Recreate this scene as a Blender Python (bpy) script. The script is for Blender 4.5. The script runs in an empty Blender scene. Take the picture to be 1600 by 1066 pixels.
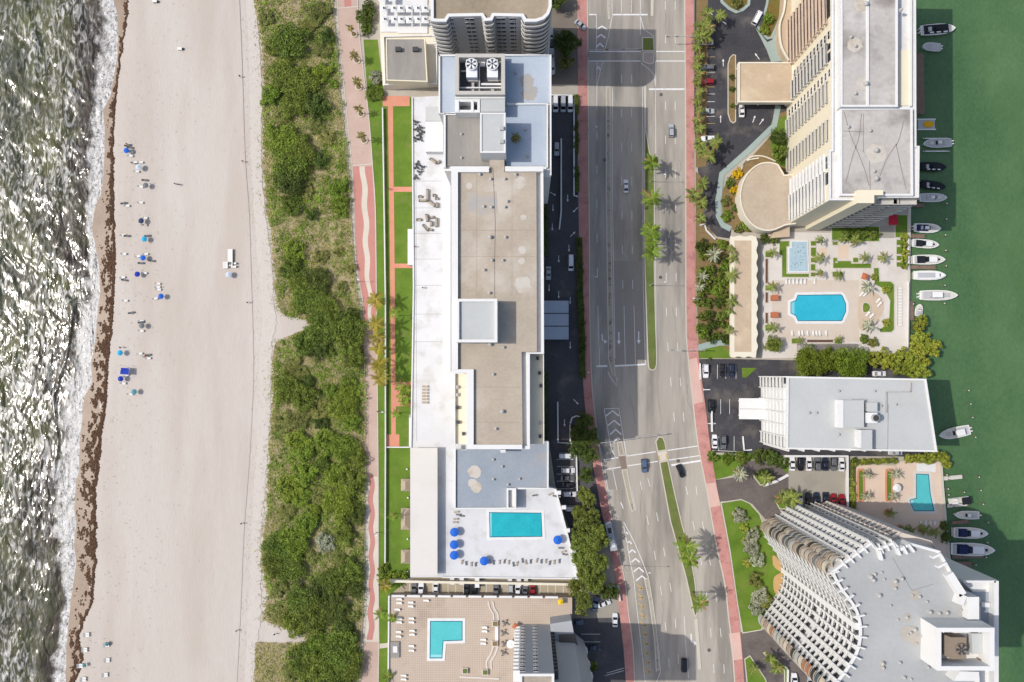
import bpy, bmesh, math, random
import numpy as np
from mathutils import Vector, Matrix, noise as mnoise

S = bpy.context.scene
COL = S.collection
R = math.radians
# ------------------------------------------------------------------ camera
H = 260.0                      # camera height above ground, metres
FPX = 1162.0                   # focal length in pixels of the 1600 px wide photo
NADIR = (823.0, 585.0)         # photo pixel straight below the camera
_n = Vector((NADIR[0] - 800, -(NADIR[1] - 533), -FPX)).normalized()     # world -Z in camera axes
_X = (Vector((1, 0, 0)) - _n * _n.x).normalized()
_Z = -_n
_Y = _Z.cross(_X)
RC = Matrix((_X, _Y, _Z))      # rows: world axes written in camera axes
cam_d = bpy.data.cameras.new('camera')
cam_d.sensor_width = 36.0
cam_d.lens = 36.0 * FPX / 1600.0
cam_d.clip_start = 1.0
cam_d.clip_end = 5000.0
cam = bpy.data.objects.new('camera', cam_d)
COL.objects.link(cam)
cam.matrix_world = Matrix.Translation((0, 0, H)) @ RC.to_4x4()
S.camera = cam
# ------------------------------------------------------------------ light
SUN_EL, SUN_AZ = R(50.0), R(1.5)          # the sun stands over the left edge of the picture
W = bpy.data.worlds.new('World')
S.world = W
W.use_nodes = True
_nt = W.node_tree
_nt.nodes.clear()
_sky = _nt.nodes.new('ShaderNodeTexSky')
_sky.sky_type = 'NISHITA'
_sky.sun_disc = False
_sky.sun_elevation = SUN_EL
_sky.sun_rotation = R(270.0) + SUN_AZ
_sky.air_density = 1.0
_sky.dust_density = 3.0
_bg = _nt.nodes.new('ShaderNodeBackground')
_bg.inputs[1].default_value = 0.15
_out = _nt.nodes.new('ShaderNodeOutputWorld')
_nt.links.new(_sky.outputs[0], _bg.inputs[0])
_nt.links.new(_bg.outputs[0], _out.inputs[0])
sun_d = bpy.data.lights.new('sun', 'SUN')
sun_d.energy = 3.15
sun_d.angle = R(0.53)
sun_d.color = (1.0, 0.955, 0.89)
sun = bpy.data.objects.new('sun', sun_d)
COL.objects.link(sun)
_ld = Vector((math.cos(SUN_EL) * math.cos(SUN_AZ), -math.cos(SUN_EL) * math.sin(SUN_AZ), -math.sin(SUN_EL)))
sun.rotation_euler = _ld.to_track_quat('-Z', 'Y').to_euler()
S.view_settings.view_transform = 'Standard'
S.view_settings.look = 'None'
S.view_settings.exposure = 0.06
S.view_settings.gamma = 1.0
S.cycles.max_bounces = 6
S.cycles.diffuse_bounces = 3
S.cycles.glossy_bounces = 3
S.cycles.transparent_max_bounces = 6
S.cycles.sample_clamp_indirect = 4.0

# ------------------------------------------------------------------ survey: photo pixel -> place on a level
def P(px, py, z=0.0):
    c = Vector((px - 800.0, -(py - 533.0), -FPX))
    d = RC @ c
    k = (z - H) / d.z
    return Vector((d.x * k, d.y * k, z))

def PL(pts, z=0.0):
    return [P(x, y, z) for x, y in pts]

def spline(pts, n=6, closed=False):
    """Catmull-Rom through 2-D points."""
    q = [np.array(p, float) for p in pts]
    m = len(q)
    out = []
    rng = range(m) if closed else range(m - 1)
    for i in rng:
        p0 = q[(i - 1) % m] if closed else q[max(i - 1, 0)]
        p1, p2 = q[i], q[(i + 1) % m]
        p3 = q[(i + 2) % m] if closed else q[min(i + 2, m - 1)]
        for k in range(n):
            t = k / n
            out.append(tuple(0.5 * (2 * p1 + (p2 - p0) * t + (2 * p0 - 5 * p1 + 4 * p2 - p3) * t * t
                                    + (3 * p1 - p0 - 3 * p2 + p3) * t ** 3)))
    if not closed:
        out.append(tuple(q[-1]))
    return out

def interp(line, y):
    """x of a top-to-bottom pixel polyline at y."""
    ys = [p[1] for p in line]
    return float(np.interp(y, ys, [p[0] for p in line]))

# ------------------------------------------------------------------ materials
LIT = 1.22
def C(r, g, b, k=1.0):
    """albedo of something that shows as this sRGB value in full sun"""
    f = lambda v: ((v / 255.0 + 0.055) / 1.055) ** 2.4 if v > 10 else v / 255.0 / 12.92
    return tuple(min(0.86, f(v) * k / LIT) for v in (r, g, b))

MATS = {}
def mat(name, c, var=0.10, s=0.25, s2=2.5, rough=0.85, bump=0.0, bs=6.0, metal=0.0, spec=0.3,
        stain=None, stain_amt=0.0, stain_s=0.12, stain_lo=0.52, rnd=0.0, obj=False, attr=None, stretch=None, trans=0.0, coat=0.0):
    if name in MATS:
        return MATS[name]
    m = bpy.data.materials.new(name)
    m.use_nodes = True
    nt = m.node_tree
    N, L = nt.nodes.new, nt.links.new
    b = nt.nodes['Principled BSDF']
    b.inputs['Roughness'].default_value = rough
    b.inputs['Metallic'].default_value = metal
    b.inputs['Specular IOR Level'].default_value = spec
    if coat:
        b.inputs['Coat Weight'].default_value = coat
        b.inputs['Coat Roughness'].default_value = 0.08
    if obj:
        src = N('ShaderNodeTexCoord').outputs['Object']
    else:
        src = N('ShaderNodeNewGeometry').outputs['Position']
    if stretch:
        mp = N('ShaderNodeMapping')
        mp.inputs['Scale'].default_value = stretch
        L(src, mp.inputs[0])
        src = mp.outputs[0]
    def noise(scale, detail=4.0):
        n = N('ShaderNodeTexNoise')
        n.inputs['Scale'].default_value = scale
        n.inputs['Detail'].default_value = detail
        n.inputs['Roughness'].default_value = 0.6
        L(src, n.inputs['Vector'])
        return n.outputs['Fac']
    def math_(op, a, v):
        n = N('ShaderNodeMath')
        n.operation = op
        for i, x in enumerate((a, v)):
            if isinstance(x, (int, float)):
                n.inputs[i].default_value = x
            else:
                L(x, n.inputs[i])
        return n.outputs[0]
    f = math_('ADD', math_('MULTIPLY', noise(s), 0.6), math_('MULTIPLY', noise(s2), 0.4))
    if attr:
        a = N('ShaderNodeAttribute')
        a.attribute_name = attr
        f = math_('ADD', math_('MULTIPLY', f, 0.35), math_('MULTIPLY', a.outputs['Fac'], 0.65))
    mr = N('ShaderNodeMapRange')
    mr.inputs['From Min'].default_value = 0.28 if not attr else 0.15
    mr.inputs['From Max'].default_value = 0.72 if not attr else 0.85
    L(f, mr.inputs['Value'])
    mx = N('ShaderNodeMix')
    mx.data_type = 'RGBA'
    if isinstance(c[0], (tuple, list)):
        ca, cb = c
    else:
        ca = tuple(v * (1 - var) for v in c)
        cb = tuple(min(0.9, v * (1 + var)) for v in c)
    mx.inputs[6].default_value = (*ca, 1)
    mx.inputs[7].default_value = (*cb, 1)
    L(mr.outputs[0], mx.inputs[0])
    col = mx.outputs[2]
    if stain_amt:
        sr = N('ShaderNodeMapRange')
        sr.inputs['From Min'].default_value = stain_lo
        sr.inputs['From Max'].default_value = stain_lo + 0.16
        L(noise(stain_s, 6.0), sr.inputs['Value'])
        sm = N('ShaderNodeMix')
        sm.data_type = 'RGBA'
        L(math_('MULTIPLY', sr.outputs[0], stain_amt), sm.inputs[0])
        L(col, sm.inputs[6])
        sm.inputs[7].default_value = (*(stain or (0.1, 0.09, 0.08)), 1)
        col = sm.outputs[2]
    if rnd:
        oi = N('ShaderNodeObjectInfo')
        hv = N('ShaderNodeHueSaturation')
        rr = N('ShaderNodeMapRange')
        rr.inputs['To Min'].default_value = 1 - rnd
        rr.inputs['To Max'].default_value = 1 + rnd
        L(oi.outputs['Random'], rr.inputs['Value'])
        L(rr.outputs[0], hv.inputs['Value'])
        r2 = N('ShaderNodeMapRange')
        r2.inputs['To Min'].default_value = 0.5 - rnd * 0.08
        r2.inputs['To Max'].default_value = 0.5 + rnd * 0.08
        wn = N('ShaderNodeTexWhiteNoise')
        wn.noise_dimensions = '1D'
        L(oi.outputs['Random'], wn.inputs['W'])
        L(wn.outputs['Value'], r2.inputs['Value'])
        L(r2.outputs[0], hv.inputs['Hue'])
        L(col, hv.inputs['Color'])
        col = hv.outputs[0]
    L(col, b.inputs['Base Color'])
    if bump:
        bn = N('ShaderNodeBump')
        bn.inputs['Strength'].default_value = bump
        bn.inputs['Distance'].default_value = 0.1
        L(noise(bs, 5.0), bn.inputs['Height'])
        L(bn.outputs[0], b.inputs['Normal'])
    if trans:
        tr = N('ShaderNodeBsdfTranslucent')
        L(col, tr.inputs[0])
        ms = N('ShaderNodeMixShader')
        ms.inputs[0].default_value = trans
        L(b.outputs[0], ms.inputs[1])
        L(tr.outputs[0], ms.inputs[2])
        L(ms.outputs[0], nt.nodes['Material Output'].inputs[0])
    MATS[name] = m
    return m

# ------------------------------------------------------------------ objects
def tag(o, label=None, cat=None, group=None, kind=None):
    if label: o['label'] = label
    if cat: o['category'] = cat
    if group: o['group'] = group
    if kind: o['kind'] = kind
    return o

def link(name, me, parent=None, loc=None, rot=0.0, sc=None, m=None):
    o = bpy.data.objects.new(name, me)
    COL.objects.link(o)
    if parent is not None:
        o.parent = parent
    if loc is not None:
        o.location = loc
    if rot:
        o.rotation_euler = (0, 0, rot)
    if sc is not None:
        o.scale = (sc, sc, sc) if isinstance(sc, (int, float)) else sc
    if m is not None and me is not None:
        if len(me.materials) == 0:
            me.materials.append(m)
        if o.material_slots[0].material is not m:
            o.material_slots[0].link = 'OBJECT'
            o.material_slots[0].material = m
    return o

def empty(name, loc=(0, 0, 0), rot=0.0, label=None, cat=None, group=None):
    o = bpy.data.objects.new(name, None)
    COL.objects.link(o)
    o.location = loc
    o.rotation_euler = (0, 0, rot)
    o.empty_display_size = 0.2
    return tag(o, label, cat, group)

class MB:
    """collects vertices and faces"""
    def __init__(self):
        self.v, self.f, self.a = [], [], []
    def add(self, vs, fs, a=0.5):
        n = len(self.v)
        self.v += [tuple(x) for x in vs]
        self.f += [tuple(i + n for i in f) for f in fs]
        self.a += [a] * len(fs)
        return self
    def box(self, x0, x1, y0, y1, z0, z1, tx=0.0, ty=0.0):
        a = [(x0, y0, z0), (x1, y0, z0), (x1, y1, z0), (x0, y1, z0),
             (x0 + tx, y0 + ty, z1), (x1 - tx, y0 + ty, z1), (x1 - tx, y1 - ty, z1), (x0 + tx, y1 - ty, z1)]
        return self.add(a, [(3, 2, 1, 0), (4, 5, 6, 7), (0, 1, 5, 4), (1, 2, 6, 5), (2, 3, 7, 6), (3, 0, 4, 7)])
    def prism(self, pts, z0, z1):
        """pts: world xy, any winding"""
        p = [(q[0], q[1]) for q in pts]
        ar = sum(p[i][0] * p[(i + 1) % len(p)][1] - p[(i + 1) % len(p)][0] * p[i][1] for i in range(len(p)))
        if ar < 0:
            p = p[::-1]
        n = len(p)
        v = [(x, y, z0) for x, y in p] + [(x, y, z1) for x, y in p]
        f = [tuple(range(n - 1, -1, -1)), tuple(range(n, 2 * n))]
        f += [(i, (i + 1) % n, n + (i + 1) % n, n + i) for i in range(n)]
        return self.add(v, f)
    def cyl(self, x, y, z0, z1, r0, r1=None, n=8, dx=0.0, dy=0.0):
        r1 = r0 if r1 is None else r1
        v = [(x + r0 * math.cos(2 * math.pi * i / n), y + r0 * math.sin(2 * math.pi * i / n), z0) for i in range(n)]
        v += [(x + dx + r1 * math.cos(2 * math.pi * i / n), y + dy + r1 * math.sin(2 * math.pi * i / n), z1) for i in range(n)]
        f = [(i, (i + 1) % n, n + (i + 1) % n, n + i) for i in range(n)] + [tuple(range(n - 1, -1, -1)), tuple(range(n, 2 * n))]
        return self.add(v, f)
    def bar(self, a, b, w, h=None):
        """rectangular bar from a to b"""
        h = h or w
        a, b = Vector(a), Vector(b)
        d = (b - a).normalized()
        up = Vector((0, 0, 1)) if abs(d.z) < 0.95 else Vector((1, 0, 0))
        s = d.cross(up).normalized() * (w / 2)
        u = s.cross(d).normalized() * (h / 2)
        v = [a - s - u, a + s - u, a + s + u, a - s + u, b - s - u, b + s - u, b + s + u, b - s + u]
        return self.add(v, [(0, 1, 2, 3), (7, 6, 5, 4), (1, 0, 4, 5), (2, 1, 5, 6), (3, 2, 6, 7), (0, 3, 7, 4)])
    def mesh(self, name, m=None, attr=False, smooth=False):
        me = bpy.data.meshes.new(name)
        me.from_pydata(self.v, [], self.f)
        if m is not None:
            me.materials.append(m)
        if attr:
            at = me.attributes.new('v', 'FLOAT', 'FACE')
            at.data.foreach_set('value', self.a)
        if smooth:
            me.polygons.foreach_set('use_smooth', [True] * len(me.polygons))
        me.update()
        return me
    def build(self, name, m, parent=None, loc=None, rot=0.0, smooth=False, fix=True):
        me = self.mesh(name, m, smooth=smooth)
        if fix:
            bm = bmesh.new()
            bm.from_mesh(me)
            bmesh.ops.recalc_face_normals(bm, faces=bm.faces)
            bm.to_mesh(me)
            bm.free()
        o = link(name, me, parent, loc, rot)
        return o

def sheet(name, px, z, m, kind='structure', parent=None, thick=0.0):
    """flat piece whose corners are photo pixels at level z"""
    w = PL(px, z)
    mb = MB()
    if thick:
        mb.prism(w, z - thick, z)
    else:
        p = [(q.x, q.y) for q in w]
        ar = sum(p[i][0] * p[(i + 1) % len(p)][1] - p[(i + 1) % len(p)][0] * p[i][1] for i in range(len(p)))
        if ar < 0:
            p = p[::-1]
        mb.add([(x, y, z) for x, y in p], [tuple(range(len(p)))])
    o = mb.build(name, m, parent, fix=False)
    if kind and parent is None:
        o['kind'] = kind
    return o

def ribbon_mesh(mb, pts, w, z, z1=None):
    """strip of width w metres along world points"""
    q = [Vector((p[0], p[1], 0)) for p in pts]
    L_, R_ = [], []
    for i in range(len(q)):
        d = (q[min(i + 1, len(q) - 1)] - q[max(i - 1, 0)]).normalized()
        n = Vector((-d.y, d.x, 0)) * (w / 2)
        L_.append(q[i] + n)
        R_.append(q[i] - n)
    if z1 is None:
        v = [(p.x, p.y, z) for p in R_] + [(p.x, p.y, z) for p in L_]
        n = len(q)
        mb.add(v, [(i, i + 1, n + i + 1, n + i) for i in range(n - 1)])
    else:
        n = len(q)
        v = [(p.x, p.y, z) for p in R_] + [(p.x, p.y, z) for p in L_] + [(p.x, p.y, z1) for p in R_] + [(p.x, p.y, z1) for p in L_]
        f = []
        for i in range(n - 1):
            f += [(2 * n + i, 2 * n + i + 1, 3 * n + i + 1, 3 * n + i), (i, i + 1, 2 * n + i + 1, 2 * n + i),
                  (n + i + 1, n + i, 3 * n + i, 3 * n + i + 1), (n + i, n + i + 1, i + 1, i)]
        f += [(0, n, 3 * n, 2 * n), (n - 1, 2 * n + n - 1, 4 * n - 1, 2 * n - 1)][:2]
        mb.add(v, f)
    return mb

def strip(name, px, w, z, m, parent=None, z1=None, kind='structure', sm=0):
    pts = spline(px, sm) if sm else px
    o = ribbon_mesh(MB(), PL(pts, z if z1 is None else z1), w, z, z1).build(name, m, parent, fix=z1 is not None)
    if parent is None and kind:
        o['kind'] = kind
    return o

def offset_poly(pts, d):
    """inset a world polygon by d (positive = inwards)"""
    p = [Vector((q[0], q[1])) for q in pts]
    ar = sum(p[i].x * p[(i + 1) % len(p)].y - p[(i + 1) % len(p)].x * p[i].y for i in range(len(p)))
    if ar < 0:
        p = p[::-1]
    out = []
    n = len(p)
    for i in range(n):
        a, b, c = p[i - 1], p[i], p[(i + 1) % n]
        e1, e2 = (b - a).normalized(), (c - b).normalized()
        n1, n2 = Vector((-e1.y, e1.x)), Vector((-e2.y, e2.x))
        k = n1 + n2
        den = max(0.3, 1 + n1.dot(n2))
        out.append(b + k * (d / den))
    return [tuple(q) for q in p], [tuple(q) for q in out]

def parapet(name, pts, w, z0, z1, m, parent=None):
    """closed ring wall along the inside of a world outline"""
    o, i = offset_poly(pts, w)
    n = len(o)
    v = [(x, y, z0) for x, y in o] + [(x, y, z0) for x, y in i] + [(x, y, z1) for x, y in o] + [(x, y, z1) for x, y in i]
    f = []
    for k in range(n):
        j = (k + 1) % n
        f += [(k, j, 2 * n + j, 2 * n + k), (n + j, n + k, 3 * n + k, 3 * n + j), (2 * n + k, 2 * n + j, 3 * n + j, 3 * n + k), (j, k, n + k, n + j)]
    return MB().add(v, f).build(name, m, parent, fix=False)

ORD = ['first', 'second', 'third', 'fourth', 'fifth', 'sixth', 'seventh', 'eighth', 'ninth', 'tenth', 'eleventh', 'twelfth',
       'thirteenth', 'fourteenth', 'fifteenth', 'sixteenth', 'seventeenth', 'eighteenth', 'nineteenth', 'twentieth']
def ordinal(i):
    return ORD[i] if i < 20 else str(i + 1) + 'th'

def tell_apart(items, marks, group=None):
    """items: (object, px, py, description); each label names its nearest landmark and its turn counted from the top"""
    by = {}
    for o, x, y, d in items:
        k = min(marks, key=lambda q: (q[0] - x) ** 2 + (q[1] - y) ** 2)
        by.setdefault((d, k[2]), []).append((y, x, o))
    for (d, k), v in by.items():
        v.sort(key=lambda t: (t[0], t[1]))
        for i, (y, x, o) in enumerate(v):
            o['label'] = d + ' ' + k if len(v) == 1 else d + ' ' + k + ', ' + ordinal(i) + ' from the top'
            if group:
                o['group'] = group
# ================================================================== materials of the setting
m_sand = mat('dry_sand', (C(195, 185, 174), C(211, 203, 195)), s=0.05, s2=2.2, bump=0.6, bs=2.6, stretch=(1.0, 0.16, 1.0), stain=C(188, 176, 163), stain_amt=0.55, stain_s=0.06, stain_lo=0.46)
m_wet = mat('wet_sand', (C(138, 118, 100), C(174, 154, 134)), s=0.12, s2=1.5, rough=0.5)
m_dune = mat('dune_soil', (C(150, 132, 100), C(186, 170, 142)), s=0.22, s2=2.4, stain=C(110, 104, 66), stain_amt=0.7, stain_s=0.25, bump=0.5)
m_ground = mat('ground_concrete', C(186, 178, 164), var=0.1, s=0.2, stain=C(120, 114, 104), stain_amt=0.4, stain_s=0.1)
m_road = mat('worn_asphalt', (C(166, 159, 148), C(188, 181, 169)), s=0.05, s2=1.1, stretch=(1.0, 0.12, 1.0), stain=C(132, 127, 120), stain_amt=0.8, stain_s=0.13, stain_lo=0.46, bump=0.1)
m_lot = mat('dark_asphalt', (C(52, 53, 58), C(80, 79, 83)), s=0.1, s2=1.2, stain=C(128, 120, 112), stain_amt=0.6, stain_s=0.09, stain_lo=0.51)
m_lot2 = mat('grey_asphalt', (C(92, 86, 84), C(124, 114, 108)), s=0.14, s2=1.5, stain=C(62, 58, 60), stain_amt=0.5, stain_s=0.16)
m_lotc = mat('lot_concrete', C(164, 158, 146), var=0.08, s=0.2, stain=C(120, 114, 106), stain_amt=0.3)
m_pink = mat('pink_sidewalk', (C(184, 126, 118), C(210, 158, 148)), s=0.16, s2=1.6, stain=C(158, 104, 98), stain_amt=0.6, stain_s=0.35)
m_kerb = mat('kerb_concrete', C(205, 198, 184), var=0.08)
m_paint = mat('road_paint', C(238, 238, 236), var=0.10, s=1.2, stain=C(170, 166, 160), stain_amt=0.7, stain_s=0.9, stain_lo=0.55)
m_yellow = mat('yellow_paint', C(200, 170, 108), var=0.12, s=1.0)
m_lawn = mat('lawn', (C(78, 106, 26), C(114, 144, 46)), s=0.16, s2=3.5, stain=C(134, 134, 76), stain_amt=0.45, stain_s=0.25, bump=0.5, bs=9)
m_lawn2 = mat('median_grass', (C(84, 100, 46), C(122, 134, 72)), s=0.2, s2=3, bump=0.5, bs=9, stain=C(140, 120, 84), stain_amt=0.3)
m_brick = mat('salmon_brick', (C(204, 136, 110), C(222, 156, 130)), s=0.3, s2=4)
m_red = mat('red_pavers', (C(188, 128, 118), C(202, 144, 134)), s=0.2, s2=3)
m_paver = mat('beige_pavers', (C(186, 160, 146), C(204, 180, 166)), s=0.2, s2=2.6)
m_pale = mat('pale_pavers', (C(204, 194, 178), C(218, 210, 196)), s=0.3, s2=3)
m_deckw = mat('pool_deck_stone', (C(210, 202, 192), C(226, 220, 212)), s=0.2, s2=2, stain=C(190, 176, 160), stain_amt=0.3)
m_deckp = mat('pool_deck_peach', (C(218, 194, 172), C(230, 208, 188)), s=0.2, s2=2)
m_soil = mat('planting_soil', (C(116, 96, 62), C(150, 128, 90)), s=0.5, s2=3, bump=0.4)
m_teal = mat('teal_concrete', C(160, 176, 170), var=0.06, s=0.3)
m_white = mat('white_paint', C(230, 230, 229), var=0.03, s=0.4, stain=C(205, 203, 198), stain_amt=0.35, stain_s=0.3)
m_wood = mat('weathered_dock_wood', (C(120, 98, 88), C(150, 128, 112)), s=0.6, s2=4)
m_wallc = mat('cream_wall', C(232, 224, 204), var=0.05)

# ================================================================== shore and dunes
FAR0, FAR1 = -60, 1130
SHORE = [(178, -60), (178, 0), (185, 25), (184, 88), (180, 118), (172, 153), (161, 173), (164, 200), (163, 267), (160, 300), (148, 327), (144, 355),
         (150, 385), (155, 417), (158, 457), (154, 482), (149, 534), (143, 566), (145, 597), (133, 619), (130, 644), (125, 694), (124, 739),
         (119, 754), (117, 800), (120, 815), (116, 850), (120, 882), (112, 932), (107, 975), (104, 1017), (104, 1066), (103, 1130)]
FOAM = [(155, -60), (155, 0), (152, 60), (150, 120), (145, 170), (136, 230), (135, 300), (135, 350), (138, 400), (134, 440), (128, 490), (122, 520),
        (117, 550), (107, 590), (100, 620), (95, 660), (96, 700), (86, 750), (84, 800), (86, 830), (92, 860), (97, 900), (100, 940), (94, 980),
        (82, 1040), (80, 1066), (78, 1130)]
WRACK = [(200, -60), (199, 0), (196, 40), (188, 90), (183, 130), (178, 180), (176, 230), (177, 300), (178, 350), (180, 400), (178, 460), (176, 500),
         (172, 534), (168, 580), (166, 630), (158, 680), (157, 710), (150, 760), (149, 800), (150, 860), (147, 910), (143, 945), (128, 975), (123, 1000),
         (130, 1030), (117, 1066), (115, 1130)]
SEA = -0.7
ys = list(range(-60, 1131, 6))
def beach_mesh():
    # the sand falls away from the wrack line under the water
    offs = [(-170, -4.2), (-60, -2.2), (-22, -1.15), (-6, -0.82), (0, SEA), (10, -0.5), (26, -0.18), (42, 0.0), (330, 0.25), (420, 0.25)]
    v, f = [], []
    for y in ys:
        s = interp(SHORE, y)
        for dx, z in offs:
            v.append(tuple(P(min(s + dx, 516 + dx * 0.005), y, z)))
    k = len(offs)
    for j in range(len(ys) - 1):
        for i in range(k - 1):
            f.append((j * k + i, (j + 1) * k + i, (j + 1) * k + i + 1, j * k + i + 1))
    return v, f
_v, _f = beach_mesh()
beach = MB().add(_v, _f).build('beach_sand', m_sand, fix=False, smooth=True)
beach['kind'] = 'structure'
# damp sand between the water and the wrack line, laid on the slope
_v, _f = [], []
for y in ys:
    s, w_ = interp(SHORE, y), interp(WRACK, y) - 2 + 3 * math.sin(y * 0.21) * math.sin(y * 0.053)
    for t in (0.0, 0.5, 1.0):
        x = s - 6 + (w_ - s + 6) * t
        d = x - s
        z = float(np.interp(d, [-6, 0, 10, 26, 42, 330], [-0.82, SEA, -0.5, -0.18, 0.0, 0.25])) + 0.035
        _v.append(tuple(P(x, y, z)))
for j in range(len(ys) - 1):
    for i in range(2):
        _f.append((j * 3 + i, (j + 1) * 3 + i, (j + 1) * 3 + i + 1, j * 3 + i + 1))
MB().add(_v, _f).build('damp_sand', m_wet, fix=False, smooth=True)['kind'] = 'structure'

def ocean():
    rs = np.random.RandomState(4)
    xs0 = np.linspace(0, 1, 150)
    yy = np.linspace(-70, 1140, 620)
    waves = []
    for i in range(46):
        lam = 1.3 * (1.105 ** i) if i < 28 else rs.uniform(2.5, 9)
        th = rs.normal(0.30, 0.5)
        waves.append((2 * math.pi / lam, math.cos(th), math.sin(th), rs.uniform(0, 6.28), 0.0068 * lam * rs.uniform(0.5, 1.3)))
    v, a, f = [], [], []
    X = np.zeros((len(yy), len(xs0))); Y = X.copy(); D = X.copy(); B = X.copy()
    for j, y in enumerate(yy):
        s, fo = interp(SHORE, y), interp(FOAM, y)
        for i, t in enumerate(xs0):
            x = -90 + (s + 3 + 90) * t
            w = P(x, y, SEA)
            X[j, i], Y[j, i] = w.x, w.y
            D[j, i] = s - x
            B[j, i] = (x - fo) / max(4.0, s - fo)          # 0 at the outer foam edge, 1 at the swash line
    Z = np.zeros_like(X)
    damp = np.clip(D / 45.0, 0.05, 1.0)
    wx, wy = X + 1.2 * np.sin(Y * 0.31), Y + 1.2 * np.sin(X * 0.27)
    for k, cx, sy, ph, am in waves:
        ph2 = k * (wx * cx + wy * sy) + ph
        Z += am * (np.sin(ph2) + 0.25 * np.sin(2 * ph2 + 0.6))
    Z = Z * damp * 0.62 + SEA + 0.02
    # breakers: two steep crests out in the shallows
    for (pts, hgt, wd) in (([(38, 0), (46, 20), (54, 45), (60, 80), (57, 110)], 0.55, 1.5), ([(118, 470), (104, 560), (84, 620), (92, 690), (86, 740)], 0.35, 1.0)):
        for j, y in enumerate(yy):
            if pts[0][1] - 20 < y < pts[-1][1] + 20:
                w = P(interp(pts, y), y, SEA)
                e = min(1, (y - pts[0][1] + 20) / 25, (pts[-1][1] + 20 - y) / 25)
                d = X[j] - w.x
                Z[j] += hgt * e * np.exp(-(d / np.where(d > 0, wd * 0.45, wd * 1.6)) ** 2)
    nx = len(xs0)
    v = np.stack([X, Y, Z], -1).reshape(-1, 3).tolist()
    for j in range(len(yy) - 1):
        for i in range(nx - 1):
            f.append((j * nx + i, (j + 1) * nx + i, (j + 1) * nx + i + 1, j * nx + i + 1))
    me = bpy.data.meshes.new('ocean')
    me.from_pydata(v, [], f)
    at = me.attributes.new('foam', 'FLOAT', 'POINT')
    at.data.foreach_set('value', B.reshape(-1).astype(np.float32))
    at = me.attributes.new('off', 'FLOAT', 'POINT')
    at.data.foreach_set('value', D.reshape(-1).astype(np.float32))
    me.polygons.foreach_set('use_smooth', [True] * len(me.polygons))
    return me

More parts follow.
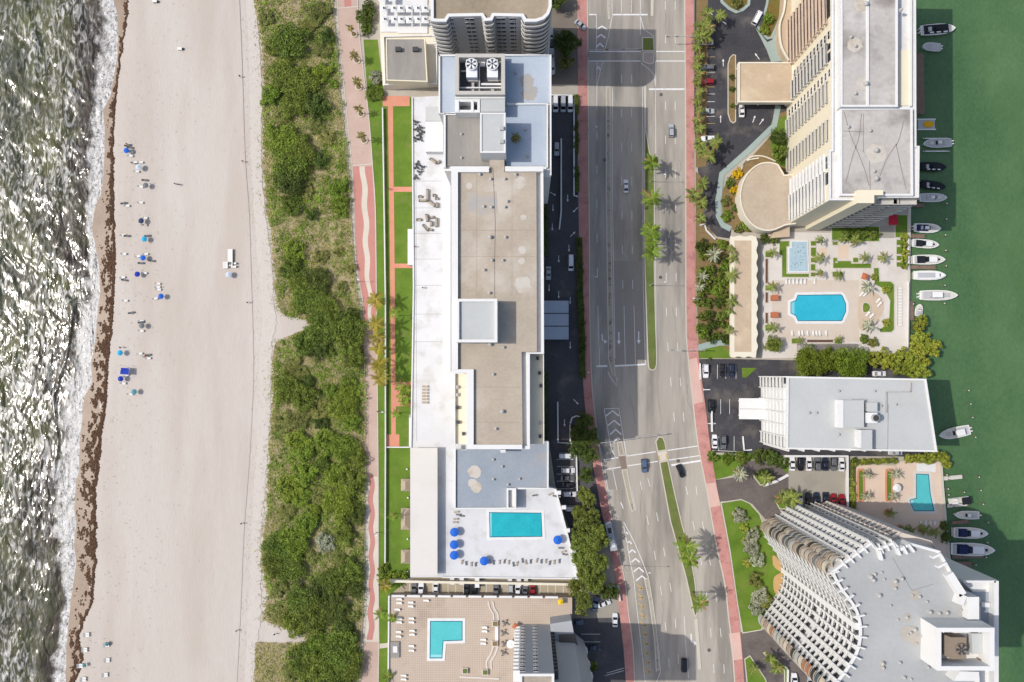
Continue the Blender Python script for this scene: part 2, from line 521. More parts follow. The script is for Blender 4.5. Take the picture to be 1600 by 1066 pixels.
def ocean_mat():
    m = bpy.data.materials.new('sea_water')
    m.use_nodes = True
    nt = m.node_tree
    N, L = nt.nodes.new, nt.links.new
    b = nt.nodes['Principled BSDF']
    geo = N('ShaderNodeNewGeometry').outputs['Position']
    def mp(sc, rot=0.0):
        n = N('ShaderNodeMapping'); n.inputs['Scale'].default_value = sc; n.inputs['Rotation'].default_value = (0, 0, rot)
        L(geo, n.inputs[0]); return n.outputs[0]
    def noise(src, s, d=4.0, r=0.6, dist=0.0):
        n = N('ShaderNodeTexNoise'); n.inputs['Scale'].default_value = s; n.inputs['Detail'].default_value = d
        n.inputs['Roughness'].default_value = r; n.inputs['Distortion'].default_value = dist
        L(src, n.inputs['Vector']); return n.outputs['Fac']
    def mth(op, a, c, clamp=False):
        n = N('ShaderNodeMath'); n.operation = op; n.use_clamp = clamp
        for i, x in enumerate((a, c)):
            if isinstance(x, (int, float)): n.inputs[i].default_value = x
            else: L(x, n.inputs[i])
        return n.outputs[0]
    def rng(x, a, c):
        n = N('ShaderNodeMapRange'); n.inputs['From Min'].default_value = a; n.inputs['From Max'].default_value = c
        L(x, n.inputs['Value']); return n.outputs[0]
    def mix(f, a, c):
        n = N('ShaderNodeMix'); n.data_type = 'RGBA'; L(f, n.inputs[0])
        for i, x in ((6, a), (7, c)):
            if isinstance(x, tuple): n.inputs[i].default_value = (*x, 1)
            else: L(x, n.inputs[i])
        return n.outputs[2]
    aw = N('ShaderNodeAttribute'); aw.attribute_name = 'foam'
    ao = N('ShaderNodeAttribute'); ao.attribute_name = 'off'
    st = mp((1.0, 0.42, 1.0), 0.55)
    # clear green over sand, brown where weed is stirred up near the shore
    weed = mth('MULTIPLY', rng(noise(geo, 0.055, 5.0), 0.34, 0.56), mth('SUBTRACT', 1.0, rng(ao.outputs['Fac'], 45, 120)), True)
    water = mix(rng(noise(geo, 0.05, 5.0), 0.38, 0.66), (0.024, 0.030, 0.014), (0.080, 0.086, 0.026))
    water = mix(weed, water, (0.026, 0.019, 0.013))
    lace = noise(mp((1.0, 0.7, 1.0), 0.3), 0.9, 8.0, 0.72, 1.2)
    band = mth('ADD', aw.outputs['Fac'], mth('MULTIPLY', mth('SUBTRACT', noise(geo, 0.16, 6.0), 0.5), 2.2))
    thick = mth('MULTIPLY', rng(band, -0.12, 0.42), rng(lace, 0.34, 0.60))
    glint_streak = noise(mp((1.0, 0.36, 1.0), 0.55), 0.50, 4.0, 0.55, 1.8)
    glitter = mth('MULTIPLY', rng(noise(mp((1.0, 0.6, 1.0), 0.4), 0.05, 3.0), 0.34, 0.60), rng(glint_streak, 0.47, 0.70))  # sun glitter on the open water, painted as white streaks in the colour
    glitter = mth('MULTIPLY', glitter, rng(ao.outputs['Fac'], 22, 60))
    foam = mth('MAXIMUM', thick, mth('MULTIPLY', glitter, 0.85), True)  # shore foam joined with the painted sun glitter
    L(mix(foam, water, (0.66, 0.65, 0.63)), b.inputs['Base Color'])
    rr = N('ShaderNodeMapRange'); rr.inputs['To Min'].default_value = 0.13; rr.inputs['To Max'].default_value = 0.8
    L(foam, rr.inputs['Value']); L(rr.outputs[0], b.inputs['Roughness'])
    b.inputs['IOR'].default_value = 1.45
    h = mth('ADD', mth('MULTIPLY', noise(st, 0.30, 1.5, 0.5, 1.2), 1.0), mth('MULTIPLY', noise(st, 0.8, 1.5, 0.5, 0.6), 0.30))
    bp = N('ShaderNodeBump'); bp.inputs['Strength'].default_value = 1.0; bp.inputs['Distance'].default_value = 0.75
    sw = N('ShaderNodeMapRange'); sw.inputs['From Min'].default_value = 0.40; sw.inputs['From Max'].default_value = 0.60; sw.inputs['To Min'].default_value = 0.28; sw.inputs['To Max'].default_value = 1.0
    L(noise(mp((1.0, 0.45, 1.0), 0.5), 0.10, 3.0, 0.55, 0.8), sw.inputs['Value']); L(sw.outputs[0], bp.inputs['Strength'])
    L(h, bp.inputs['Height']); L(bp.outputs[0], b.inputs['Normal'])
    return m
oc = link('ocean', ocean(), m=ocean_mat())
oc['kind'] = 'structure'

# seaweed thrown up along the wrack line: uncountable
def seaweed():
    rs = random.Random(11)
    mb = MB()
    n = 0
    while n < 26000:
        y = rs.uniform(-50, 1120)
        r = interp(WRACK, y)
        wd = float(np.interp(y, [0, 130, 250, 340, 420, 530, 600, 700, 800, 900, 960, 1066], [3, 5, 7, 12, 20, 25, 24, 28, 26, 20, 14, 14]))
        t = abs(rs.gauss(0, 0.5))
        if y < 90 and rs.random() < 0.5:
            continue
        x = r - t * wd + rs.gauss(0, 0.5) + 3.0 * mnoise.noise(Vector((0, y * 0.07, 0))) + 1.5 * mnoise.noise(Vector((5, y * 0.3, 0)))
        # ragged scallops: dense and bare patches
        g = mnoise.noise(Vector((x * 0.16, y * 0.09, 1.7))) + 0.6 * mnoise.noise(Vector((x * 0.4, y * 0.3, 4.0)))
        if g < -0.06 + 0.22 * t - (0.7 if t < 0.14 else 0):
            continue
        if x < interp(SHORE, y) + 2:
            continue
        d = x - interp(SHORE, y)
        z = float(np.interp(d, [0, 10, 26, 42, 330], [SEA, -0.5, -0.18, 0.0, 0.25])) + 0.05
        c = P(x, y, z)
        k = rs.uniform(0.12, 0.38)
        m_ = rs.randint(5, 7)
        a0 = rs.uniform(0, 6.28)
        ring = [(c.x + k * rs.uniform(0.5, 1.2) * math.cos(a0 + 6.283 * i / m_), c.y + k * rs.uniform(0.6, 1.5) * math.sin(a0 + 6.283 * i / m_), z) for i in range(m_)]
        mb.add(ring + [(c.x, c.y, z + rs.uniform(0.08, 0.22))], [(i, (i + 1) % m_, m_) for i in range(m_)], rs.random())
        n += 1
    me = mb.mesh('seaweed', mat('seaweed', (C(66, 44, 30), C(122, 92, 66)), s=1.5, attr='v', rough=0.7), attr=True)
    return link('seaweed_wrack', me)
tag(seaweed(), 'dark brown seaweed washed up along the tide line', 'seaweed', kind='stuff')

DUNE_L = [(396, -60), (398, 0), (408, 60), (412, 130), (410, 200), (411, 250), (415, 325), (425, 363), (428, 425), (432, 475), (443, 493), (478, 500), (487, 510)]
DUNE_L2 = [(487, 511), (452, 525), (430, 535), (425, 575), (425, 638), (420, 700), (417, 767), (417, 803), (411, 839), (408, 879), (413, 907), (417, 929), (410, 969), (476, 994)]
DUNE_L3 = [(477, 1005), (400, 1004), (398, 1066), (396, 1130)]
DUNE_R = [(520, -60), (520, 0), (524, 60), (530, 130), (537, 200), (544, 270), (548, 330), (552, 400), (557, 460), (565, 500), (568, 540), (570, 600), (570, 700),
          (570, 767), (569, 850), (568, 920), (566, 980), (560, 1030), (557, 1066), (557, 1130)]
_jr = random.Random(8)
def ragged(line, amp):
    out = []
    for a, b in zip(line[:-1], line[1:]):
        n = max(1, int(math.hypot(b[0] - a[0], b[1] - a[1]) / 5))
        out += [(a[0] + (b[0] - a[0]) * k / n + _jr.uniform(-amp, amp), a[1] + (b[1] - a[1]) * k / n) for k in range(n)]
    return out + [line[-1]]
sheet('dune_ground', ragged(DUNE_L, 3.5) + ragged(DUNE_L2, 3.0) + ragged(DUNE_L3, 2.5) + DUNE_R[::-1], 0.42, m_dune, thick=0.4)
# tyre line of the beach patrol
m_track = mat('packed_sand', C(190, 180, 170), var=0.06, s=0.6)
strip('tyre_track', [(372, -40), (378, 100), (383, 250), (389, 330), (392, 420), (396, 560), (394, 640), (388, 740), (381, 830), (376, 950), (370, 1066), (367, 1110)], 0.2, 0.285, m_track, sm=4)

# ================================================================== inland ground, bay
SEAWALL = [(1424, -80), (1423, 200), (1421, 365), (1419, 540), (1426, 560), (1440, 640), (1455, 700), (1470, 716), (1473, 760), (1479, 830), (1484, 880), (1490, 960), (1500, 1140)]
sheet('ground', [(505, -80)] + SEAWALL + [(505, 1140)], 0.0, m_ground, thick=3.0)
m_bay = mat('bay_water', ((0.040, 0.098, 0.036), (0.098, 0.182, 0.074)), s=0.05, s2=1.3, rough=0.1, bump=0.6, bs=1.0, spec=0.5, stain=(0.07, 0.135, 0.045), stain_amt=0.6, stain_s=0.03, stretch=(1.0, 0.6, 1.0))
sheet('bay_water', [(1380, -200), (2000, -200), (2000, 1300), (1380, 1300)], -1.0, m_bay)
strip('seawall_cap', SEAWALL, 0.9, 0.0, m_kerb, z1=0.25)

# promenade
PATH_L = [(527, -60), (527, 0), (530, 60), (537, 130), (544, 200), (550, 262), (553, 325), (556.5, 413), (566.5, 470), (569, 517), (570, 560), (570.5, 660), (571, 767), (572, 830), (572, 907), (569, 977), (563, 1066), (563, 1130)]
PATH_R = [(559, -60), (559, 0), (562, 60), (570, 130), (577, 190), (582, 258), (586.5, 325), (588, 450), (588.5, 517), (589.6, 600), (591, 767), (591, 907), (592, 1002), (591, 1066), (591, 1130)]
def between(A, B, y0, y1, ta=0.0, tb=1.0, n=24, wig=0.0, wl=52.0):
    """pixel outline between two polylines from y0 to y1; ta/tb = share of the width"""
    L_, R_ = [], []
    for i in range(n + 1):
        y = y0 + (y1 - y0) * i / n
        a, b = interp(A, y), interp(B, y)
        w = wig * math.sin(2 * math.pi * y / wl)
        L_.append((a + (b - a) * ta + w, y))
        R_.append((a + (b - a) * tb + w, y))
    return L_ + R_[::-1]
sheet('promenade_path', between(PATH_L, PATH_R, -60, 1130), 0.10, m_paver, thick=0.1)
sheet('red_paving', between(PATH_L, PATH_R, 260, 505, 0.05, 0.96), 0.115, m_red)
sheet('wavy_paving_stripe', between(PATH_L, PATH_R, 260, 505, 0.40, 0.66, 60, 1.4, 56), 0.125, m_pale)
sheet('pale_paving', between(PATH_L, PATH_R, 745, 1003, 0.04, 0.97), 0.115, m_pale)
sheet('wavy_paving_stripe', between(PATH_L, PATH_R, 742, 1000, 0.27, 0.66, 60, 1.5, 44), 0.125, m_red)
sheet('red_paving', [(538, -60), (549, -60), (549, 12), (538, 12)], 0.115, m_red)
for y in (13, 259, 1003):
    strip('paving_band', [(interp(PATH_L, y), y), (interp(PATH_R, y), y - 3)], 0.35, 0.132, m_kerb)
strip('path_kerb', PATH_L, 0.3, 0.10, m_kerb, z1=0.18, sm=3)
strip('path_kerb', PATH_R, 0.3, 0.10, m_kerb, z1=0.18, sm=3)
sheet('dune_edge_sand', between(DUNE_R, PATH_L, -60, 1130, -0.02, 0.98), 0.055, mat('edge_sand', C(198, 188, 170), var=0.12, s=0.5, s2=3, stain=C(110, 106, 74), stain_amt=0.6, stain_s=0.6))

# hotel lawns
sheet('lawn', [(568, 62), (590, 62), (600, 150), (645, 152), (646, 450), (643, 700), (641, 905), (608, 930), (606, 1130), (592, 1130), (592, 1002), (591, 767), (589.6, 600), (588.5, 450), (586.5, 325), (582, 258), (577, 190)], 0.05, m_lawn)
sheet('brick_walk', [(598, 150), (640, 150), (640, 166), (614, 166), (615, 292), (645, 292), (645, 300), (615.4, 300), (616.5, 412), (645, 412), (645, 419), (616.7, 419), (618, 597), (645, 597), (645, 635), (618.3, 635),
                         (618.5, 679), (624, 679), (624, 698), (604, 698), (604, 679), (611.5, 679), (610, 480), (608, 300), (606, 166), (598, 166)], 0.065, m_brick)
strip('garden_path', [(592, 1010), (608, 1008)], 1.6, 0.065, m_kerb)

# the avenue
L1 = [(902, -60), (902, 0), (903, 130), (904, 267), (905, 380), (908, 450), (911, 520), (911, 600), (915.6, 650), (921, 680), (927, 730), (934, 766), (940, 800), (951, 850), (962, 910), (967, 950), (974, 1010), (978, 1066), (982, 1130)]
L2 = [(918, -60), (918, 0), (919, 130), (920, 267), (921, 380), (921, 450), (922, 510), (925, 600), (930, 650), (934, 680), (941, 730), (948, 766), (953, 794), (964, 850), (977, 910), (981, 950), (989, 1010), (992, 1066), (996, 1130)]
R1 = [(1070, -60), (1070, 0), (1071, 130), (1071.6, 267), (1071.6, 400), (1072.4, 517), (1076.6, 570), (1084, 640), (1091.6, 700), (1104.5, 766), (1119, 850), (1133, 915), (1138, 960), (1144, 1010), (1148, 1066), (1152, 1130)]
R2 = [(1084, -60), (1084, 0), (1084.6, 267), (1086, 400), (1088, 517), (1093, 570), (1103, 640), (1110, 700), (1121, 766), (1137, 850), (1148, 920), (1154, 960), (1159, 1010), (1163, 1066), (1167, 1130)]
road = sheet('road', between(L2, R1, -60, 1130, 0, 1, 60), 0.02, m_road)
m_tar = mat('fresh_asphalt', (C(148, 142, 134), C(162, 156, 148)), s=0.06, s2=1.2, stretch=(1, 0.2, 1), stain=C(110, 106, 100), stain_amt=0.4)
sheet('asphalt_patch', [(957, 408), (1003.5, 408), (1007, 560), (1008, 572), (961, 572)], 0.026, m_tar)
sheet('asphalt_patch', [(919.5, 24), (946, 24), (946, 94), (919.5, 94)], 0.026, m_tar)
sheet('asphalt_patch', [(944, 735), (972, 735), (980, 765), (951, 765)], 0.026, m_tar)
sheet('pavement', between(L1, L2, -60, 1130, 0, 1, 60), 0.15, m_pink, thick=0.14)
sheet('pavement', between(R1, R2, -60, 1130, 0, 1, 60), 0.15, m_pink, thick=0.14)
strip('kerb', L2, 0.35, 0.02, m_kerb, z1=0.17, sm=3)
strip('kerb', R1, 0.35, 0.02, m_kerb, z1=0.17, sm=3)
m_pink2 = mat('pale_pavement', C(216, 180, 168), var=0.08, s=0.3, s2=2)
sheet('pavement_crossing', [(1089, 559), (1077, 562), (1083, 632), (1099, 628)], 0.162, m_pink2)
sheet('pavement_crossing', [(1103, 756), (1118, 754), (1126, 790), (1110, 793)], 0.162, m_pink2)
sheet('pavement_crossing', [(1139, 990), (1156, 988), (1160, 1030), (1145, 1032)], 0.162, m_pink2)

def median(px, m, z=0.17, sm=4, kerb=True):
    pts = spline(px, sm, True) if sm else px
    o = sheet('median', pts, z, m, thick=z - 0.01)
    if kerb:
        parapet('kerb', PL(pts, z + 0.03), 0.35, 0.02, z + 0.03, m_kerb, o)
    return o
GM = [(1006.5, 240), (1007, 205), (1010, 205), (1016, 240), (1023, 262), (1023, 400), (1025, 500), (1027, 560), (1024, 577), (1016, 578), (1012, 565), (1009, 480), (1006.5, 380)]
median(GM, m_lawn2, sm=3)
median([(1003, 58), (1022, 58), (1023, 80), (1003, 80)], m_lawn2, sm=0)
median([(1004, 81), (1023, 81), (1022, 98), (1016, 101), (1004, 97)], mat('median_pavers', C(168, 158, 150), var=0.15, s=1.2, s2=5), sm=0)
median([(1006, 135), (1010, 135), (1009.5, 203), (1007, 203)], m_kerb, sm=0, kerb=False)
median([(1017, 0), (1021.5, 0), (1021, 25), (1017, 25)], m_kerb, sm=0, kerb=False)
median([(1024, 690), (1029, 682), (1036, 683), (1040, 692), (1042, 704), (1027, 706)], m_lawn2, sm=0)
sheet('crossing_refuge', [(1027, 706.5), (1042, 704.5), (1044, 719), (1030, 721.5)], 0.03, m_pale)
median([(1030, 722), (1044, 719.5), (1054, 766), (1067, 822), (1077, 855), (1086, 905), (1091, 950), (1088, 966), (1084, 960), (1072, 905), (1057, 850), (1047, 815), (1038, 766)], m_lawn2, sm=0)
median([(1085, 968), (1090, 966), (1096, 1045), (1091, 1047)], m_kerb, sm=0, kerb=False)
m_sep = mat('separator_concrete', C(176, 168, 152), var=0.15, s=0.8, s2=3, stain=C(88, 86, 76), stain_amt=0.75, stain_s=0.5)
for s_ in ([(947, 135), (954, 135), (955, 267), (956, 400), (958, 500), (961, 578), (963, 590), (955, 582), (950, 560), (949, 480), (946.5, 300)],
           [(948, -40), (954, -40), (954, 30), (950, 30)],
           [(964, 690), (972, 690), (977, 712), (967, 713)], [(971, 734), (980.5, 733), (988, 775), (992, 797), (987, 800), (982, 785)],
           [(1006, 905), (1014, 902), (1022, 950), (1028, 1000), (1031, 1046), (1025, 1050), (1022, 1000), (1014, 940)]):
    median(s_, m_sep, sm=0)
sheet('brick_crossing', [(967, 713.5), (977, 712.5), (980, 732.5), (971, 733.5)], 0.03, mat('crossing_brick', C(140, 124, 114), var=0.15, s=1, s2=4))

# road paint: flat marks on the road
PAINT_Z = 0.032
def dashes(line, y0, y1, on=3.05, cycle=12.19, w=0.16, phase=0.0):
    pts = [p for p in spline(PL([(interp(line, y), y) for y in range(int(y0), int(y1) + 1, 6)], 0.03), 1)]
    d = phase
    acc = 0.0
    for i in range(len(pts) - 1):
        a, b = Vector(pts[i][:2]), Vector(pts[i + 1][:2])
        l = (b - a).length
        while d <= acc + l:
            c = a + (b - a) * ((d - acc) / l)
            u = (b - a).normalized()
            e = c + u * on
            ribbon_mesh(mb := MB(), [c, e], w, PAINT_Z)
            mb.build('lane_dash', m_paint, road, fix=False)
            d += cycle
        acc += l
NA = [(1039.6, 0), (1040, 240), (1040, 300), (1041.6, 517), (1049.6, 615), (1055, 670), (1068, 745), (1075, 775), (1081, 808), (1092, 860), (1102, 912), (1109, 971), (1114.5, 1030), (1118, 1100)]
NB_ = [(1055, 0), (1055, 240), (1055.5, 300), (1057, 517), (1064.6, 615), (1070, 670), (1085, 740), (1089, 772), (1095.4, 805), (1106, 860), (1116, 912), (1124, 971), (1130.6, 1030), (1134, 1100)]
SA = [(971.5, 100), (971.5, 260), (972, 350), (973, 440), (976, 517)]
SB_ = [(987, 100), (987, 260), (987.5, 350), (988.5, 440), (991.5, 517)]
SC_ = [(932.6, 160), (932.6, 260), (933, 400), (934, 470)]
SD = [(990, 712), (998, 738), (1007.6, 794), (1020, 849), (1030, 904), (1038, 960), (1044, 1016), (1048, 1080)]
SE = [(1009, 735), (1023.6, 791), (1035, 847), (1045, 901), (1054, 957), (1059, 1015), (1062, 1080)]
dashes(NA, 150, 700, phase=2.0); dashes(NB_, 150, 700, phase=2.0)
dashes(NA, 2, 62, phase=0); dashes(NB_, 2, 62, phase=0)
dashes(NA, 760, 1090); dashes(NB_, 760, 1090)
dashes(SA, 117, 470); dashes(SB_, 117, 470); dashes(SC_, 205, 470)
dashes(SD, 738, 1075, phase=3); dashes(SE, 738, 1075, phase=2)
def line(px, w=0.15, z=PAINT_Z, m=None, name='lane_line', sm=0):
    return strip(name, px, w, z, m or m_paint, road, sm=sm)
line([(934, 478), (935, 520), (937, 571)]); line([(975, 478), (977, 570)]); line([(990.5, 478), (993, 569)])
line([(956.8, 136), (957, 300), (959, 440), (961, 560)]); line([(1004, 136), (1004.5, 300), (1005, 440), (1008.5, 570)])
line([(932, 572.5), (949, 572)], 0.6, name='stop_line'); line([(961, 572), (1008, 569.5)], 0.6, name='stop_line')
line([(1024.5, 96), (1024.5, 240)]); line([(1023, 300), (1024, 420), (1026.5, 560)])
line([(1014, 139.5), (1069.5, 139.5)], 0.6, name='stop_line'); line([(920, 23), (932, 23)], 0.4, name='stop_line'); line([(956, 23), (1012, 23)], 0.5, name='stop_line')
line([(932, 23), (932, 80)]); line([(956, 0), (956.5, 25), (950, 60), (944.5, 80)]); line([(971, 0), (971, 20)]); line([(986.5, 0), (986.5, 20)]); line([(1000.5, 0), (1000.5, 55)])
line([(920, 80.5), (1001, 80.5)], 0.3, name='crossing_line'); line([(920, 95.5), (1001, 95.5)], 0.3, name='crossing_line')
line([(1025, 80.5), (1070, 80.5)], 0.3, name='crossing_line'); line([(1025, 95.5), (1070, 95.5)], 0.3, name='crossing_line')
line([(1000.5, 25), (1006, 46), (1012, 50), (1022, 57)]); line([(1002, 99), (1014, 108), (1022, 117), (1024.5, 137)])
line([(932.5, 97), (932.5, 172)]); line([(941, 97), (933, 135)])
def chev(c, w, h, up=True, m=None, wid=0.5):
    x, y = c
    line([(x - w, y + h), (x, y), (x + w, y + h)], wid, name='chevron_mark', m=m)
for y, w in ((41, 8.5), (54, 7), (68, 5.5), (104, 3)):
    chev((932 + w, y), w, 5.5)
# hatched islands, stop lines and crosswalks farther down
line([(944, 639), (955, 700), (962, 716)], 0.2); line([(967, 638), (973, 676), (979, 714)], 0.2); line([(944, 639), (967, 638)], 0.2)
for (x, y, w) in ((957, 642, 10), (959.5, 657, 9.5), (962, 671, 8.5), (965.5, 684, 7)):
    chev((x, y), w, 8)
line([(950, 581), (954, 590), (963.5, 603), (964, 590)], 0.18)
line([(942, 719), (966, 715)], 0.3, name='crossing_line'); line([(978, 713), (1025, 706)], 0.3, name='crossing_line'); line([(944, 734), (970, 730)], 0.3, name='crossing_line'); line([(981, 728), (1028, 721)], 0.3, name='crossing_line')
line([(1043, 704), (1090, 697)], 0.3, name='crossing_line'); line([(1045, 719), (1094, 712)], 0.3, name='crossing_line'); line([(1049, 727), (1095, 720)], 0.6, name='stop_line')
line([(935, 687), (942, 719)]); line([(945, 734), (950, 766), (952, 778)]); line([(957, 733), (964, 766)]); line([(980, 733), (989, 775), (993, 797)])
for i, (x, y) in enumerate(((979, 832), (983, 846), (988, 859), (993, 873), (998, 887), (1003, 900))):
    chev((x, y), 2.5 + i * 1.3, 3 + i * 0.9)
line([(974.5, 822), (979, 845), (985, 880), (990.5, 905)], 0.2); line([(974.5, 816), (990, 845), (1004, 878), (1013, 902)], 0.2)
line([(990.5, 907), (995, 950), (1001, 1000), (1008, 1066)], 0.15); line([(1014, 903), (1023, 960), (1030, 1020), (1032, 1050), (1026, 1066)], 0.15)
for i in range(10):
    y = 912 + i * 14.5
    x = 994 + (y - 910) * 0.095
    line([(x, y + 1), (x + 10, y + 9)], 0.45, m=m_yellow, name='yellow_hatch')
    line([(x + 3, y + 11), (x + 10, y + 6)], 0.35, m=m_yellow, name='yellow_hatch')
line([(1069, 963), (1071, 1000), (1076, 1060)]); line([(1029, 712), (1031, 720)], 0.5, m=m_yellow, name='tactile_strip'); line([(1041, 709), (1043, 718)], 0.5, m=m_yellow, name='tactile_strip')
line([(970, 785), (974, 795)], 0.3)
def arrow(x, y, ang=180.0, k=1.0, turn=0, parent=None, z=None):
    """painted arrow; ang 0 points to the top of the photo"""
    c = P(x, y, z or PAINT_Z)
    mb = MB()
    if turn:
        mb.add([(-0.15, -1.6, 0), (0.15, -1.6, 0), (0.15, 0.2, 0), (-0.15, 0.2, 0), (0.7, 0.9, 0), (0.7, 0.6, 0), (0.6, 1.35, 0), (1.5, 0.75, 0), (0.6, 0.15, 0)],
               [(0, 1, 2, 3), (3, 2, 5, 4), (6, 8, 7)])
        mb.v = [(vx * turn, vy, vz) for vx, vy, vz in mb.v]
    else:
        mb.add([(-0.14, -1.7, 0), (0.14, -1.7, 0), (0.14, 0.6, 0), (-0.14, 0.6, 0), (-0.5, 0.6, 0), (0.5, 0.6, 0), (0, 1.7, 0)], [(0, 1, 2, 3), (4, 5, 6)])
    mb.v = [(a * k, b * k, 0) for a, b, _ in mb.v]
    o = mb.build('arrow_mark', m_paint, parent or road, loc=c, rot=-R(ang), fix=False)
    return o
arrow(941, 530, 180, 1.2, turn=-1); arrow(967, 529, 180, 1.3); arrow(998, 528, 180, 1.3); arrow(1080, 1001, 180, 1.4, turn=-1)

# car parks and drives
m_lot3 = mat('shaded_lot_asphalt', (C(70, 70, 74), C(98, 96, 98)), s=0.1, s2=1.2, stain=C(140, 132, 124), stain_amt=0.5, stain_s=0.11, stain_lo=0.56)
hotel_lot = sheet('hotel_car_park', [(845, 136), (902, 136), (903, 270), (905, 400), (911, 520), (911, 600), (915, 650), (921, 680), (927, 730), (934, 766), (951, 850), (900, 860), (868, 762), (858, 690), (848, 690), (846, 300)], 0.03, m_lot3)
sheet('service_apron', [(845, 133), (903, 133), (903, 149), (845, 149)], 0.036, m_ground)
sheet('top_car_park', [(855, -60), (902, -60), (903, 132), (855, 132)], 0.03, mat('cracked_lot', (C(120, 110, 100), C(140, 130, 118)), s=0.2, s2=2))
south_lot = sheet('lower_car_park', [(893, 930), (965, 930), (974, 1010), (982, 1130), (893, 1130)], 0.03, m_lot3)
sheet('lower_car_park_apron', [(893, 925), (966, 938), (968, 965), (893, 967)], 0.038, m_lotc)
lane = sheet('service_lane', [(608, 900), (895, 900), (895, 934), (608, 934)], 0.03, mat('lane_concrete', C(178, 166, 144), var=0.1, s=0.3, s2=2))
tower_lot = sheet('tower_car_park', [(1085, -60), (1240, -60), (1240, 205), (1207, 205), (1130, 268), (1123, 300), (1122, 335), (1130, 352), (1143, 358), (1141, 373), (1120, 370), (1101, 352), (1096, 320), (1090, 262), (1085, 200)], 0.03, m_lot)
low_lot = sheet('office_car_park', [(1092.5, 561), (1140, 561), (1240, 563), (1425, 568), (1452, 700), (1452, 714), (1233, 712), (1160, 708), (1111, 707), (1103, 640)], 0.03, m_lot)
tan_lot = sheet('concrete_car_park', [(1232, 713), (1325, 713), (1325, 797), (1232, 800)], 0.03, m_lotc)
drive = sheet('brown_driveway', [(1118, 750), (1147, 746), (1150, 738), (1160, 725), (1185, 717), (1210, 720), (1232, 742), (1232, 800), (1196, 812), (1190, 805), (1176, 788), (1160, 781), (1124, 784)], 0.034, m_lot2)
drive2 = sheet('lower_driveway', [(1157, 988), (1185, 986), (1205, 980), (1330, 1080), (1330, 1130), (1168, 1130)], 0.034, m_lot2)
for s_ in ([(1088, 0), (1106, 0), (1106, 60), (1103, 260), (1087, 262)], [(1087, 268), (1095, 275), (1101, 345), (1118, 372), (1145, 378), (1147, 560), (1092, 560), (1087, 420)]):
    sheet('planting_bed', s_, 0.05, m_soil)
bed_or = mat('bromeliad_bed', (C(120, 84, 40), C(110, 116, 56)), s=0.5, s2=3, bump=0.5)
def bed(px, m, z=0.16, kerb_m=None, sm=0, w=0.3):
    pts = spline(px, sm, True) if sm else px
    o = sheet('planting_bed', pts, z, m, thick=z - 0.02)
    if kerb_m:
        parapet('kerb', PL(pts, z + 0.03), w, 0.03, z + 0.05, kerb_m, o)
    return o
bed([(1122, -20), (1174, -20), (1172, 8), (1162, 17), (1150, 21), (1138, 15), (1126, 4)], bed_or, kerb_m=m_teal, w=1.0)
bed([(1200, -20), (1226, -20), (1220, 30), (1207, 60), (1199, 62), (1186, 50), (1183, 42), (1192, 24), (1197, 5)], bed_or, kerb_m=m_teal, w=0.8)
bed([(1137, 100), (1140, 90), (1145, 85), (1150, 86), (1150, 190), (1146, 193), (1141, 190), (1137, 178)], m_soil, kerb_m=m_kerb)
sheet('teal_apron', [(1181, 44), (1199, 66), (1207, 62), (1208, 42), (1217, 42), (1220, 78), (1231, 95), (1205, 97), (1198, 78), (1190, 62)], 0.12, m_teal, thick=0.1)
bed([(1141, 275), (1170, 250), (1208, 208), (1212, 180), (1232, 172), (1232, 365), (1150, 362), (1130, 350), (1127, 300)], m_soil, kerb_m=None, z=0.13)
sheet('lawn', [(1205, 190), (1231, 180), (1231, 262), (1215, 258), (1204, 230)], 0.16, m_lawn)
strip('teal_kerb_walk', [(1216, 165), (1210, 196), (1170, 235), (1128, 272), (1122, 315), (1123, 338), (1130, 352), (1142, 358)], 2.0, 0.05, m_teal, z1=0.19)
sheet('lawn', [(1109, 709), (1140, 712), (1165, 708), (1232, 714), (1232, 742), (1212, 722), (1185, 716), (1160, 725), (1148, 742), (1117, 750)], 0.05, m_lawn)
bed([(1177, 745), (1182, 738), (1195, 735), (1205, 745), (1200, 756), (1188, 759)], m_lawn, kerb_m=m_kerb)
strip('white_kerb', [(1193, 759), (1214, 752), (1232, 742)], 0.9, 0.04, m_white, z1=0.25)
bed([(1126, 785), (1158, 780), (1172, 786), (1188, 804), (1196, 830), (1214, 862), (1222, 885), (1220, 915), (1202, 955), (1190, 985), (1160, 990), (1152, 945), (1140, 860)], m_lawn, kerb_m=m_kerb, z=0.1)
bed([(1211, 783), (1221, 769), (1234, 768), (1246, 778), (1245, 796), (1218, 796)], m_lawn, kerb_m=m_kerb, z=0.1)
bed(spline([(1208, 868), (1216, 874), (1223, 890), (1221, 893), (1214, 890), (1208, 882)], 4, True), mat('tan_planter', C(196, 160, 110), var=0.06), kerb_m=None, z=0.3)
bed(spline([(1210, 902), (1223, 896), (1222, 912), (1214, 928), (1209, 920)], 4, True), MATS['tan_planter'], kerb_m=None, z=0.3)
bed([(1163, 1030), (1172, 1024), (1196, 1060), (1210, 1100), (1170, 1100)], m_lawn, kerb_m=m_kerb)
bed([(1192, 1020), (1196, 1019), (1232, 1045), (1230, 1100), (1226, 1100), (1225, 1048), (1205, 1036)], m_lawn, kerb_m=m_kerb)
for s_ in ([(1104, 595), (1104, 560)],):
    pass
sheet('lawn', [(1090, 545), (1130, 541), (1141, 552), (1141, 560), (1091, 560)], 0.06, m_lawn)
sheet('lawn', [(1159, 575), (1183, 575), (1166, 590), (1160, 590)], 0.06, m_lawn)
sheet('slate_walk', [(1088, 540), (1128, 527), (1141, 527), (1141, 540), (1125, 540), (1090, 548)], 0.07, m_teal)
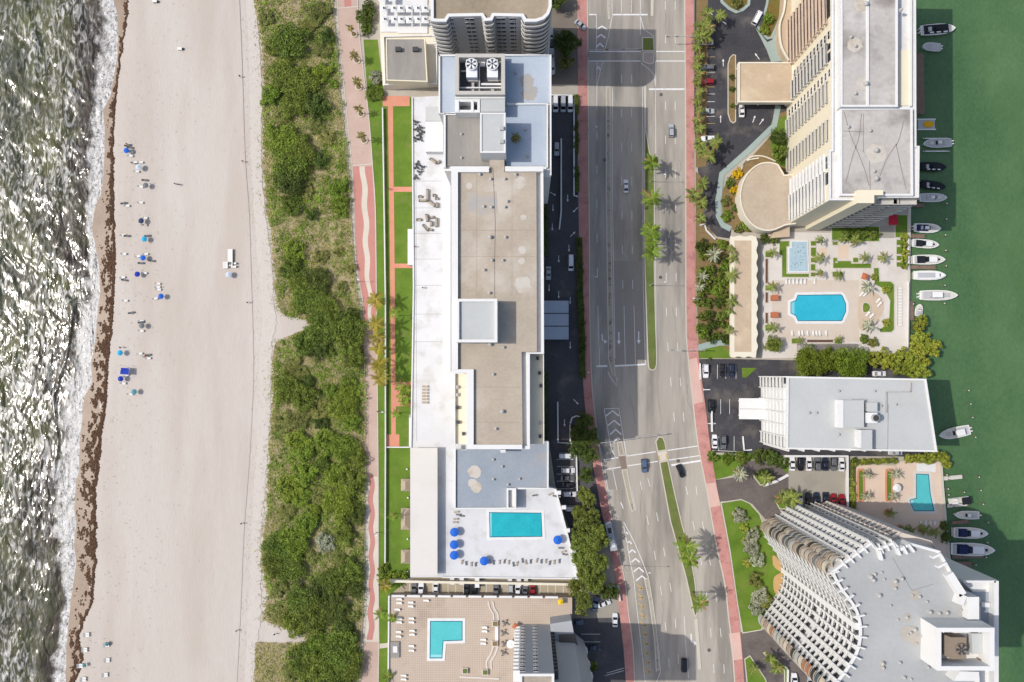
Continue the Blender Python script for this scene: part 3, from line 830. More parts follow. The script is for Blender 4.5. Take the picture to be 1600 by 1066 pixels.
# stall lines
for lot, rows in ((tower_lot, [((1095, y), (1117, y)) for y in (74, 89, 101, 113, 136, 147, 159, 182, 193)]),
                  (low_lot, [((x, 570), (x, 592)) for x in (1121, 1134, 1150)] + [((x, 624), (x, 647)) for x in (1126, 1140)] + [((x, 682), (x, 704)) for x in (1123, 1147)] + [((1113, 704), (1160, 706))]),
                  (hotel_lot, [((870, y), (896, y)) for y in (718, 729, 741, 752, 764)]),
                  (south_lot, [((908, 991), (938, 991)), ((905, 1003), (938, 1003)), ((905, 1015), (938, 1015)), ((948, 1052), (975, 1044)), ((945, 1056), (975, 1048))]),
                  (lane, [((x, 912), (x, 930)) for x in range(640, 890, 12)])):
    for a, b in rows:
        strip('stall_line', [a, b], 0.14, 0.045, m_yellow if lot is tower_lot and a[1] in (74, 89, 101, 136, 193) else m_paint, lot)
for a in ((1108, 20, 300), (1130, 98, 0), (1183, 88, 325), (1126, 186, 0), (1178, 186, 20), (1190, 190, 35), (1131, 35, 130), (1105, 34, 130)):
    arrow(*a, 0.8, parent=tower_lot, z=0.045)
arrow(1102, 609, 270, 1.0, parent=low_lot, z=0.045); arrow(1111, 662, 90, 1.0, parent=low_lot, z=0.045)
for a in ((887, 310, 180), (899, 328, 225), (889, 388, 180), (864, 325, 180), (873, 405, 180), (858, 450, 180), (873, 461, 180), (891, 470, 180), (891, 540, 180), (882, 661, 180), (900, 628, 135), (895, 366, 45), (864, 303, 120), (863, 355, 180)):
    arrow(*a, 0.75, parent=hotel_lot, z=0.045)
for x, y in ((1033, 148), (1032, 433.5), (1108, 1016), (1060, 720), (945, 250)):
    MB().cyl(0, 0, 0, 0.006, 0.6, 0.6, 16).build('manhole_ring', m_lot, road, loc=P(x, y, 0.03))
    MB().cyl(0, 0, 0.006, 0.012, 0.4, 0.4, 16).build('manhole_cover', m_lot2, road, loc=P(x, y, 0.03))
_cr = random.Random(31)
m_seal = mat('crack_seal', C(112, 108, 104), var=0.1)
for x, y in ((938, 330), (978, 360), (982, 200), (1047, 330), (1062, 250), (1050, 480), (1075, 600), (1030, 630), (985, 620), (1010, 810), (1035, 940), (1100, 850), (1120, 990), (1000, 760), (1040, 20), (940, 500)):
    pts = [(x, y)]
    for k in range(5):
        pts.append((pts[-1][0] + _cr.uniform(-3, 3) + (pts[-1][1] > 600) * 1.5, pts[-1][1] + _cr.uniform(5, 11)))
    strip('crack_seal_line', pts, 0.09, 0.03, m_seal, road, sm=2)
# trampled pale strip along the dune foot, footprints
m_tramp = mat('trampled_sand', C(208, 200, 191), var=0.05, s=0.6, s2=2.5, bump=0.5, bs=2.0)
_tl = [(383, -40), (390, 130), (392, 250), (399, 360), (407, 460), (410, 500), (405, 560), (404, 640), (398, 740), (392, 850), (388, 950), (382, 1060), (380, 1120)]
_tr = [(397, -40), (409, 130), (408, 250), (414, 330), (424, 400), (428, 475), (432, 505), (424, 535), (423, 640), (416, 740), (407, 850), (408, 960), (395, 1060), (396, 1120)]
sheet('trampled_sand', ragged(_tl, 1.5) + ragged(_tr, 1.5)[::-1], 0.31, m_tramp)
_fr = random.Random(17)
_fm = MB()
for k in range(1500):
    y = _fr.uniform(0, 1066)
    x = interp(WRACK, y) + 8 + abs(_fr.gauss(0, 70)) if k % 2 else interp(_tl, y) + _fr.uniform(-12, 20)
    if x > interp(_tr, y): continue
    c = P(x, y, 0.0); a = _fr.uniform(0, 3.14); s = _fr.uniform(.12, .3)
    zz = 0.33 if x > interp(_tl, y) else 0.275
    _fm.add([(c.x + s * math.cos(a), c.y + s * math.sin(a), zz), (c.x - .4 * s * math.sin(a), c.y + .4 * s * math.cos(a), zz), (c.x - s * math.cos(a), c.y - s * math.sin(a), zz), (c.x + .4 * s * math.sin(a), c.y - .4 * s * math.cos(a), zz)], [(0, 1, 2, 3)])
tag(_fm.build('footprints', mat('footprint_sand', C(176, 164, 150), var=0.1), fix=False), 'scattered footprints and scuffs pressed into the sand', 'footprints', kind='stuff')
# ================================================================== building materials
m_roofw = mat('white_roof', C(216, 217, 219), var=0.06, s=0.2, s2=3.0, stain=C(196, 195, 192), stain_amt=0.8, stain_s=0.16, stain_lo=0.5)
m_rooft = mat('tan_roof', (C(168, 156, 140), C(195, 183, 166)), s=0.09, s2=1.3, stain=C(208, 200, 188), stain_amt=0.7, stain_s=0.06, stain_lo=0.5)
m_roofb = mat('blue_grey_roof', (C(170, 182, 196), C(192, 202, 212)), s=0.1, s2=1.2, stain=C(188, 176, 166), stain_amt=0.4, stain_s=0.09, stain_lo=0.58)
m_roofb2 = mat('slate_blue_roof', (C(142, 152, 164), C(164, 173, 183)), s=0.1, s2=1.2, stain=C(174, 160, 152), stain_amt=0.5, stain_s=0.1, stain_lo=0.58)
m_roofg = mat('grey_roof', (C(140, 136, 130), C(166, 162, 156)), s=0.12, s2=1.4, stretch=(1.0, 0.25, 1.0), stain=C(112, 108, 104), stain_amt=0.4, stain_s=0.12)
m_roofl = mat('light_grey_roof', (C(186, 189, 188), C(199, 202, 201)), s=0.08, s2=1.0, stain=C(188, 180, 164), stain_amt=0.4, stain_s=0.07, stain_lo=0.6)
m_roofo = mat('old_concrete_roof', (C(176, 170, 164), C(206, 202, 196)), s=0.07, s2=0.9, stain=C(128, 120, 114), stain_amt=0.85, stain_s=0.055, stain_lo=0.5)
m_roofbe = mat('beige_roof', (C(186, 164, 138), C(208, 188, 162)), s=0.12, s2=1.3, stain=C(222, 206, 178), stain_amt=0.6, stain_s=0.14)
m_conc = mat('tower_white', C(230, 230, 228), var=0.03, s=0.3, stain=C(216, 214, 208), stain_amt=0.3, stain_s=0.2)
m_cream = mat('tower_cream', C(236, 226, 200), var=0.04, s=0.3)
m_peach = mat('tower_peach', C(228, 196, 168), var=0.05, s=0.3)
m_glass = mat('window_glass', (0.025, 0.03, 0.035), var=0.4, s=0.6, rough=0.12, spec=0.6, rnd=0.35)
m_metal = mat('galvanised_metal', C(182, 180, 176), var=0.15, s=1.0, rough=0.7)
m_dark = mat('dark_metal', C(70, 72, 74), var=0.15, s=1.0, rough=0.6)
m_fanw = mat('fan_white', C(232, 234, 236), var=0.05, rough=0.5)
m_joint = mat('deck_joint', C(150, 150, 150), var=0.05)

def block(name, px, ztop, z0, m, parent, side=None):
    """solid with a roof outline given in photo pixels at its roof level"""
    return MB().prism(PL(px, ztop), z0, ztop).build(name, m, parent, fix=False)

def rect(x0, y0, x1, y1):
    return [(x0, y0), (x1, y0), (x1, y1), (x0, y1)]

VENT = None
def vent(px, py, z, parent, k=1.0):
    global VENT
    if VENT is None:
        a = MB().cyl(0, 0, 0, 0.12, 0.55, 0.5, 10).cyl(0, 0, 0.1, 0.75, 0.26, 0.26, 10).cyl(0, 0, 0.7, 0.95, 0.45, 0.16, 10)
        VENT = a.mesh('roof_vent', m_metal)
    return link('roof_vent', VENT, parent, P(px, py, z) - parent.location, sc=k)

def boxpart(name, px, z0, z1, m, parent):
    return MB().prism(PL(px, z1), z0, z1).build(name, m, parent, fix=False)

def slab_with_parapet(parent, px, z, z0, wall_m, roof_m, pw=0.6, ph=0.9, roof_name='roof', wall_name='wall', par_m=None):
    """walls + roof sheet + parapet standing above the roof; the outline is the parapet's top"""
    pts = PL(px, z)
    w = MB().prism(pts, z0, z - ph - 0.02).build(wall_name, wall_m, parent, fix=False)
    o, i = offset_poly(pts, pw)
    r = MB().prism(i, z - ph - 0.015, z - ph).build(roof_name, roof_m, parent, fix=False)
    parapet('parapet', pts, pw, z - ph - 0.018, z, par_m or wall_m, parent)
    return w, r

# ------------------------------------------------------------------ beachfront hotel
hotel = empty('beachfront_hotel', (0, 0, 0), 0, 'long white beachfront hotel with tan flat roof and white terrace beside avenue', 'building')
DECK = 6.0
deck_px = [(643, 152), (686, 150), (848, 160), (848, 690), (858, 762), (869, 764), (905, 905), (690, 902), (641, 902), (641, 700), (645, 450)]
MB().prism(PL(deck_px, DECK), 0.0, DECK).build('terrace_deck', m_roofw, hotel, fix=False)
strip('terrace_edge', [(644, 152), (646, 450), (642, 700)], 0.35, DECK + 0.002, m_white, hotel, z1=DECK + 0.5)
strip('terrace_edge', [(868, 764), (904, 903)], 0.5, DECK + 0.002, m_white, hotel, z1=DECK + 0.8)
strip('terrace_edge', [(691, 902), (904, 904.5)], 0.4, DECK + 0.002, m_white, hotel, z1=DECK + 0.8)
for x, y in ((873, 770), (881, 793), (887, 829), (896, 862), (903, 899)):
    boxpart('planter', rect(x - 3.5, y - 3, x + 3.5, y + 3), DECK, DECK + 1.2, m_white, hotel)
for y in (283, 325, 365, 405, 446, 491, 534):
    strip('deck_joint', [(648, y), (690, y)], 0.12, DECK + 0.012, m_joint, hotel)
strip('deck_joint', [(650, 280), (651, 690)], 0.1, DECK + 0.012, m_joint, hotel)
# main tower
Z = 44.0
M1 = [(705, 260), (849, 260), (850, 553), (828, 553), (828, 702), (729, 702), (729, 583), (706, 583)]
MB().prism(PL(M1, Z), DECK, Z - 1.5).build('wall', m_conc, hotel, fix=False)
TAN = [(717, 269), (838, 269), (839, 550), (815, 550), (816.5, 695), (741, 695), (740, 580), (717, 580)]
MB().prism(PL(TAN, Z), Z - 1.51, Z).build('roof', m_rooft, hotel, fix=False)
boxpart('roof_neck', rect(765, 236, 788, 269.2), Z - 3, Z - 0.01, m_rooft, hotel)
def wallstrip(px, w, z0, z1, m=m_conc, parent=hotel, name='parapet'):
    return strip(name, px, w, z0, m, parent, z1=z1)
boxpart('parapet', [(705, 260), (764, 260), (764, 269), (715.5, 269), (715.5, 577), (706, 577)], Z - 1.5, Z + 1.0, m_conc, hotel)
boxpart('parapet', [(706, 577.2), (740, 577.2), (740, 695), (741, 695), (816, 695), (816, 702), (729, 702), (729, 583), (706, 583)], Z - 1.5, Z + 0.9, m_conc, hotel)
boxpart('parapet', [(789, 260), (849, 260), (849, 268), (789, 268)], Z - 1.5, Z + 0.8, m_conc, hotel)
boxpart('parapet', [(845.5, 268.3), (849, 268.3), (850, 553), (822, 553), (822, 551), (846, 551)], Z - 1.5, Z - 0.1, m_conc, hotel)
boxpart('parapet', [(823.5, 553.4), (828, 553.4), (828, 702), (817, 702), (817, 697), (823.5, 697)], Z - 1.5, Z - 0.1, m_conc, hotel)
# lower side terraces
boxpart('side_terrace', rect(711, 584, 729.5, 694), DECK, Z - 5, m_cream, hotel)
boxpart('side_terrace', rect(828.5, 554, 850, 694), DECK, Z - 5, m_cream, hotel)
strip('terrace_edge', [(710.5, 584), (710.5, 694)], 0.3, Z - 5, m_white, hotel, z1=Z - 4)
strip('terrace_edge', [(849, 554), (849.5, 694)], 0.3, Z - 5, m_white, hotel, z1=Z - 4)
for x, y in ((714, 605), (714, 617), (715, 637), (716, 660), (724, 678), (843, 583), (845, 603), (844, 661), (844, 682), (840, 560)):
    boxpart('air_conditioner', rect(x - 2, y - 2.6, x + 2, y + 2.6), Z - 5, Z - 4.1, m_metal if (x + y) % 2 else m_dark, hotel)
# raised lift house on the roof
slab_with_parapet(hotel, rect(713, 467, 777, 535), Z + 6.3, Z, m_conc, m_roofl, 0.8, 0.8)
for x, y in ((750, 273), (767, 280), (789, 280), (806, 273), (768, 324), (789, 324), (766, 371), (790, 371), (769, 407), (786, 407), (765, 458), (766, 538), (787, 543), (771, 585), (785, 643), (775, 670), (756, 323), (793, 315), (757, 422)):
    vent(x, y, Z, hotel, 1.25 if x in (766, 785) else 0.9)
# north roofs
Zb = 42.0
MB().prism(PL([(686, 86), (861, 85), (861, 275), (849, 275), (849, 262), (694, 266), (694, 178), (686, 178)], Zb), DECK, Zb - 0.9).build('wall', m_conc, hotel, fix=False)
def rf(px, z, m, name='roof'):
    return MB().prism(PL(px, z), z - 0.8, z).build(name, m, hotel, fix=False)
rf([(688, 88), (712, 88), (712, 176), (688, 176)], Zb - 0.3, m_roofb)
rf([(789, 87), (859, 87), (859, 161), (789, 161)], Zb - 0.3, m_roofb)
rf([(790, 163.5), (853, 163.5), (853, 259.5), (790, 259.5)], Zb - 0.35, m_roofb)
rf([(696, 180), (765, 180), (765, 259.5), (696, 259.5)], Zb - 0.3, m_roofg)
for px, w in (([(686.5, 86), (686.5, 177), (711, 177)], 0.5), ([(686, 86.5), (711, 86.5)], 0.5), ([(789, 86), (860.3, 86), (860.3, 274)], 0.5), ([(791, 162.3), (855, 162.3), (855, 262)], 0.6), ([(694.6, 178), (694.6, 262)], 0.6), ([(694, 178.3), (750, 178.3)], 0.5)):
    wallstrip(px, w, Zb - 1, Zb + 0.35)
boxpart('dark_gutter', rect(854.5, 200, 859, 262), Zb - 0.9, Zb - 0.6, m_dark, hotel)
# cooling-tower court with its two big fans
Zm = Zb + 6.2
parapet('court_wall', PL(rect(711, 84, 789, 148), Zm), 1.1, Zb - 0.9, Zm, mat('court_concrete', C(196, 192, 184), var=0.08, s=0.4), hotel)
boxpart('court_floor', rect(713, 86, 787, 146), Zb - 0.9, Zb + 2.4, m_dark, hotel)
for x in (737, 769.5):
    b = boxpart('cooling_unit', rect(x - 8.5, 93, x + 8.5, 121), Zb + 2.4, Zb + 5.6, m_fanw, hotel)
    c = P(x, 102, Zb + 5.6)
    MB().cyl(0, 0, -0.2, 0.9, 1.75, 1.75, 24).build('fan_ring', m_fanw, b, loc=c)
    MB().cyl(0, 0, 0.9, 0.93, 1.5, 1.5, 24).build('fan_well', m_dark, b, loc=c)
    for k in range(6):
        MB().add([(0.15, -0.1, 0.98), (1.45, -0.36, 0.98), (1.45, 0.36, 1.08), (0.15, 0.1, 1.04)], [(0, 1, 2, 3)]).build('fan_blade', m_fanw, b, loc=c, rot=k * math.pi / 3, fix=False)
    MB().cyl(0, 0, 0.95, 1.15, 0.3, 0.3, 10).build('fan_hub', m_dark, b, loc=c)
for i, (x0, y0, x1, y1) in enumerate(((731, 122, 747, 127), (763, 122, 779, 127), (716, 136, 786, 138), (737, 129, 741, 144), (752, 130, 784, 133), (714, 92, 727, 94), (748, 92, 758, 103), (780, 96, 785, 126), (714, 98, 718, 128), (767, 139, 772, 145))):
    boxpart('duct', rect(x0, y0, x1, y1), Zb + 2.4, Zb + 3.2 + 0.3 * (i % 3), m_metal if i % 2 else m_conc, hotel)
for i, px in enumerate(([(749, 90), (749, 145)], [(785, 90), (785, 146)], [(720, 111), (730, 111)])):
    strip('pipe', px, 0.35, Zb + 3, m_metal, hotel, z1=Zb + 3.5)
boxpart('plant_wall', rect(711, 148.3, 789, 154), Zb - 0.3, Zb + 4.5, m_conc, hotel)
boxpart('plant_room', rect(751, 154.2, 789, 175), Zb - 0.3, Zb + 4.0, m_roofl, hotel)
parapet('court_wall', PL(rect(711, 155, 750, 176), Zb + 4), 0.8, Zb - 0.3, Zb + 4, m_conc, hotel)
boxpart('court_floor', rect(713, 157, 748, 174), Zb - 0.3, Zb + 0.5, m_roofg, hotel)
for x in (715, 738):
    boxpart('duct', rect(x - 2, 157, x + 2, 174), Zb + 0.5, Zb + 4.2, m_fanw, hotel)
slab_with_parapet(hotel, rect(750, 176, 790, 239), Zb + 8.5, Zb - 0.3, m_conc, m_roofl, 0.5, 0.25)
boxpart('roof_hatch', rect(781, 197, 787, 203), Zb + 8.2, Zb + 9.2, m_metal, hotel)
boxpart('roof_hatch', rect(781, 218, 787, 224), Zb + 8.2, Zb + 9.0, m_metal, hotel)
for x, y in ((721, 210), (721, 247), (805, 115), (823, 245), (820, 203)):
    vent(x, y, Zb - 0.3, hotel, 0.8)
# low south wing, its small court, terrace pool
Zs = 9.0
MB().prism(PL([(709, 703), (729, 703), (856.6, 690), (856.6, 764), (806, 764), (806, 795), (710, 795)], Zs), DECK - 0.5, Zs - 0.4).build('wall', m_conc, hotel, fix=False)
rf([(713, 703), (729, 704), (729.5, 696), (855, 691), (855, 762), (792, 762), (792, 793.5), (713, 793.5)], Zs - 0.1, m_roofb2)
wallstrip([(711, 697), (711, 794.5), (791, 794.5)], 0.5, Zs - 0.6, Zs + 0.55)
wallstrip([(856, 690), (856, 763.4), (806, 763.4)], 0.6, Zs - 0.6, Zs + 0.4)
parapet('court_wall', PL(rect(791.5, 763, 806.5, 796), Zs + 1), 0.6, DECK, Zs + 1, m_conc, hotel)
boxpart('court_floor', rect(793, 765, 805, 794), DECK, DECK + 0.8, m_roofg, hotel)
for x, y in ((771, 718), (785, 729), (771, 749), (812, 748), (794, 757)):
    vent(x, y, Zs - 0.1, hotel, 0.9)
boxpart('stair_head', rect(782, 703, 790, 707.5), Zs, Zs + 6, m_conc, hotel)
# cabana range along the lawn
boxpart('wall', rect(642, 701, 682, 898), DECK, Zs - 0.3, m_conc, hotel)
boxpart('cabana_roof', rect(641, 700, 683.5, 899.5), Zs - 0.3, Zs, mat('cabana_roof', C(222, 218, 212), var=0.03, s=0.3, stain=C(206, 200, 192), stain_amt=0.3), hotel)
boxpart('terrace_bar_roof', rect(665, 190, 692, 237), DECK, DECK + 3.2, m_white, hotel)
boxpart('terrace_bar_roof', rect(665, 167, 690, 189.5), DECK, DECK + 2.6, m_roofl, hotel)
boxpart('terrace_step', rect(692, 270, 704, 580), DECK, DECK + 0.3, m_white, hotel)
boxpart('terrace_step', rect(637, 358, 645, 414), 0, 3.0, m_white, hotel)
boxpart('terrace_step', rect(639, 648, 646, 698), 0, 3.0, m_white, hotel)
# porte-cochere canopies in three strips
for y0, y1 in ((470, 489), (490.5, 509), (510.5, 530.5)):
    boxpart('canopy', [(848, y0), (888.5, y0), (888.5, y1), (848, y1)], 4.4, 4.7, m_roofb, hotel)
for x in (852, 885):
    for y in (476, 524):
        boxpart('canopy_post', rect(x - .8, y - .8, x + .8, y + .8), 0.03, 4.4, m_white, hotel)

def pool(name, px, z, label, cat='swimming pool', depth=1.5, coping=0.9, m_cop=None, water=None, sm=0, steps=None):
    """sunken look: coping ring, tiled basin, water sheet"""
    e = empty(name, P(*px[0], z), 0, label, cat)
    pts = [(p - P(*px[0], z)) for p in PL(px, z)]
    o, i = offset_poly(pts, coping)
    parapet('coping', pts, coping, 0.004, 0.10, m_cop or m_white, e)
    b = MB().prism(i, 0.004, 0.02).build('basin_floor', mat('pool_tile', C(70, 190, 205), var=0.06, s=0.5), e, fix=False)
    w = MB()
    n = len(i)
    w.prism(i, 0.03, 0.06)
    o2 = w.build('water', water or m_pool, e, fix=False)
    if steps:
        for k, q in enumerate(steps):
            MB().prism([p - P(*px[0], z) for p in PL(q, z)], 0.05, 0.066 + k * .004).build('step', mat('pool_step', C(150, 214, 220), var=0.05), e, fix=False)
    parapet('tile_band', [Vector((*p, 0)) for p in i], 0.28, 0.022, 0.085, mat('pool_tile_dark', C(40, 110, 130), var=0.1), e)
    return e
m_pool = mat('pool_water', ((0.012, 0.30, 0.36), (0.022, 0.42, 0.47)), s=0.3, s2=1.3, rough=0.08, bump=0.3, bs=2.2, spec=0.5)
m_pool2 = mat('pool_water_pale', ((0.07, 0.42, 0.43), (0.11, 0.50, 0.50)), s=0.12, s2=1.0, rough=0.08, bump=0.15, bs=2.2, spec=0.5)
m_pool3 = mat('pool_water_blue', ((0.020, 0.35, 0.48), (0.045, 0.43, 0.56)), s=0.12, s2=1.0, rough=0.08, bump=0.12, bs=2.2, spec=0.5)
pool('swimming_pool', [(760, 796), (850, 797), (852, 843), (761, 844)], DECK + 0.005, 'rectangular rippled turquoise pool on the white hotel terrace', steps=[[(765, 801), (768, 801), (768, 839), (765, 839)]])

# ------------------------------------------------------------------ apartment block at the top edge
apt = empty('balcony_apartment_block', (0, 0, 0), 0, 'apartment block with stacked curved balconies cut by top edge of picture', 'building')
Za = 46.0
APX = [(672, -70), (862, -70), (862, 10), (858, 22), (850, 30), (838, 34), (820, 34), (815, 26), (772, 25), (769, 32), (757, 33), (752, 25), (702, 26), (697, 34), (684, 34), (673, 33)]
slab_with_parapet(apt, APX, Za, 0, mat('apartment_grey', C(188, 186, 182), var=0.05, s=0.3), mat('apartment_roof', (C(140, 126, 106), C(178, 164, 142)), s=0.06, s2=0.8), 0.9, 0.8, par_m=m_conc)
m_balc = mat('balcony_render', C(226, 222, 214), var=0.05, s=0.4)
def curved_balcony_stack(px, z_top, n, fh, out=1.6, parent=apt, name='balcony', m=m_balc):
    """px: curved outer line; each storey a slab with an upstand rail"""
    base = P(*px[0], z_top)
    pts = [p - base for p in PL(spline(px, 4), z_top)]
    mb = MB()
    ribbon_mesh(mb, pts, 0.16, 0.0, 1.05)
    inner = [p + Vector((0, 2.2, 0)) for p in pts]
    k = len(pts)
    v = [(p.x, p.y, 0.0) for p in pts] + [(p.x, p.y, 0.0) for p in inner] + [(p.x, p.y, -0.22) for p in pts] + [(p.x, p.y, -0.22) for p in inner]
    f = []
    for i in range(k - 1):
        f += [(i, i + 1, k + i + 1, k + i), (2 * k + i + 1, 2 * k + i, 3 * k + i, 3 * k + i + 1), (i + 1, i, 2 * k + i, 2 * k + i + 1)]
    mb.add(v, f)
    me = mb.mesh(name, m)
    for i in range(n):
        link(name, me, parent, base - Vector((0, 0, fh * (i + 1))))
FH = 2.65
curved_balcony_stack([(673, 33.5), (684, 36), (697, 36), (702, 27)], Za, 14, FH)
curved_balcony_stack([(753, 27), (758, 35), (769, 34.5), (772, 27)], Za, 14, FH)
curved_balcony_stack([(814, 27), (820, 36), (838, 37), (851, 33), (859, 24), (863, 10)], Za, 14, FH)
WIN = {}
def window(parent, c, nrm, w, h, name='window', frame=None, depth=0.06):
    """flat framed window standing proud of a wall; c centre, nrm outward horizontal direction"""
    key = (round(w, 2), round(h, 2), frame.name if frame else '')
    if key not in WIN:
        mb = MB().box(-w / 2, w / 2, 0.0, depth, -h / 2, h / 2)
        WIN[key] = mb.mesh('window', m_glass)
    o = link(name, WIN[key], parent, c, rot=math.atan2(nrm[1], nrm[0]) - math.pi / 2)
    if frame:
        fk = ('f',) + key
        if fk not in WIN:
            mb = MB().box(-w / 2 - .12, w / 2 + .12, 0, depth + .06, -h / 2 - .14, -h / 2).box(-w / 2 - .12, w / 2 + .12, 0, depth + .06, h / 2, h / 2 + .12)
            mb.box(-.05, .05, 0, depth + .04, -h / 2, h / 2)
            WIN[fk] = mb.mesh('window_frame', frame)
        link('window_frame', WIN[fk], o)
    return o
for fl in range(13):
    z = Za - FH * (fl + 0.45) - 0.6
    for x, w in ((704.5, 0.8), (733, 2.6), (782, 2.6), (803, 2.6)):
        yy = 25.5 if x > 760 else 26
        p = P(x, yy, Za)
        window(apt, Vector((p.x, p.y, z)), (0, -1), w, 1.5, frame=m_conc)

# ------------------------------------------------------------------ low buildings top left
pav = empty('beach_club_house', (0, 0, 0), 0, 'low beach club house with white canopies and grey roof box, top edge', 'building')
boxpart('club_wall', [(592, -60), (680, -60), (684, 130), (598, 134), (594, 60)], 0, 4.0, m_wallc, pav)
boxpart('club_terrace', [(594, -60), (668, -60), (668, 52), (622, 52), (622, 50), (595, 50)], 4.01, 4.4, m_white, pav)
slab_with_parapet(pav, [(603, 60), (664, 60), (668, 128), (604, 126)], 8.5, 4.0, m_cream, m_roofg, 0.35, 0.15)
for x in (622, 649):
    boxpart('air_conditioner', rect(x - 4.5, 73, x + 4.5, 79.5), 8.4, 9.6, m_dark, pav)
parapet('terrace_wall', PL([(598, 56), (683, 54), (683, 131), (600, 133)], 4.9), 0.4, 4.0, 4.9, m_white, pav)
for k in range(14):
    y = 34 + k * 3.7
    strip('pergola_beam', [(670 + k * 0.9, y), (683, y)], 0.35, 6.0, m_white, pav, z1=6.25)
for k in range(6):
    strip('pergola_beam', [(684, 46 + k * 6.5), (702, 46 + k * 6.5)], 0.6, 6.0, mat('louvre_grey', C(150, 150, 150), var=0.05), pav, z1=6.25)
cz = 4.4
i_ = 0
for y, xs in ((2, (599, 615)), (19, (602, 618, 628.5, 641.5, 654.5, 666)), (36, (603.5, 619, 629, 642, 655, 666))):
    for x in xs:
        e = empty('square_canopy', P(x, y, cz), 0, None, 'canopy', 'white canopies on the beach club terrace')
        e['label'] = 'white square canopy on beach club terrace, ' + ('top' if y == 2 else 'middle' if y == 19 else 'bottom') + ' row, ' + ordinal(xs.index(x)) + ' from left'
        MB().cyl(0, 0, 0, 2.6, 0.05, 0.05, 6).build('pole', m_metal, e)
        s = 1.25
        MB().add([(-s, -s, 2.3), (s, -s, 2.3), (s, s, 2.3), (-s, s, 2.3), (0, 0, 3.0)], [(0, 1, 4), (1, 2, 4), (2, 3, 4), (3, 0, 4)]).build('canopy_cloth', m_white, e, fix=False)
        MB().box(-.28, .28, -.28, .28, 2.95, 3.15).build('cap', m_dark, e)

# ------------------------------------------------------------------ lower hotel with L-shaped pool
low = empty('lower_hotel', (0, 0, 0), 0, 'hotel with beige tiled pool terrace and grey roofs at bottom edge', 'building')
Zl = 4.0
m_tile = mat('terrace_tile', (C(180, 162, 144), C(197, 180, 162)), s=0.12, s2=1.5, stain=C(148, 128, 108), stain_amt=0.6, stain_s=0.1, stain_lo=0.55)
def grid_tile(m, size, col, lw=0.10):
    """thin grout lines over a material, on world axes"""
    nt = m.node_tree
    N, L = nt.nodes.new, nt.links.new
    b = nt.nodes['Principled BSDF']
    src = b.inputs['Base Color'].links[0].from_socket
    g = N('ShaderNodeNewGeometry').outputs['Position']
    br = N('ShaderNodeTexBrick')
    br.offset = 0.0
    br.inputs['Scale'].default_value = 1.0
    br.inputs['Brick Width'].default_value = size
    br.inputs['Row Height'].default_value = size
    br.inputs['Mortar Size'].default_value = lw
    br.inputs['Mortar Smooth'].default_value = 0.1
    L(g, br.inputs['Vector'])
    mx = N('ShaderNodeMix'); mx.data_type = 'RGBA'
    L(br.outputs['Fac'], mx.inputs[0]); L(src, mx.inputs[6]); mx.inputs[7].default_value = (*col, 1)
    L(mx.outputs[2], b.inputs['Base Color'])
grid_tile(m_tile, 0.75, C(206, 192, 178), 0.05)
boxpart('terrace_deck', [(608, 931), (894, 934), (893, 1130), (606, 1130)], 0, Zl, m_tile, low)
strip('terrace_edge', [(607.5, 931), (606, 1130)], 0.5, Zl + .002, m_white, low, z1=Zl + 0.5)
for i in range(11):
    x = 612 + i * 24
    strip('terrace_edge', [(x, 931.5 + i * .2), (x + 20, 931.7 + i * .2)], 0.7, Zl + .002, m_white, low, z1=Zl + 0.7)
strip('terrace_edge', [(608, 908.5), (894, 913.5)], 0.8, 0.03, m_wallc, low, z1=3.2)
boxpart('spa_tub', rect(610, 1003, 624, 1028), Zl, Zl + 0.5, m_roofg, low)
boxpart('spa_step', rect(614, 1010, 621, 1020), Zl + 0.5, Zl + 0.8, m_white, low)
for x0 in (763, 770):
    strip('terrace_step', [(x0, 940), (x0 + 2, 950), (x0 + 8, 960), (x0 + 8.5, 974)], 0.5, Zl + .002, m_deckw, low, z1=Zl + 0.2)
    strip('terrace_step', [(x0 + 8, 1010), (x0 + 4, 1022), (x0 - 3, 1034), (x0 - 2, 1046)], 0.5, Zl + .002, m_deckw, low, z1=Zl + 0.2)
for x, y in ((773.5, 975), (773, 1006), (726.5, 1049), (758, 1051)):
    boxpart('planter_box', rect(x - 4.5, y - 4.5, x + 4.5, y + 4.5), Zl, Zl + 0.8, m_deckw, low)
    boxpart('planter_soil', rect(x - 3.5, y - 3.5, x + 3.5, y + 3.5), Zl + 0.8, Zl + 0.9, m_lawn2 if y > 1040 else m_soil, low)
boxpart('bench_wall', rect(773.5, 980, 778.5, 1001), Zl, Zl + 0.5, m_white, low)
strip('terrace_step', [(718, 1058), (780, 1061)], 0.5, Zl + .002, m_deckw, low, z1=Zl + 0.25)
Zw = 45.6
LT = [(812, 1053), (866, 1053), (866, 1067), (885, 1072), (910, 1073), (932, 1092), (932, 1160), (812, 1160)]
m_ltw = mat('lower_tower_grey', C(180, 183, 187), var=0.04, s=0.4)
slab_with_parapet(low, LT, Zw, 0, m_ltw, mat('lower_tower_roof', (C(150, 138, 124), C(196, 184, 168)), s=0.3, s2=1.6), 0.7, 0.6, par_m=m_conc)
LTY = P(840, 1053, Zw).y
for fl in range(14):
    z = 5.2 + fl * 2.85
    for x, w in ((816.5, 1.3), (837.5, 1.3)):
        window(low, Vector((P(x, 1053, Zw).x, LTY, z + 1.2)), (0, 1), w, 1.5, frame=m_conc)
    p = P(812, 1062, Zw)
    MB().box(-1.9, 0, -1.6, 1.6, 0, 1.0).build('balcony', m_conc, low, loc=(p.x, p.y, z))
    q = P(866, 1060, Zw)
    MB().box(0, 1.3, -1.2, 1.2, 0, 0.9).build('balcony', m_dark, low, loc=(q.x, q.y, z))
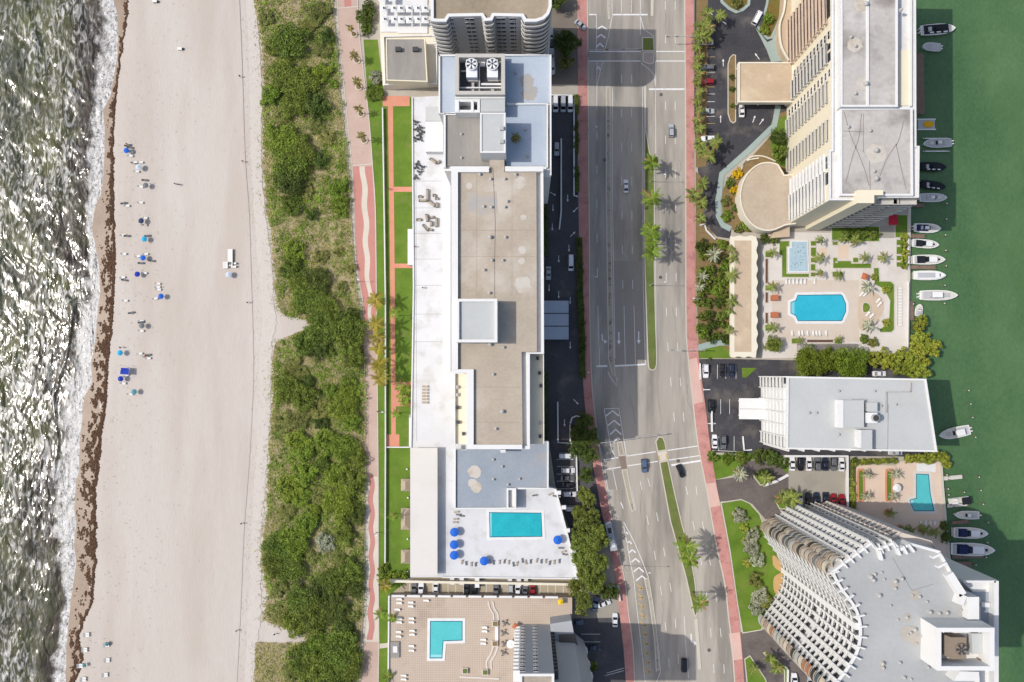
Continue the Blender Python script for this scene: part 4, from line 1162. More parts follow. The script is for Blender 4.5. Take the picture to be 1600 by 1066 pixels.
boxpart('entrance_canopy', [(804, 985), (815, 985), (815, 1012), (803, 1012)], Zl, Zl + 3.0, m_white, low)
boxpart('wall', [(860, 975), (893, 970), (908, 1052), (918, 1150), (866, 1150), (862, 1053)], 0, 11.0, m_ltw, low)
boxpart('roof', [(873, 992), (899, 991), (913, 1052), (917, 1130), (882, 1130)], 11.0, 11.4, mat('dark_roof', C(104, 100, 94), var=0.08, s=0.3), low)
for x, y in ((905, 1010), (909, 1030), (913, 1048)):
    MB().cyl(0, 0, 5.0, 5.4, 2.6, 2.4, 14).build('round_canopy', m_white, low, loc=P(x, y, 0))
pool('swimming_pool', [(668, 966), (727, 966), (727, 1005), (697, 1006), (695, 1033), (667, 1033)], Zl + .005, 'L-shaped turquoise pool on beige tiled terrace at bottom edge', water=m_pool2, steps=[[(672, 1023), (692, 1023), (691, 1027), (671, 1027)]])

# patches, cables and cracks that years have left on the roofs
m_pale = MATS['pale_pavers']
_dz = [0.0]
def disc(px, py, r, z, m, parent, name='roof_patch'):
    _dz[0] += 0.004
    rs = random.Random(int(px * 7 + py))
    pts = [(r * rs.uniform(.8, 1.1) * math.cos(a), r * rs.uniform(.8, 1.1) * math.sin(a)) for a in np.linspace(0, 6.283, 19)[:-1]]
    return MB().prism(pts, 0.0, 0.02 + _dz[0]).build(name, m, parent, loc=P(px, py, z), fix=False)
m_pt1 = mat('roof_patch_pale', C(204, 198, 188), var=0.06, s=0.6, stain=C(190, 176, 156), stain_amt=0.8, stain_s=0.4, stain_lo=0.46)
m_pt2 = mat('roof_patch_grey', C(176, 172, 168), var=0.06, s=0.6, stain=C(190, 176, 156), stain_amt=0.9, stain_s=0.25, stain_lo=0.44)
for x, y, r in ((817, 445, 2.6), (813, 286, 1.8), (816, 391, 1.2), (733, 291, 1.0), (815, 408, 1.0), (818, 340, .9)):
    disc(x, y, r, Z, m_pt1, hotel)
boxpart('roof_patch', [(729, 301), (776, 299), (778, 333), (752, 336), (731, 330)], Z, Z + 0.01, m_pt2, hotel)
strip('roof_cable', [(770, 262), (772, 300), (774, 350), (773, 400), (773, 465)], 0.12, Z + 0.02, m_dark, hotel)
for y in (360, 401, 605, 660):
    strip('roof_seam', [(720, y), (836 if y < 500 else 812, y)], 0.08, Z + 0.02, mat('seam_tar', C(150, 136, 118), var=0.1), hotel)
for x in (745, 800):
    strip('roof_seam', [(x, 272), (x, 464)], 0.06, Z + 0.024, MATS['seam_tar'], hotel)
for x, y, r in ((823, 127, 2.2), (827, 146, 2.4), (833, 141, 1.4)):
    disc(x, y, r, Zb - .3, m_pt2, hotel)
for x, y, r in ((742, 737, 2.4), (738, 755, 1.6), (745, 762, 1.8)):
    disc(x, y, r, Zs - .1, MATS['roof_patch_pale'], hotel)
# ------------------------------------------------------------------ cream waterfront tower, top right
tw = empty('waterfront_tower', (0, 0, 0), 0, 'cream waterfront apartment tower with balcony stacks and old concrete roof, upper right', 'building')
Zt = 39.0
T1 = [(1300, -90), (1300, 234), (1296, 234), (1296, 313), (1338, 313), (1338, 318), (1362, 318), (1362, 315), (1368, 315), (1368, 309), (1436, 309), (1437, 228), (1432, 228), (1431, -90)]
MB().prism(PL(T1, Zt), 0, Zt - 0.9).build('wall', m_cream, tw, fix=False)
MB().prism(PL([(1301, -88), (1301, 233), (1297.5, 235), (1297.5, 311.5), (1339, 311.5), (1339, 307), (1435, 307), (1436, 229), (1430, 227), (1430, -88)], Zt - 0.6), Zt - 0.9, Zt - 0.6).build('roof_ledge', mat('white_ledge', C(228, 226, 222), var=0.05, s=0.3, stain=C(200, 194, 184), stain_amt=0.5, stain_s=0.2), tw, fix=False)
parapet('parapet', PL(T1, Zt), 0.5, Zt - 0.9, Zt, m_conc, tw)
# raised roofs
def roof_box(px, z, parent=tw, m=m_roofo, pw=0.6, ph=0.35, z0=None):
    pts = PL(px, z)
    MB().prism(pts, z0 or Zt - 0.6, z - ph).build('roof_wall', m_conc, parent, fix=False)
    parapet('parapet', pts, pw, z - ph, z, m_conc, parent)
    MB().prism(offset_poly(pts, pw)[1], z - ph, z - ph + 0.06).build('roof', m, parent, fix=False)
roof_box([(1313.5, -90), (1403, -90), (1403, 167), (1313.5, 167)], Zt + 2.6)
roof_box([(1313, 169), (1426, 168), (1427, 306), (1313, 306)], Zt + 1.0)
strip('roof_ridge', [(1356, -60), (1356, 166)], 0.7, Zt + 2.3, m_conc, tw, z1=Zt + 2.75)
boxpart('roof_wall', [(1339.5, 297), (1380, 297), (1380, 305), (1366, 305), (1366, 317.5), (1339.5, 317.5)], 1.0, Zt + 2.6, m_cream, tw)
boxpart('roof_panel', rect(1404.5, 78, 1422, 165), Zt - 0.6, Zt - 0.3, m_cream, tw)
strip('parapet', [(1424, -60), (1424, 166)], 0.4, Zt - 0.6, m_conc, tw, z1=Zt + 0.4)
for x, y in ((1352, 8), (1329, 59), (1336, 73), (1352, 132), (1336, 147), (1325, 199), (1368, 236), (1368, 280), (1365, 268), (1407, 16), (1359, 205)):
    vent(x, y, Zt + (2.3 if y < 166 else 0.7), tw, 1.5 if x in (1352, 1368) else 1.0)

m_rail = mat('balcony_rail', C(206, 204, 198), var=0.06, s=0.5)
m_rail2 = mat('balcony_rail_peach', C(216, 194, 174), var=0.06, s=0.5)
BAL = {}
def balcony(parent, c, rot, w, d, m, rh=1.05, side=True, name='balcony'):
    """slab with a solid rail; local +y points out of the wall, c at wall line on the slab top"""
    k = (round(w, 2), round(d, 2), round(rh, 2), m.name, side)
    if k not in BAL:
        mb = MB().box(-w / 2, w / 2, 0, d, -0.2, 0).box(-w / 2, w / 2, d - 0.14, d, 0, rh)
        if side:
            mb.box(-w / 2, -w / 2 + 0.14, 0, d - 0.14, 0, rh).box(w / 2 - 0.14, w / 2, 0, d - 0.14, 0, rh)
        BAL[k] = mb.mesh('balcony', m)
    return link(name, BAL[k], parent, c, rot=rot)

NF, FL = 13, 2.85
Xw = P(1300, 100, Zt).x          # west wall plane
Xs = P(1296, 270, Zt).x
def wy(py):                      # world y of a mark at the wall foot
    return P(1234, py, 3.0).y
stacks = [(108, 16.5, m_rail2), (163.5, 6.6, m_rail), (215.5, 6.6, m_rail), (268, 6.6, m_rail)]
for fl in range(NF):
    z = 1.6 + fl * FL
    for i, (py, ln, m) in enumerate(stacks):
        y0 = wy(py)
        c = Vector((Xw, y0 + ln / 2, z))
        balcony(tw, c, math.pi / 2, ln, 1.15, m, rh=0.95)
        window(tw, Vector((Xw, y0 + ln * 0.32, z + 1.15)), (-1, 0), ln * 0.42, 2.1, name='glass_door')
        window(tw, Vector((Xw, y0 + ln * 0.80, z + 1.15)), (-1, 0), ln * 0.26, 2.1, name='glass_door')
        if i:
            window(tw, Vector((Xw, y0 + 8.9, z + 1.35)), (-1, 0), 2.1, 1.5, frame=m_conc)
    # south bays with tall white fins
    y0 = wy(350)
    window(tw, Vector((Xs, y0 + 4.7, z + 1.2)), (-1, 0), 7.6, 2.2, name='glass_door')
    window(tw, Vector((Xs, y0 + 11.6, z + 1.4)), (-1, 0), 3.6, 1.7, frame=m_conc)
    balcony(tw, Vector((Xs, y0 + 4.6, z)), math.pi / 2, 8.8, 1.1, m_conc, rh=0.9)
    MB().box(-0.55, 0.0, -7.0, 7.6, -0.25, 0.7).build('spandrel', m_conc, tw, loc=Vector((Xs, y0 + 7.0, z - 0.45)))
    # shaded south face toward the water
    for px_, w_ in ((1392, 7.0), (1420, 7.0)):
        p = P(px_, 309, Zt)
        balcony(tw, Vector((p.x, p.y, z)), math.pi, w_, 1.5, m_rail, rh=0.9)
        window(tw, Vector((p.x, p.y, z + 1.15)), (0, -1), w_ * 0.7, 2.1, name='glass_door')
# one-storey roofs round its foot
Zp = 5.5
boxpart('forecourt_roof', [(1228, -60), (1304, -60), (1300, 10), (1250, 100), (1233, 103), (1229, 88), (1222, 74), (1218, 55), (1218, 36), (1224, 20)], 0.1, Zp - 0.8, m_roofbe, tw)
strip('parapet', spline([(1230, -40), (1226, 12), (1219, 36), (1219, 58), (1223, 76), (1233, 94)], 4), 0.5, Zp - 0.9, m_wallc, tw, z1=Zp)
slab_with_parapet(tw, [(1154, 97), (1240, 97), (1240, 160), (1154, 160)], Zp + 1.0, 4.3, m_wallc, m_roofbe, 0.5, 0.35, roof_name='porte_cochere_roof', wall_name='porte_cochere_fascia')
for x, y in ((1157, 100), (1157, 157), (1190, 100), (1190, 157)):
    boxpart('column', rect(x - 1.2, y - 1.2, x + 1.2, y + 1.2), 0.1, 4.35, m_wallc, tw)
arc = [(1200 + 44 * math.cos(a), 307 + 54 * math.sin(a)) for a in np.linspace(R(-62), R(-298), 40)]
rnd_px = [(1240, 272), (1226, 273)] + arc[1:-1] + [(1228, 352), (1244, 350)]
slab_with_parapet(tw, rnd_px, Zp + 0.5, 0.1, m_wallc, mat('round_roof', (C(178, 160, 138), C(204, 190, 170)), s=0.1, s2=0.9, stain=C(222, 204, 176), stain_amt=0.5, stain_s=0.06), 0.45, 0.3, roof_name='rotunda_roof', wall_name='rotunda_wall')
for px in ([(1158, 262), (1172, 246), (1192, 244), (1212, 252)], [(1155, 272), (1166, 252), (1186, 247)]):
    strip('garden_edging', spline(px, 4), 0.4, 0.13, m_wallc, tw, z1=0.5)
boxpart('forecourt_roof', [(1214, 352), (1234, 352), (1234, 370), (1205, 372)], 0.1, 3.5, m_roofbe, tw)
# red awning on the waterside
aw = empty('red_awning', P(1390, 346, 0.1), 0, 'crimson square awning at the shaded foot of the waterfront tower', 'awning')
MB().add([(-1.6, -1.8, 2.6), (1.6, -1.8, 2.6), (1.6, 1.8, 2.6), (-1.6, 1.8, 2.6), (0, 0, 3.4)], [(0, 1, 4), (1, 2, 4), (2, 3, 4), (3, 0, 4)]).build('cloth', mat('crimson_cloth', C(190, 40, 60), var=0.05), aw, fix=False)
for sx in (-1.5, 1.5):
    for sy in (-1.7, 1.7):
        MB().cyl(sx, sy, 0, 2.62, 0.05, 0.05, 6).build('post', m_metal, aw)

# ------------------------------------------------------------------ wavy-edged garage roof between shrubs and pool court
cab = empty('wavy_roof_garage', (0, 0, 0), 0, 'long low garage with cream wavy-edged roof beside the pool court', 'building')
Zc = 4.2
right = [(1183 + 1.2 * math.sin((y - 376) / 20 * 6.283), y) for y in range(376, 553, 2)]
top_ = [(x, 369 + 0.9 * math.sin((x - 1142) / 18 * 6.283)) for x in range(1142, 1182, 3)]
bot_ = [(x, 558 + 1.0 * math.sin((x - 1142) / 16 * 6.283)) for x in range(1181, 1140, -3)]
boxpart('wall', rect(1144, 374, 1178, 554), 0.0, Zc - 1.0, m_wallc, cab)
boxpart('roof_edge', top_ + right + bot_ + [(1141, 553), (1141, 374)], Zc - 1.0, Zc, m_wallc, cab)
boxpart('roof', rect(1147.5, 376, 1174, 550), Zc - 0.5, Zc + 0.03, m_roofbe, cab)

# ------------------------------------------------------------------ pool court of the waterfront tower
sheet('pool_court', [(1190, 362), (1421, 366), (1419, 556), (1190, 560)], 0.12, m_deckw, thick=0.1)
sheet('pool_surround', [(1206, 438), (1342, 438), (1342, 534), (1206, 534)], 0.135, mat('warm_deck', (C(204, 190, 174), C(216, 204, 190)), s=0.2, s2=2))
pool('swimming_pool', [(1231, 470), (1240, 466), (1243, 457), (1315, 456), (1320, 460), (1326, 474), (1326, 488), (1319, 504), (1315, 506), (1244, 506), (1240, 497), (1231, 492)], 0.14, 'large bright blue pool with clipped corners in the waterfront court', water=m_pool3, coping=0.9, steps=[[(1235.5, 472), (1238.5, 471), (1238.5, 491), (1235.5, 490)], [(1239.5, 471), (1241, 471), (1241, 491), (1239.5, 491)]])
# tiled fountain court
ft = empty('tiled_fountain', P(1247, 400, 0.15), 0, 'pale blue tiled fountain with dark specks beside the lawn', 'fountain')
b0 = P(1247, 400, 0.15)
MB().prism([p - b0 for p in PL([(1235, 376), (1262, 376), (1264, 426), (1231, 426), (1231, 386), (1235, 386)], 0.15)], 0, 0.25).build('basin', m_white, ft, fix=False)
MB().prism([p - b0 for p in PL([(1236.5, 378), (1260.5, 378), (1262, 424), (1233, 424), (1233, 388), (1236.5, 388)], 0.15)], 0.25, 0.29).build('tiles', mat('fountain_tile', (C(158, 186, 200), C(184, 206, 214)), s=0.8, s2=4), ft, fix=False)
_r = random.Random(5)
for k in range(34):
    p = P(_r.uniform(1236, 1260), _r.uniform(382, 421), 0.15) - b0
    s = _r.uniform(0.1, 0.24)
    MB().prism([(p.x + s * _r.uniform(.5, 1) * math.cos(a), p.y + s * _r.uniform(.5, 1) * math.sin(a)) for a in (0, 1.3, 2.5, 3.8, 5)], 0.29, 0.33).build('stepping_stone', m_dark, ft, fix=False)
GR = [[(1217, 376), (1234, 376), (1234, 386), (1230, 386), (1230, 427), (1265, 427), (1265, 434), (1221, 434), (1221, 400), (1217, 398)],
      rect(1266, 376, 1276, 385), rect(1266, 386, 1276, 401), rect(1266, 402, 1276, 411), rect(1266, 412, 1275, 424), rect(1266, 425, 1275, 433),
      [(1299, 353), (1375, 353), (1375, 378), (1299, 378)], [(1301, 411), (1310, 407), (1330, 407), (1331, 411), (1362, 411), (1362, 420), (1301, 420)], rect(1301, 402, 1309, 411), rect(1332, 402, 1342, 411), rect(1300, 424, 1318, 433), rect(1300, 375, 1310, 384),
      rect(1400, 374, 1418, 384), rect(1400, 385, 1418, 398), rect(1400, 399, 1418, 408), rect(1400, 409, 1418, 418), rect(1195, 392, 1207, 403), rect(1195, 445, 1207, 455), rect(1195, 507, 1207, 518),
      [(1364, 418), (1374, 418), (1375, 439), (1392, 439), (1398, 444), (1398, 515), (1393, 520), (1374, 520), (1374, 514), (1388, 505), (1390, 470), (1380, 452), (1366, 445)],
      rect(1236, 528, 1248, 538), rect(1303, 528, 1316, 538), rect(1398, 335, 1419, 372)]
for g in GR:
    bed(g, m_lawn, z=0.2, kerb_m=m_kerb, w=0.25)
for g in (rect(1195, 403.5, 1201, 444), rect(1195, 456, 1201, 474), rect(1195, 488, 1201, 506), rect(1260, 530, 1303, 536)):
    bed(g, mat('mulch', C(104, 74, 62), var=0.2, s=1, s2=4), z=0.2, kerb_m=m_kerb, w=0.25)
sheet('terracotta_paving', spline([(1343, 458), (1365, 456), (1380, 470), (1379, 490), (1364, 508), (1343, 514)], 4, True), 0.16, mat('sand_paving', C(206, 186, 164), var=0.06))
bed(spline([(1348, 474), (1356, 473), (1361, 480), (1357, 488), (1348, 488)], 4, True), m_lawn, z=0.35, kerb_m=m_kerb, w=0.3)
sheet('paving_square', rect(1310, 383, 1326, 404), 0.15, m_deckp); sheet('paving_square', rect(1279, 388, 1292, 401), 0.15, m_deckp); sheet('paving_square', rect(1370, 353, 1399, 372), 0.15, m_lotc)
strip('seawall_rail', [(1420, 440), (1419, 545)], 0.2, 0.25, m_white, z1=1.2)
tr = empty('slatted_pergola', P(1245, 545, 0.1), 0, 'grey slatted pergola between pool court and clipped trees', 'pergola')
for k in range(46):
    a, b = P(1246 + k * 2, 537, 2.8) - tr.location, P(1246 + k * 2, 550, 2.8) - tr.location
    MB().bar(a, b, 0.16, 0.2).build('slat', mat('pergola_grey', C(146, 138, 132), var=0.1, s=1), tr)
for y in (539, 548.5):
    MB().bar(P(1245, y, 2.6) - tr.location, P(1337, y, 2.6) - tr.location, 0.2, 0.2).build('beam', MATS['pergola_grey'], tr)
for x in (1246, 1290, 1336):
    for y in (539, 548.5):
        p = P(x, y, 0.1) - tr.location
        MB().cyl(p.x, p.y, 0, 2.45, 0.1, 0.1, 6).build('post', MATS['pergola_grey'], tr)

# ------------------------------------------------------------------ office block with light grey roof
off = empty('office_block', (0, 0, 0), 0, 'office block with light grey flat roof and white finned front on the bay', 'building')
Zo = 25.0
O1 = [(1230, 588), (1447.5, 592), (1465, 706.5), (1229, 702)]
slab_with_parapet(off, O1, Zo, 0.0, m_conc, m_roofl, 0.55, 0.35)
A, B = P(1230, 588, Zo), P(1229, 702, Zo)
Xo = A.x
nb = 6
for i in range(nb):
    y0 = A.y + (B.y - A.y) * i / nb
    y1 = A.y + (B.y - A.y) * (i + 1) / nb
    MB().box(-1.2, 0, -0.18, 0.18, 0, Zo - 0.4).build('fin', m_conc, off, loc=(Xo, y0 - (0.2 if i == 0 else 0), 0))
    for fl in range(7):
        z = 1.0 + fl * 3.4
        yc, w = (y0 + y1) / 2, abs(y1 - y0)
        if i in (0, nb - 1):
            balcony(off, Vector((Xo, yc, z)), math.pi / 2, w - 0.4, 1.1, m_conc, rh=0.9, side=False)
            window(off, Vector((Xo, yc, z + 1.5)), (-1, 0), w - 0.8, 2.2, name='glass_door')
        else:
            MB().box(-0.75, 0.0, -w / 2 + 0.2, w / 2 - 0.2, -0.2, 2.0).build('spandrel', m_conc, off, loc=(Xo, yc, z))
            window(off, Vector((Xo, yc, z + 2.55)), (-1, 0), w - 0.6, 0.95)
MB().box(-1.2, 0, -0.18, 0.18, 0, Zo - 0.4).build('fin', m_conc, off, loc=(Xo, B.y + 0.2, 0))
for k in range(9):
    p = P(1233 + k * 24, 702.5, Zo)
    MB().box(-0.2, 0.2, -0.7, 0, 0, Zo - 0.5).build('fin', m_conc, off, loc=(p.x, p.y, 0))
boxpart('entrance_canopy', [(1155, 622.5), (1200, 622.5), (1206, 624), (1206, 654), (1199, 655.5), (1155, 655)], 4.2, 4.6, m_white, off)
strip('canopy_seam', [(1156, 639), (1198, 639.5)], 0.15, 4.6, m_joint, off, z1=4.64)
for x, y in ((1160, 627), (1160, 650), (1185, 627), (1185, 650)):
    boxpart('column', rect(x - 1, y - 1, x + 1, y + 1), 0.03, 4.2, m_white, off)
boxpart('roof_house', rect(1318, 625.5, 1350, 668), Zo - 0.34, Zo + 2.2, m_roofl, off)
boxpart('roof_house', rect(1310, 625, 1318, 668.5), Zo - 0.34, Zo + 2.4, m_white, off)
boxpart('roof_house', rect(1346, 672, 1363, 703), Zo - 0.34, Zo + 2.6, m_roofl, off)
boxpart('roof_house', rect(1342, 672, 1346, 700), Zo - 0.34, Zo + 2.7, m_white, off)
boxpart('roof_house', rect(1355, 629, 1371, 643), Zo - 0.34, Zo + 2.0, m_roofl, off)
b_ = boxpart('cooling_unit', rect(1354, 645, 1371, 661), Zo - 0.34, Zo + 2.2, m_fanw, off)
MB().cyl(0, 0, 0, 1.3, 1.1, 1.1, 18).build('fan_ring', m_metal, b_, loc=P(1366, 653, Zo + 2.2))
MB().cyl(0, 0, 1.3, 1.33, 0.95, 0.95, 18).build('fan_well', m_dark, b_, loc=P(1366, 653, Zo + 2.2))
for px in ([(1423, 598), (1423, 613)], [(1385, 613), (1423, 612)], [(1385, 613), (1385, 645)]):
    strip('pipe', px, 0.4, Zo - 0.3, m_metal, off, z1=Zo + 0.1)
for px in ([(1388, 632), (1387, 703)], [(1331, 624), (1356, 624)], [(1330, 701), (1388, 702)]):
    strip('roof_seam', px, 0.15, Zo - 0.34, m_joint, off, z1=Zo - 0.28)
for x, y in ((1264, 645), (1275, 645), (1307, 640), (1310, 611), (1310, 679), (1376, 634), (1366, 611), (1399, 632)):
    vent(x, y, Zo - 0.34, off, 0.8)
strip('site_fence', [(1192, 594), (1193, 685)], 0.3, 0.03, m_white, z1=1.4)

# ------------------------------------------------------------------ lower pool terrace
sheet('peach_terrace', [(1334, 735), (1342, 727), (1380, 727), (1400, 728), (1404, 721), (1470, 722), (1474, 765), (1480, 840), (1484, 890), (1400, 880), (1328, 800), (1338, 795)], 0.12, m_deckp, thick=0.1)
sheet('terrace_patch', [(1432, 724), (1462, 725), (1462, 738), (1432, 737)], 0.13, m_white)
pool('swimming_pool', [(1427, 736), (1455, 737), (1458, 770), (1465, 803), (1425, 803), (1416, 782), (1419, 777), (1427, 775)], 0.14, 'angular turquoise pool on peach terrace by the bay', water=m_pool2, coping=0.9, m_cop=m_deckw, steps=[[(1421, 783), (1426, 780), (1428, 784), (1424, 787)]])
for px in ([(1344, 734), (1344, 780)], [(1388, 734), (1388, 782)]):
    x = px[0][0]
    bed(spline([(x - 4, 738), (x, 733), (x + 6, 735), (x + 7, 758), (x + 6, 781), (x, 784), (x - 4, 779)], 3, True), m_lawn, z=0.45, kerb_m=m_brick, w=0.5)
for x, y, r_ in ((1388, 801, 6), (1441, 828, 6), (1406, 826, 6)):
    bed([(x + r_ * math.cos(a), y + r_ * math.sin(a)) for a in np.linspace(0, 6.283, 15)[:-1]], m_soil, z=0.4, kerb_m=m_brick, w=0.5)
strip('car_park_wall', [(1226, 714), (1226, 726)], 0.7, 0.03, m_white, z1=1.3)
strip('car_park_wall', [(1226, 713), (1325, 713), (1325, 797)], 0.7, 0.03, m_white, z1=1.3)

# ------------------------------------------------------------------ curved white tower, lower right
cv = empty('curved_white_tower', (0, 0, 0), 0, 'white tower with concave finned front and pale grey roof, lower right corner', 'building')
Zv = 58.0
NFv, FLv = 18, 3.1
curve_px = spline([(1299, 893), (1304, 905), (1315, 924), (1326, 938), (1336, 954), (1341.5, 971), (1343, 988), (1341, 1006), (1336, 1022), (1326, 1039), (1314, 1056), (1297, 1078)], 5)
north_px = [(1299, 893), (1362, 846), (1372, 857), (1397, 846), (1407, 857), (1422, 848), (1469, 861), (1491, 900), (1510, 934), (1530, 933), (1531, 1130), (1330, 1130), (1297, 1078)]
V1 = curve_px[::-1][:-1] + north_px[:-1]
Vw = PL(V1, Zv)
MB().prism(Vw, 0, Zv - 1.0).build('wall', m_conc, cv, fix=False)
MB().prism(offset_poly(Vw, 0.4)[1], Zv - 1.01, Zv - 0.9).build('roof', mat('tower_roof', (C(166, 168, 168), C(182, 184, 184)), s=0.08, s2=1.0, stain=C(186, 174, 156), stain_amt=0.4, stain_s=0.06, stain_lo=0.6), cv, fix=False)
parapet('parapet', Vw, 0.7, Zv - 1.0, Zv, m_conc, cv)
FIN = {}
def fin(c, rot, d, h, t=0.3, name='fin'):
    k = (d, h, t)
    if k not in FIN:
        FIN[k] = MB().box(-t / 2, t / 2, 0, d, 0, h).mesh('fin', m_conc)
    return link(name, FIN[k], cv, c, rot=rot)
# bays of the concave front
cw = PL(curve_px, Zv)
seg = [0.0]
for i in range(len(cw) - 1):
    seg.append(seg[-1] + (cw[i + 1] - cw[i]).length)
def along(s):
    i = min(len(seg) - 2, max(0, int(np.searchsorted(seg, s)) - 1))
    t = (s - seg[i]) / max(1e-6, seg[i + 1] - seg[i])
    p = cw[i] + (cw[i + 1] - cw[i]) * t
    d = (cw[i + 1] - cw[i]).normalized()
    n = Vector((d.y, -d.x, 0))
    if n.x > 0:
        n = -n
    return p, n
NB2 = 13
step = (seg[-1] - 1.0) / NB2
for b in range(NB2 + 1):
    p, n = along(0.5 + b * step)
    rot = math.atan2(n.y, n.x) - math.pi / 2
    wide = b == 6
    fin(Vector((p.x, p.y, 0)), rot, 1.0, Zv - 0.2, 1.8 if wide else 0.34)
    fin(Vector((p.x, p.y, Zv - 0.9)), rot + math.pi, 1.9, 1.3, 0.4, name='roof_fin')
for b in range(NB2):
    p, n = along(0.5 + (b + 0.5) * step)
    rot = math.atan2(n.y, n.x) - math.pi / 2
    d = Vector((-n.y, n.x, 0))
    for fl in range(NFv):
        z = 2.2 + fl * FLv
        q = Vector((p.x, p.y, z))
        if fl == 9 and b > 6:
            continue
        balcony(cv, q, rot, step * 0.96, 0.75, m_conc, rh=0.75, side=False)
        window(cv, q + d * (step * 0.18) + Vector((0, 0, 1.5)), n, step * 0.44, 2.3, name='glass_door')
# north-west end: white lit face with small windows and deep fins
def face(a, b, nb, fin_d=0.9, wfrac=0.3, off=0.0, wh=1.1, fins=True, tall=1.5, frame=None):
    A, B = P(*a, Zv), P(*b, Zv)
    d = (B - A).normalized()
    n = Vector((d.y, -d.x, 0))
    if n.dot(Vector((-1, 0.6, 0))) < 0:
        n = -n
    L_ = (B - A).length
    rot = math.atan2(n.y, n.x) - math.pi / 2
    for k in range(nb + 1):
        if fins:
            p = A + d * (0.3 + (L_ - 0.6) * k / nb)
            fin(Vector((p.x, p.y, 0)), rot, fin_d, Zv - 0.2, 0.34)
            fin(Vector((p.x, p.y, Zv - 0.9)), rot + math.pi, 1.7, 1.3, 0.4, name='roof_fin')
    for k in range(nb):
        p = A + d * (L_ * (k + 0.5) / nb)
        for fl in range(NFv):
            window(cv, Vector((p.x, p.y, 2.2 + fl * FLv + tall)), n, L_ / nb * wfrac, wh, frame=frame)
    return A, B, n, d
face((1316, 880.3), (1361, 846.8), 4, wfrac=0.42, wh=1.2, frame=m_conc)
face((1364, 848), (1371, 856), 1, fins=False, wfrac=0.5, wh=1.4)
face((1374, 855.8), (1396, 846.8), 2, wfrac=0.4, wh=1.6)
# storey-long balconies on the shaded north side
slat_px = [(1398, 845), (1410, 853), (1424, 845), (1471, 858), (1496, 902)]
sp = PL(slat_px, Zv)
mb = MB()
ribbon_mesh(mb, [p - sp[0] for p in sp], 2.2, -0.2, 0.0)
mb2 = MB()
ribbon_mesh(mb2, [p - sp[0] + Vector((0.25, 0.9, 0)) for p in sp], 0.14, 0.0, 0.9)
mb.add(mb2.v, mb2.f)
me = mb.mesh('balcony', mat('shade_rail', C(224, 214, 204), var=0.05))
for fl in range(NFv - 1):
    z = 2.2 + fl * FLv
    link('balcony', me, cv, Vector((sp[0].x, sp[0].y, z)))
    for k in range(6):
        a, b = sp[2], sp[3]
        p = a + (b - a) * ((k + 0.5) / 6)
        n = Vector((-(b - a).y, (b - a).x, 0)).normalized()
        window(cv, Vector((p.x, p.y - 0.75, z + 1.2)), n, 3.0, 2.0, name='glass_door')
# rounded corner balconies with coloured screens
screens = [mat('screen_' + n, C(*c), var=0.08, s=0.6, rough=0.5) for n, c in (('taupe', (168, 148, 130)), ('stone', (190, 178, 160)), ('grey', (116, 120, 120)), ('slate', (84, 96, 100)), ('dark', (62, 58, 52)), ('cream', (212, 200, 176)), ('copper', (176, 116, 80)), ('mist', (180, 184, 178)))]
def round_stack(c0, a0, a1, r, seq, n=NFv):
    c = P(*c0, Zv)
    for fl in range(n):
        z = 2.2 + fl * FLv
        o = empty('round_balcony', (c.x, c.y, z))
        o.parent = cv
        pts = [(r * math.cos(t), r * math.sin(t)) for t in np.linspace(a0, a1, 13)]
        if 'rb' + str((a0, r)) not in BAL:
            BAL['rb' + str((a0, r))] = MB().prism([(0, 0)] + pts, -0.22, 0.0).mesh('slab', m_conc)
            BAL['rr' + str((a0, r))] = ribbon_mesh(MB(), pts, 0.12, 0.0, 2.0).mesh('screen', screens[0])
            BAL['rc' + str((a0, r))] = ribbon_mesh(MB(), pts, 0.2, 2.0, 2.1).mesh('rail', screens[1])
        link('slab', BAL['rb' + str((a0, r))], o)
        link('screen', BAL['rr' + str((a0, r))], o, m=screens[seq[fl % len(seq)]])
        link('rail', BAL['rc' + str((a0, r))], o)
round_stack((1303, 891), R(95), R(270), 2.0, [0, 0, 1, 4, 2, 4, 1, 3, 3, 7, 0, 4, 1, 1, 0, 2, 0, 5])
round_stack((1313.5, 882.5), R(55), R(215), 1.9, [0, 1, 0, 2, 2, 4, 1, 2, 3, 2, 2, 1, 4, 0, 1, 2, 0, 1])
round_stack((1302, 1077), R(130), R(330), 2.5, [7, 1, 0, 5, 6, 7, 7, 1, 5, 0, 4, 7, 5, 6, 6, 4, 3, 5])
# roof plant and penthouse
Zq = Zv + 7.0
ph = PL(rect(1464, 981, 1554, 1048), Zq)
MB().prism(ph, Zv - 0.9, Zq - 5.4).build('penthouse_wall', m_conc, cv, fix=False)
parapet('penthouse_parapet', ph, 1.1, Zq - 5.41, Zq, m_conc, cv)
boxpart('louvre_box', [(1476, 992), (1486, 996), (1510, 996), (1510, 1030), (1486, 1030), (1476, 1024)], Zq - 5.4, Zq - 2.2, mat('louvre_tan', C(146, 132, 116), var=0.1, s=1), cv)
c = P(1500.5, 1014, Zq - 2.2)
MB().cyl(0, 0, 0, 0.5, 1.5, 1.5, 20).build('fan_ring', MATS['louvre_tan'], cv, loc=c)
for k in range(6):
    MB().add([(0.15, -0.12, 0.56), (1.4, -0.4, 0.56), (1.4, 0.4, 0.66), (0.15, 0.12, 0.62)], [(0, 1, 2, 3)]).build('fan_blade', m_dark, cv, loc=c, rot=k * math.pi / 3, fix=False)
boxpart('plant_cover', rect(1519, 990, 1540, 1022), Zq - 5.4, Zq - 3.0, m_roofl, cv)
boxpart('plant_cover', rect(1532, 1031, 1545, 1038), Zq - 5.4, Zq - 3.6, mat('rust_brown', C(140, 112, 96), var=0.1), cv)
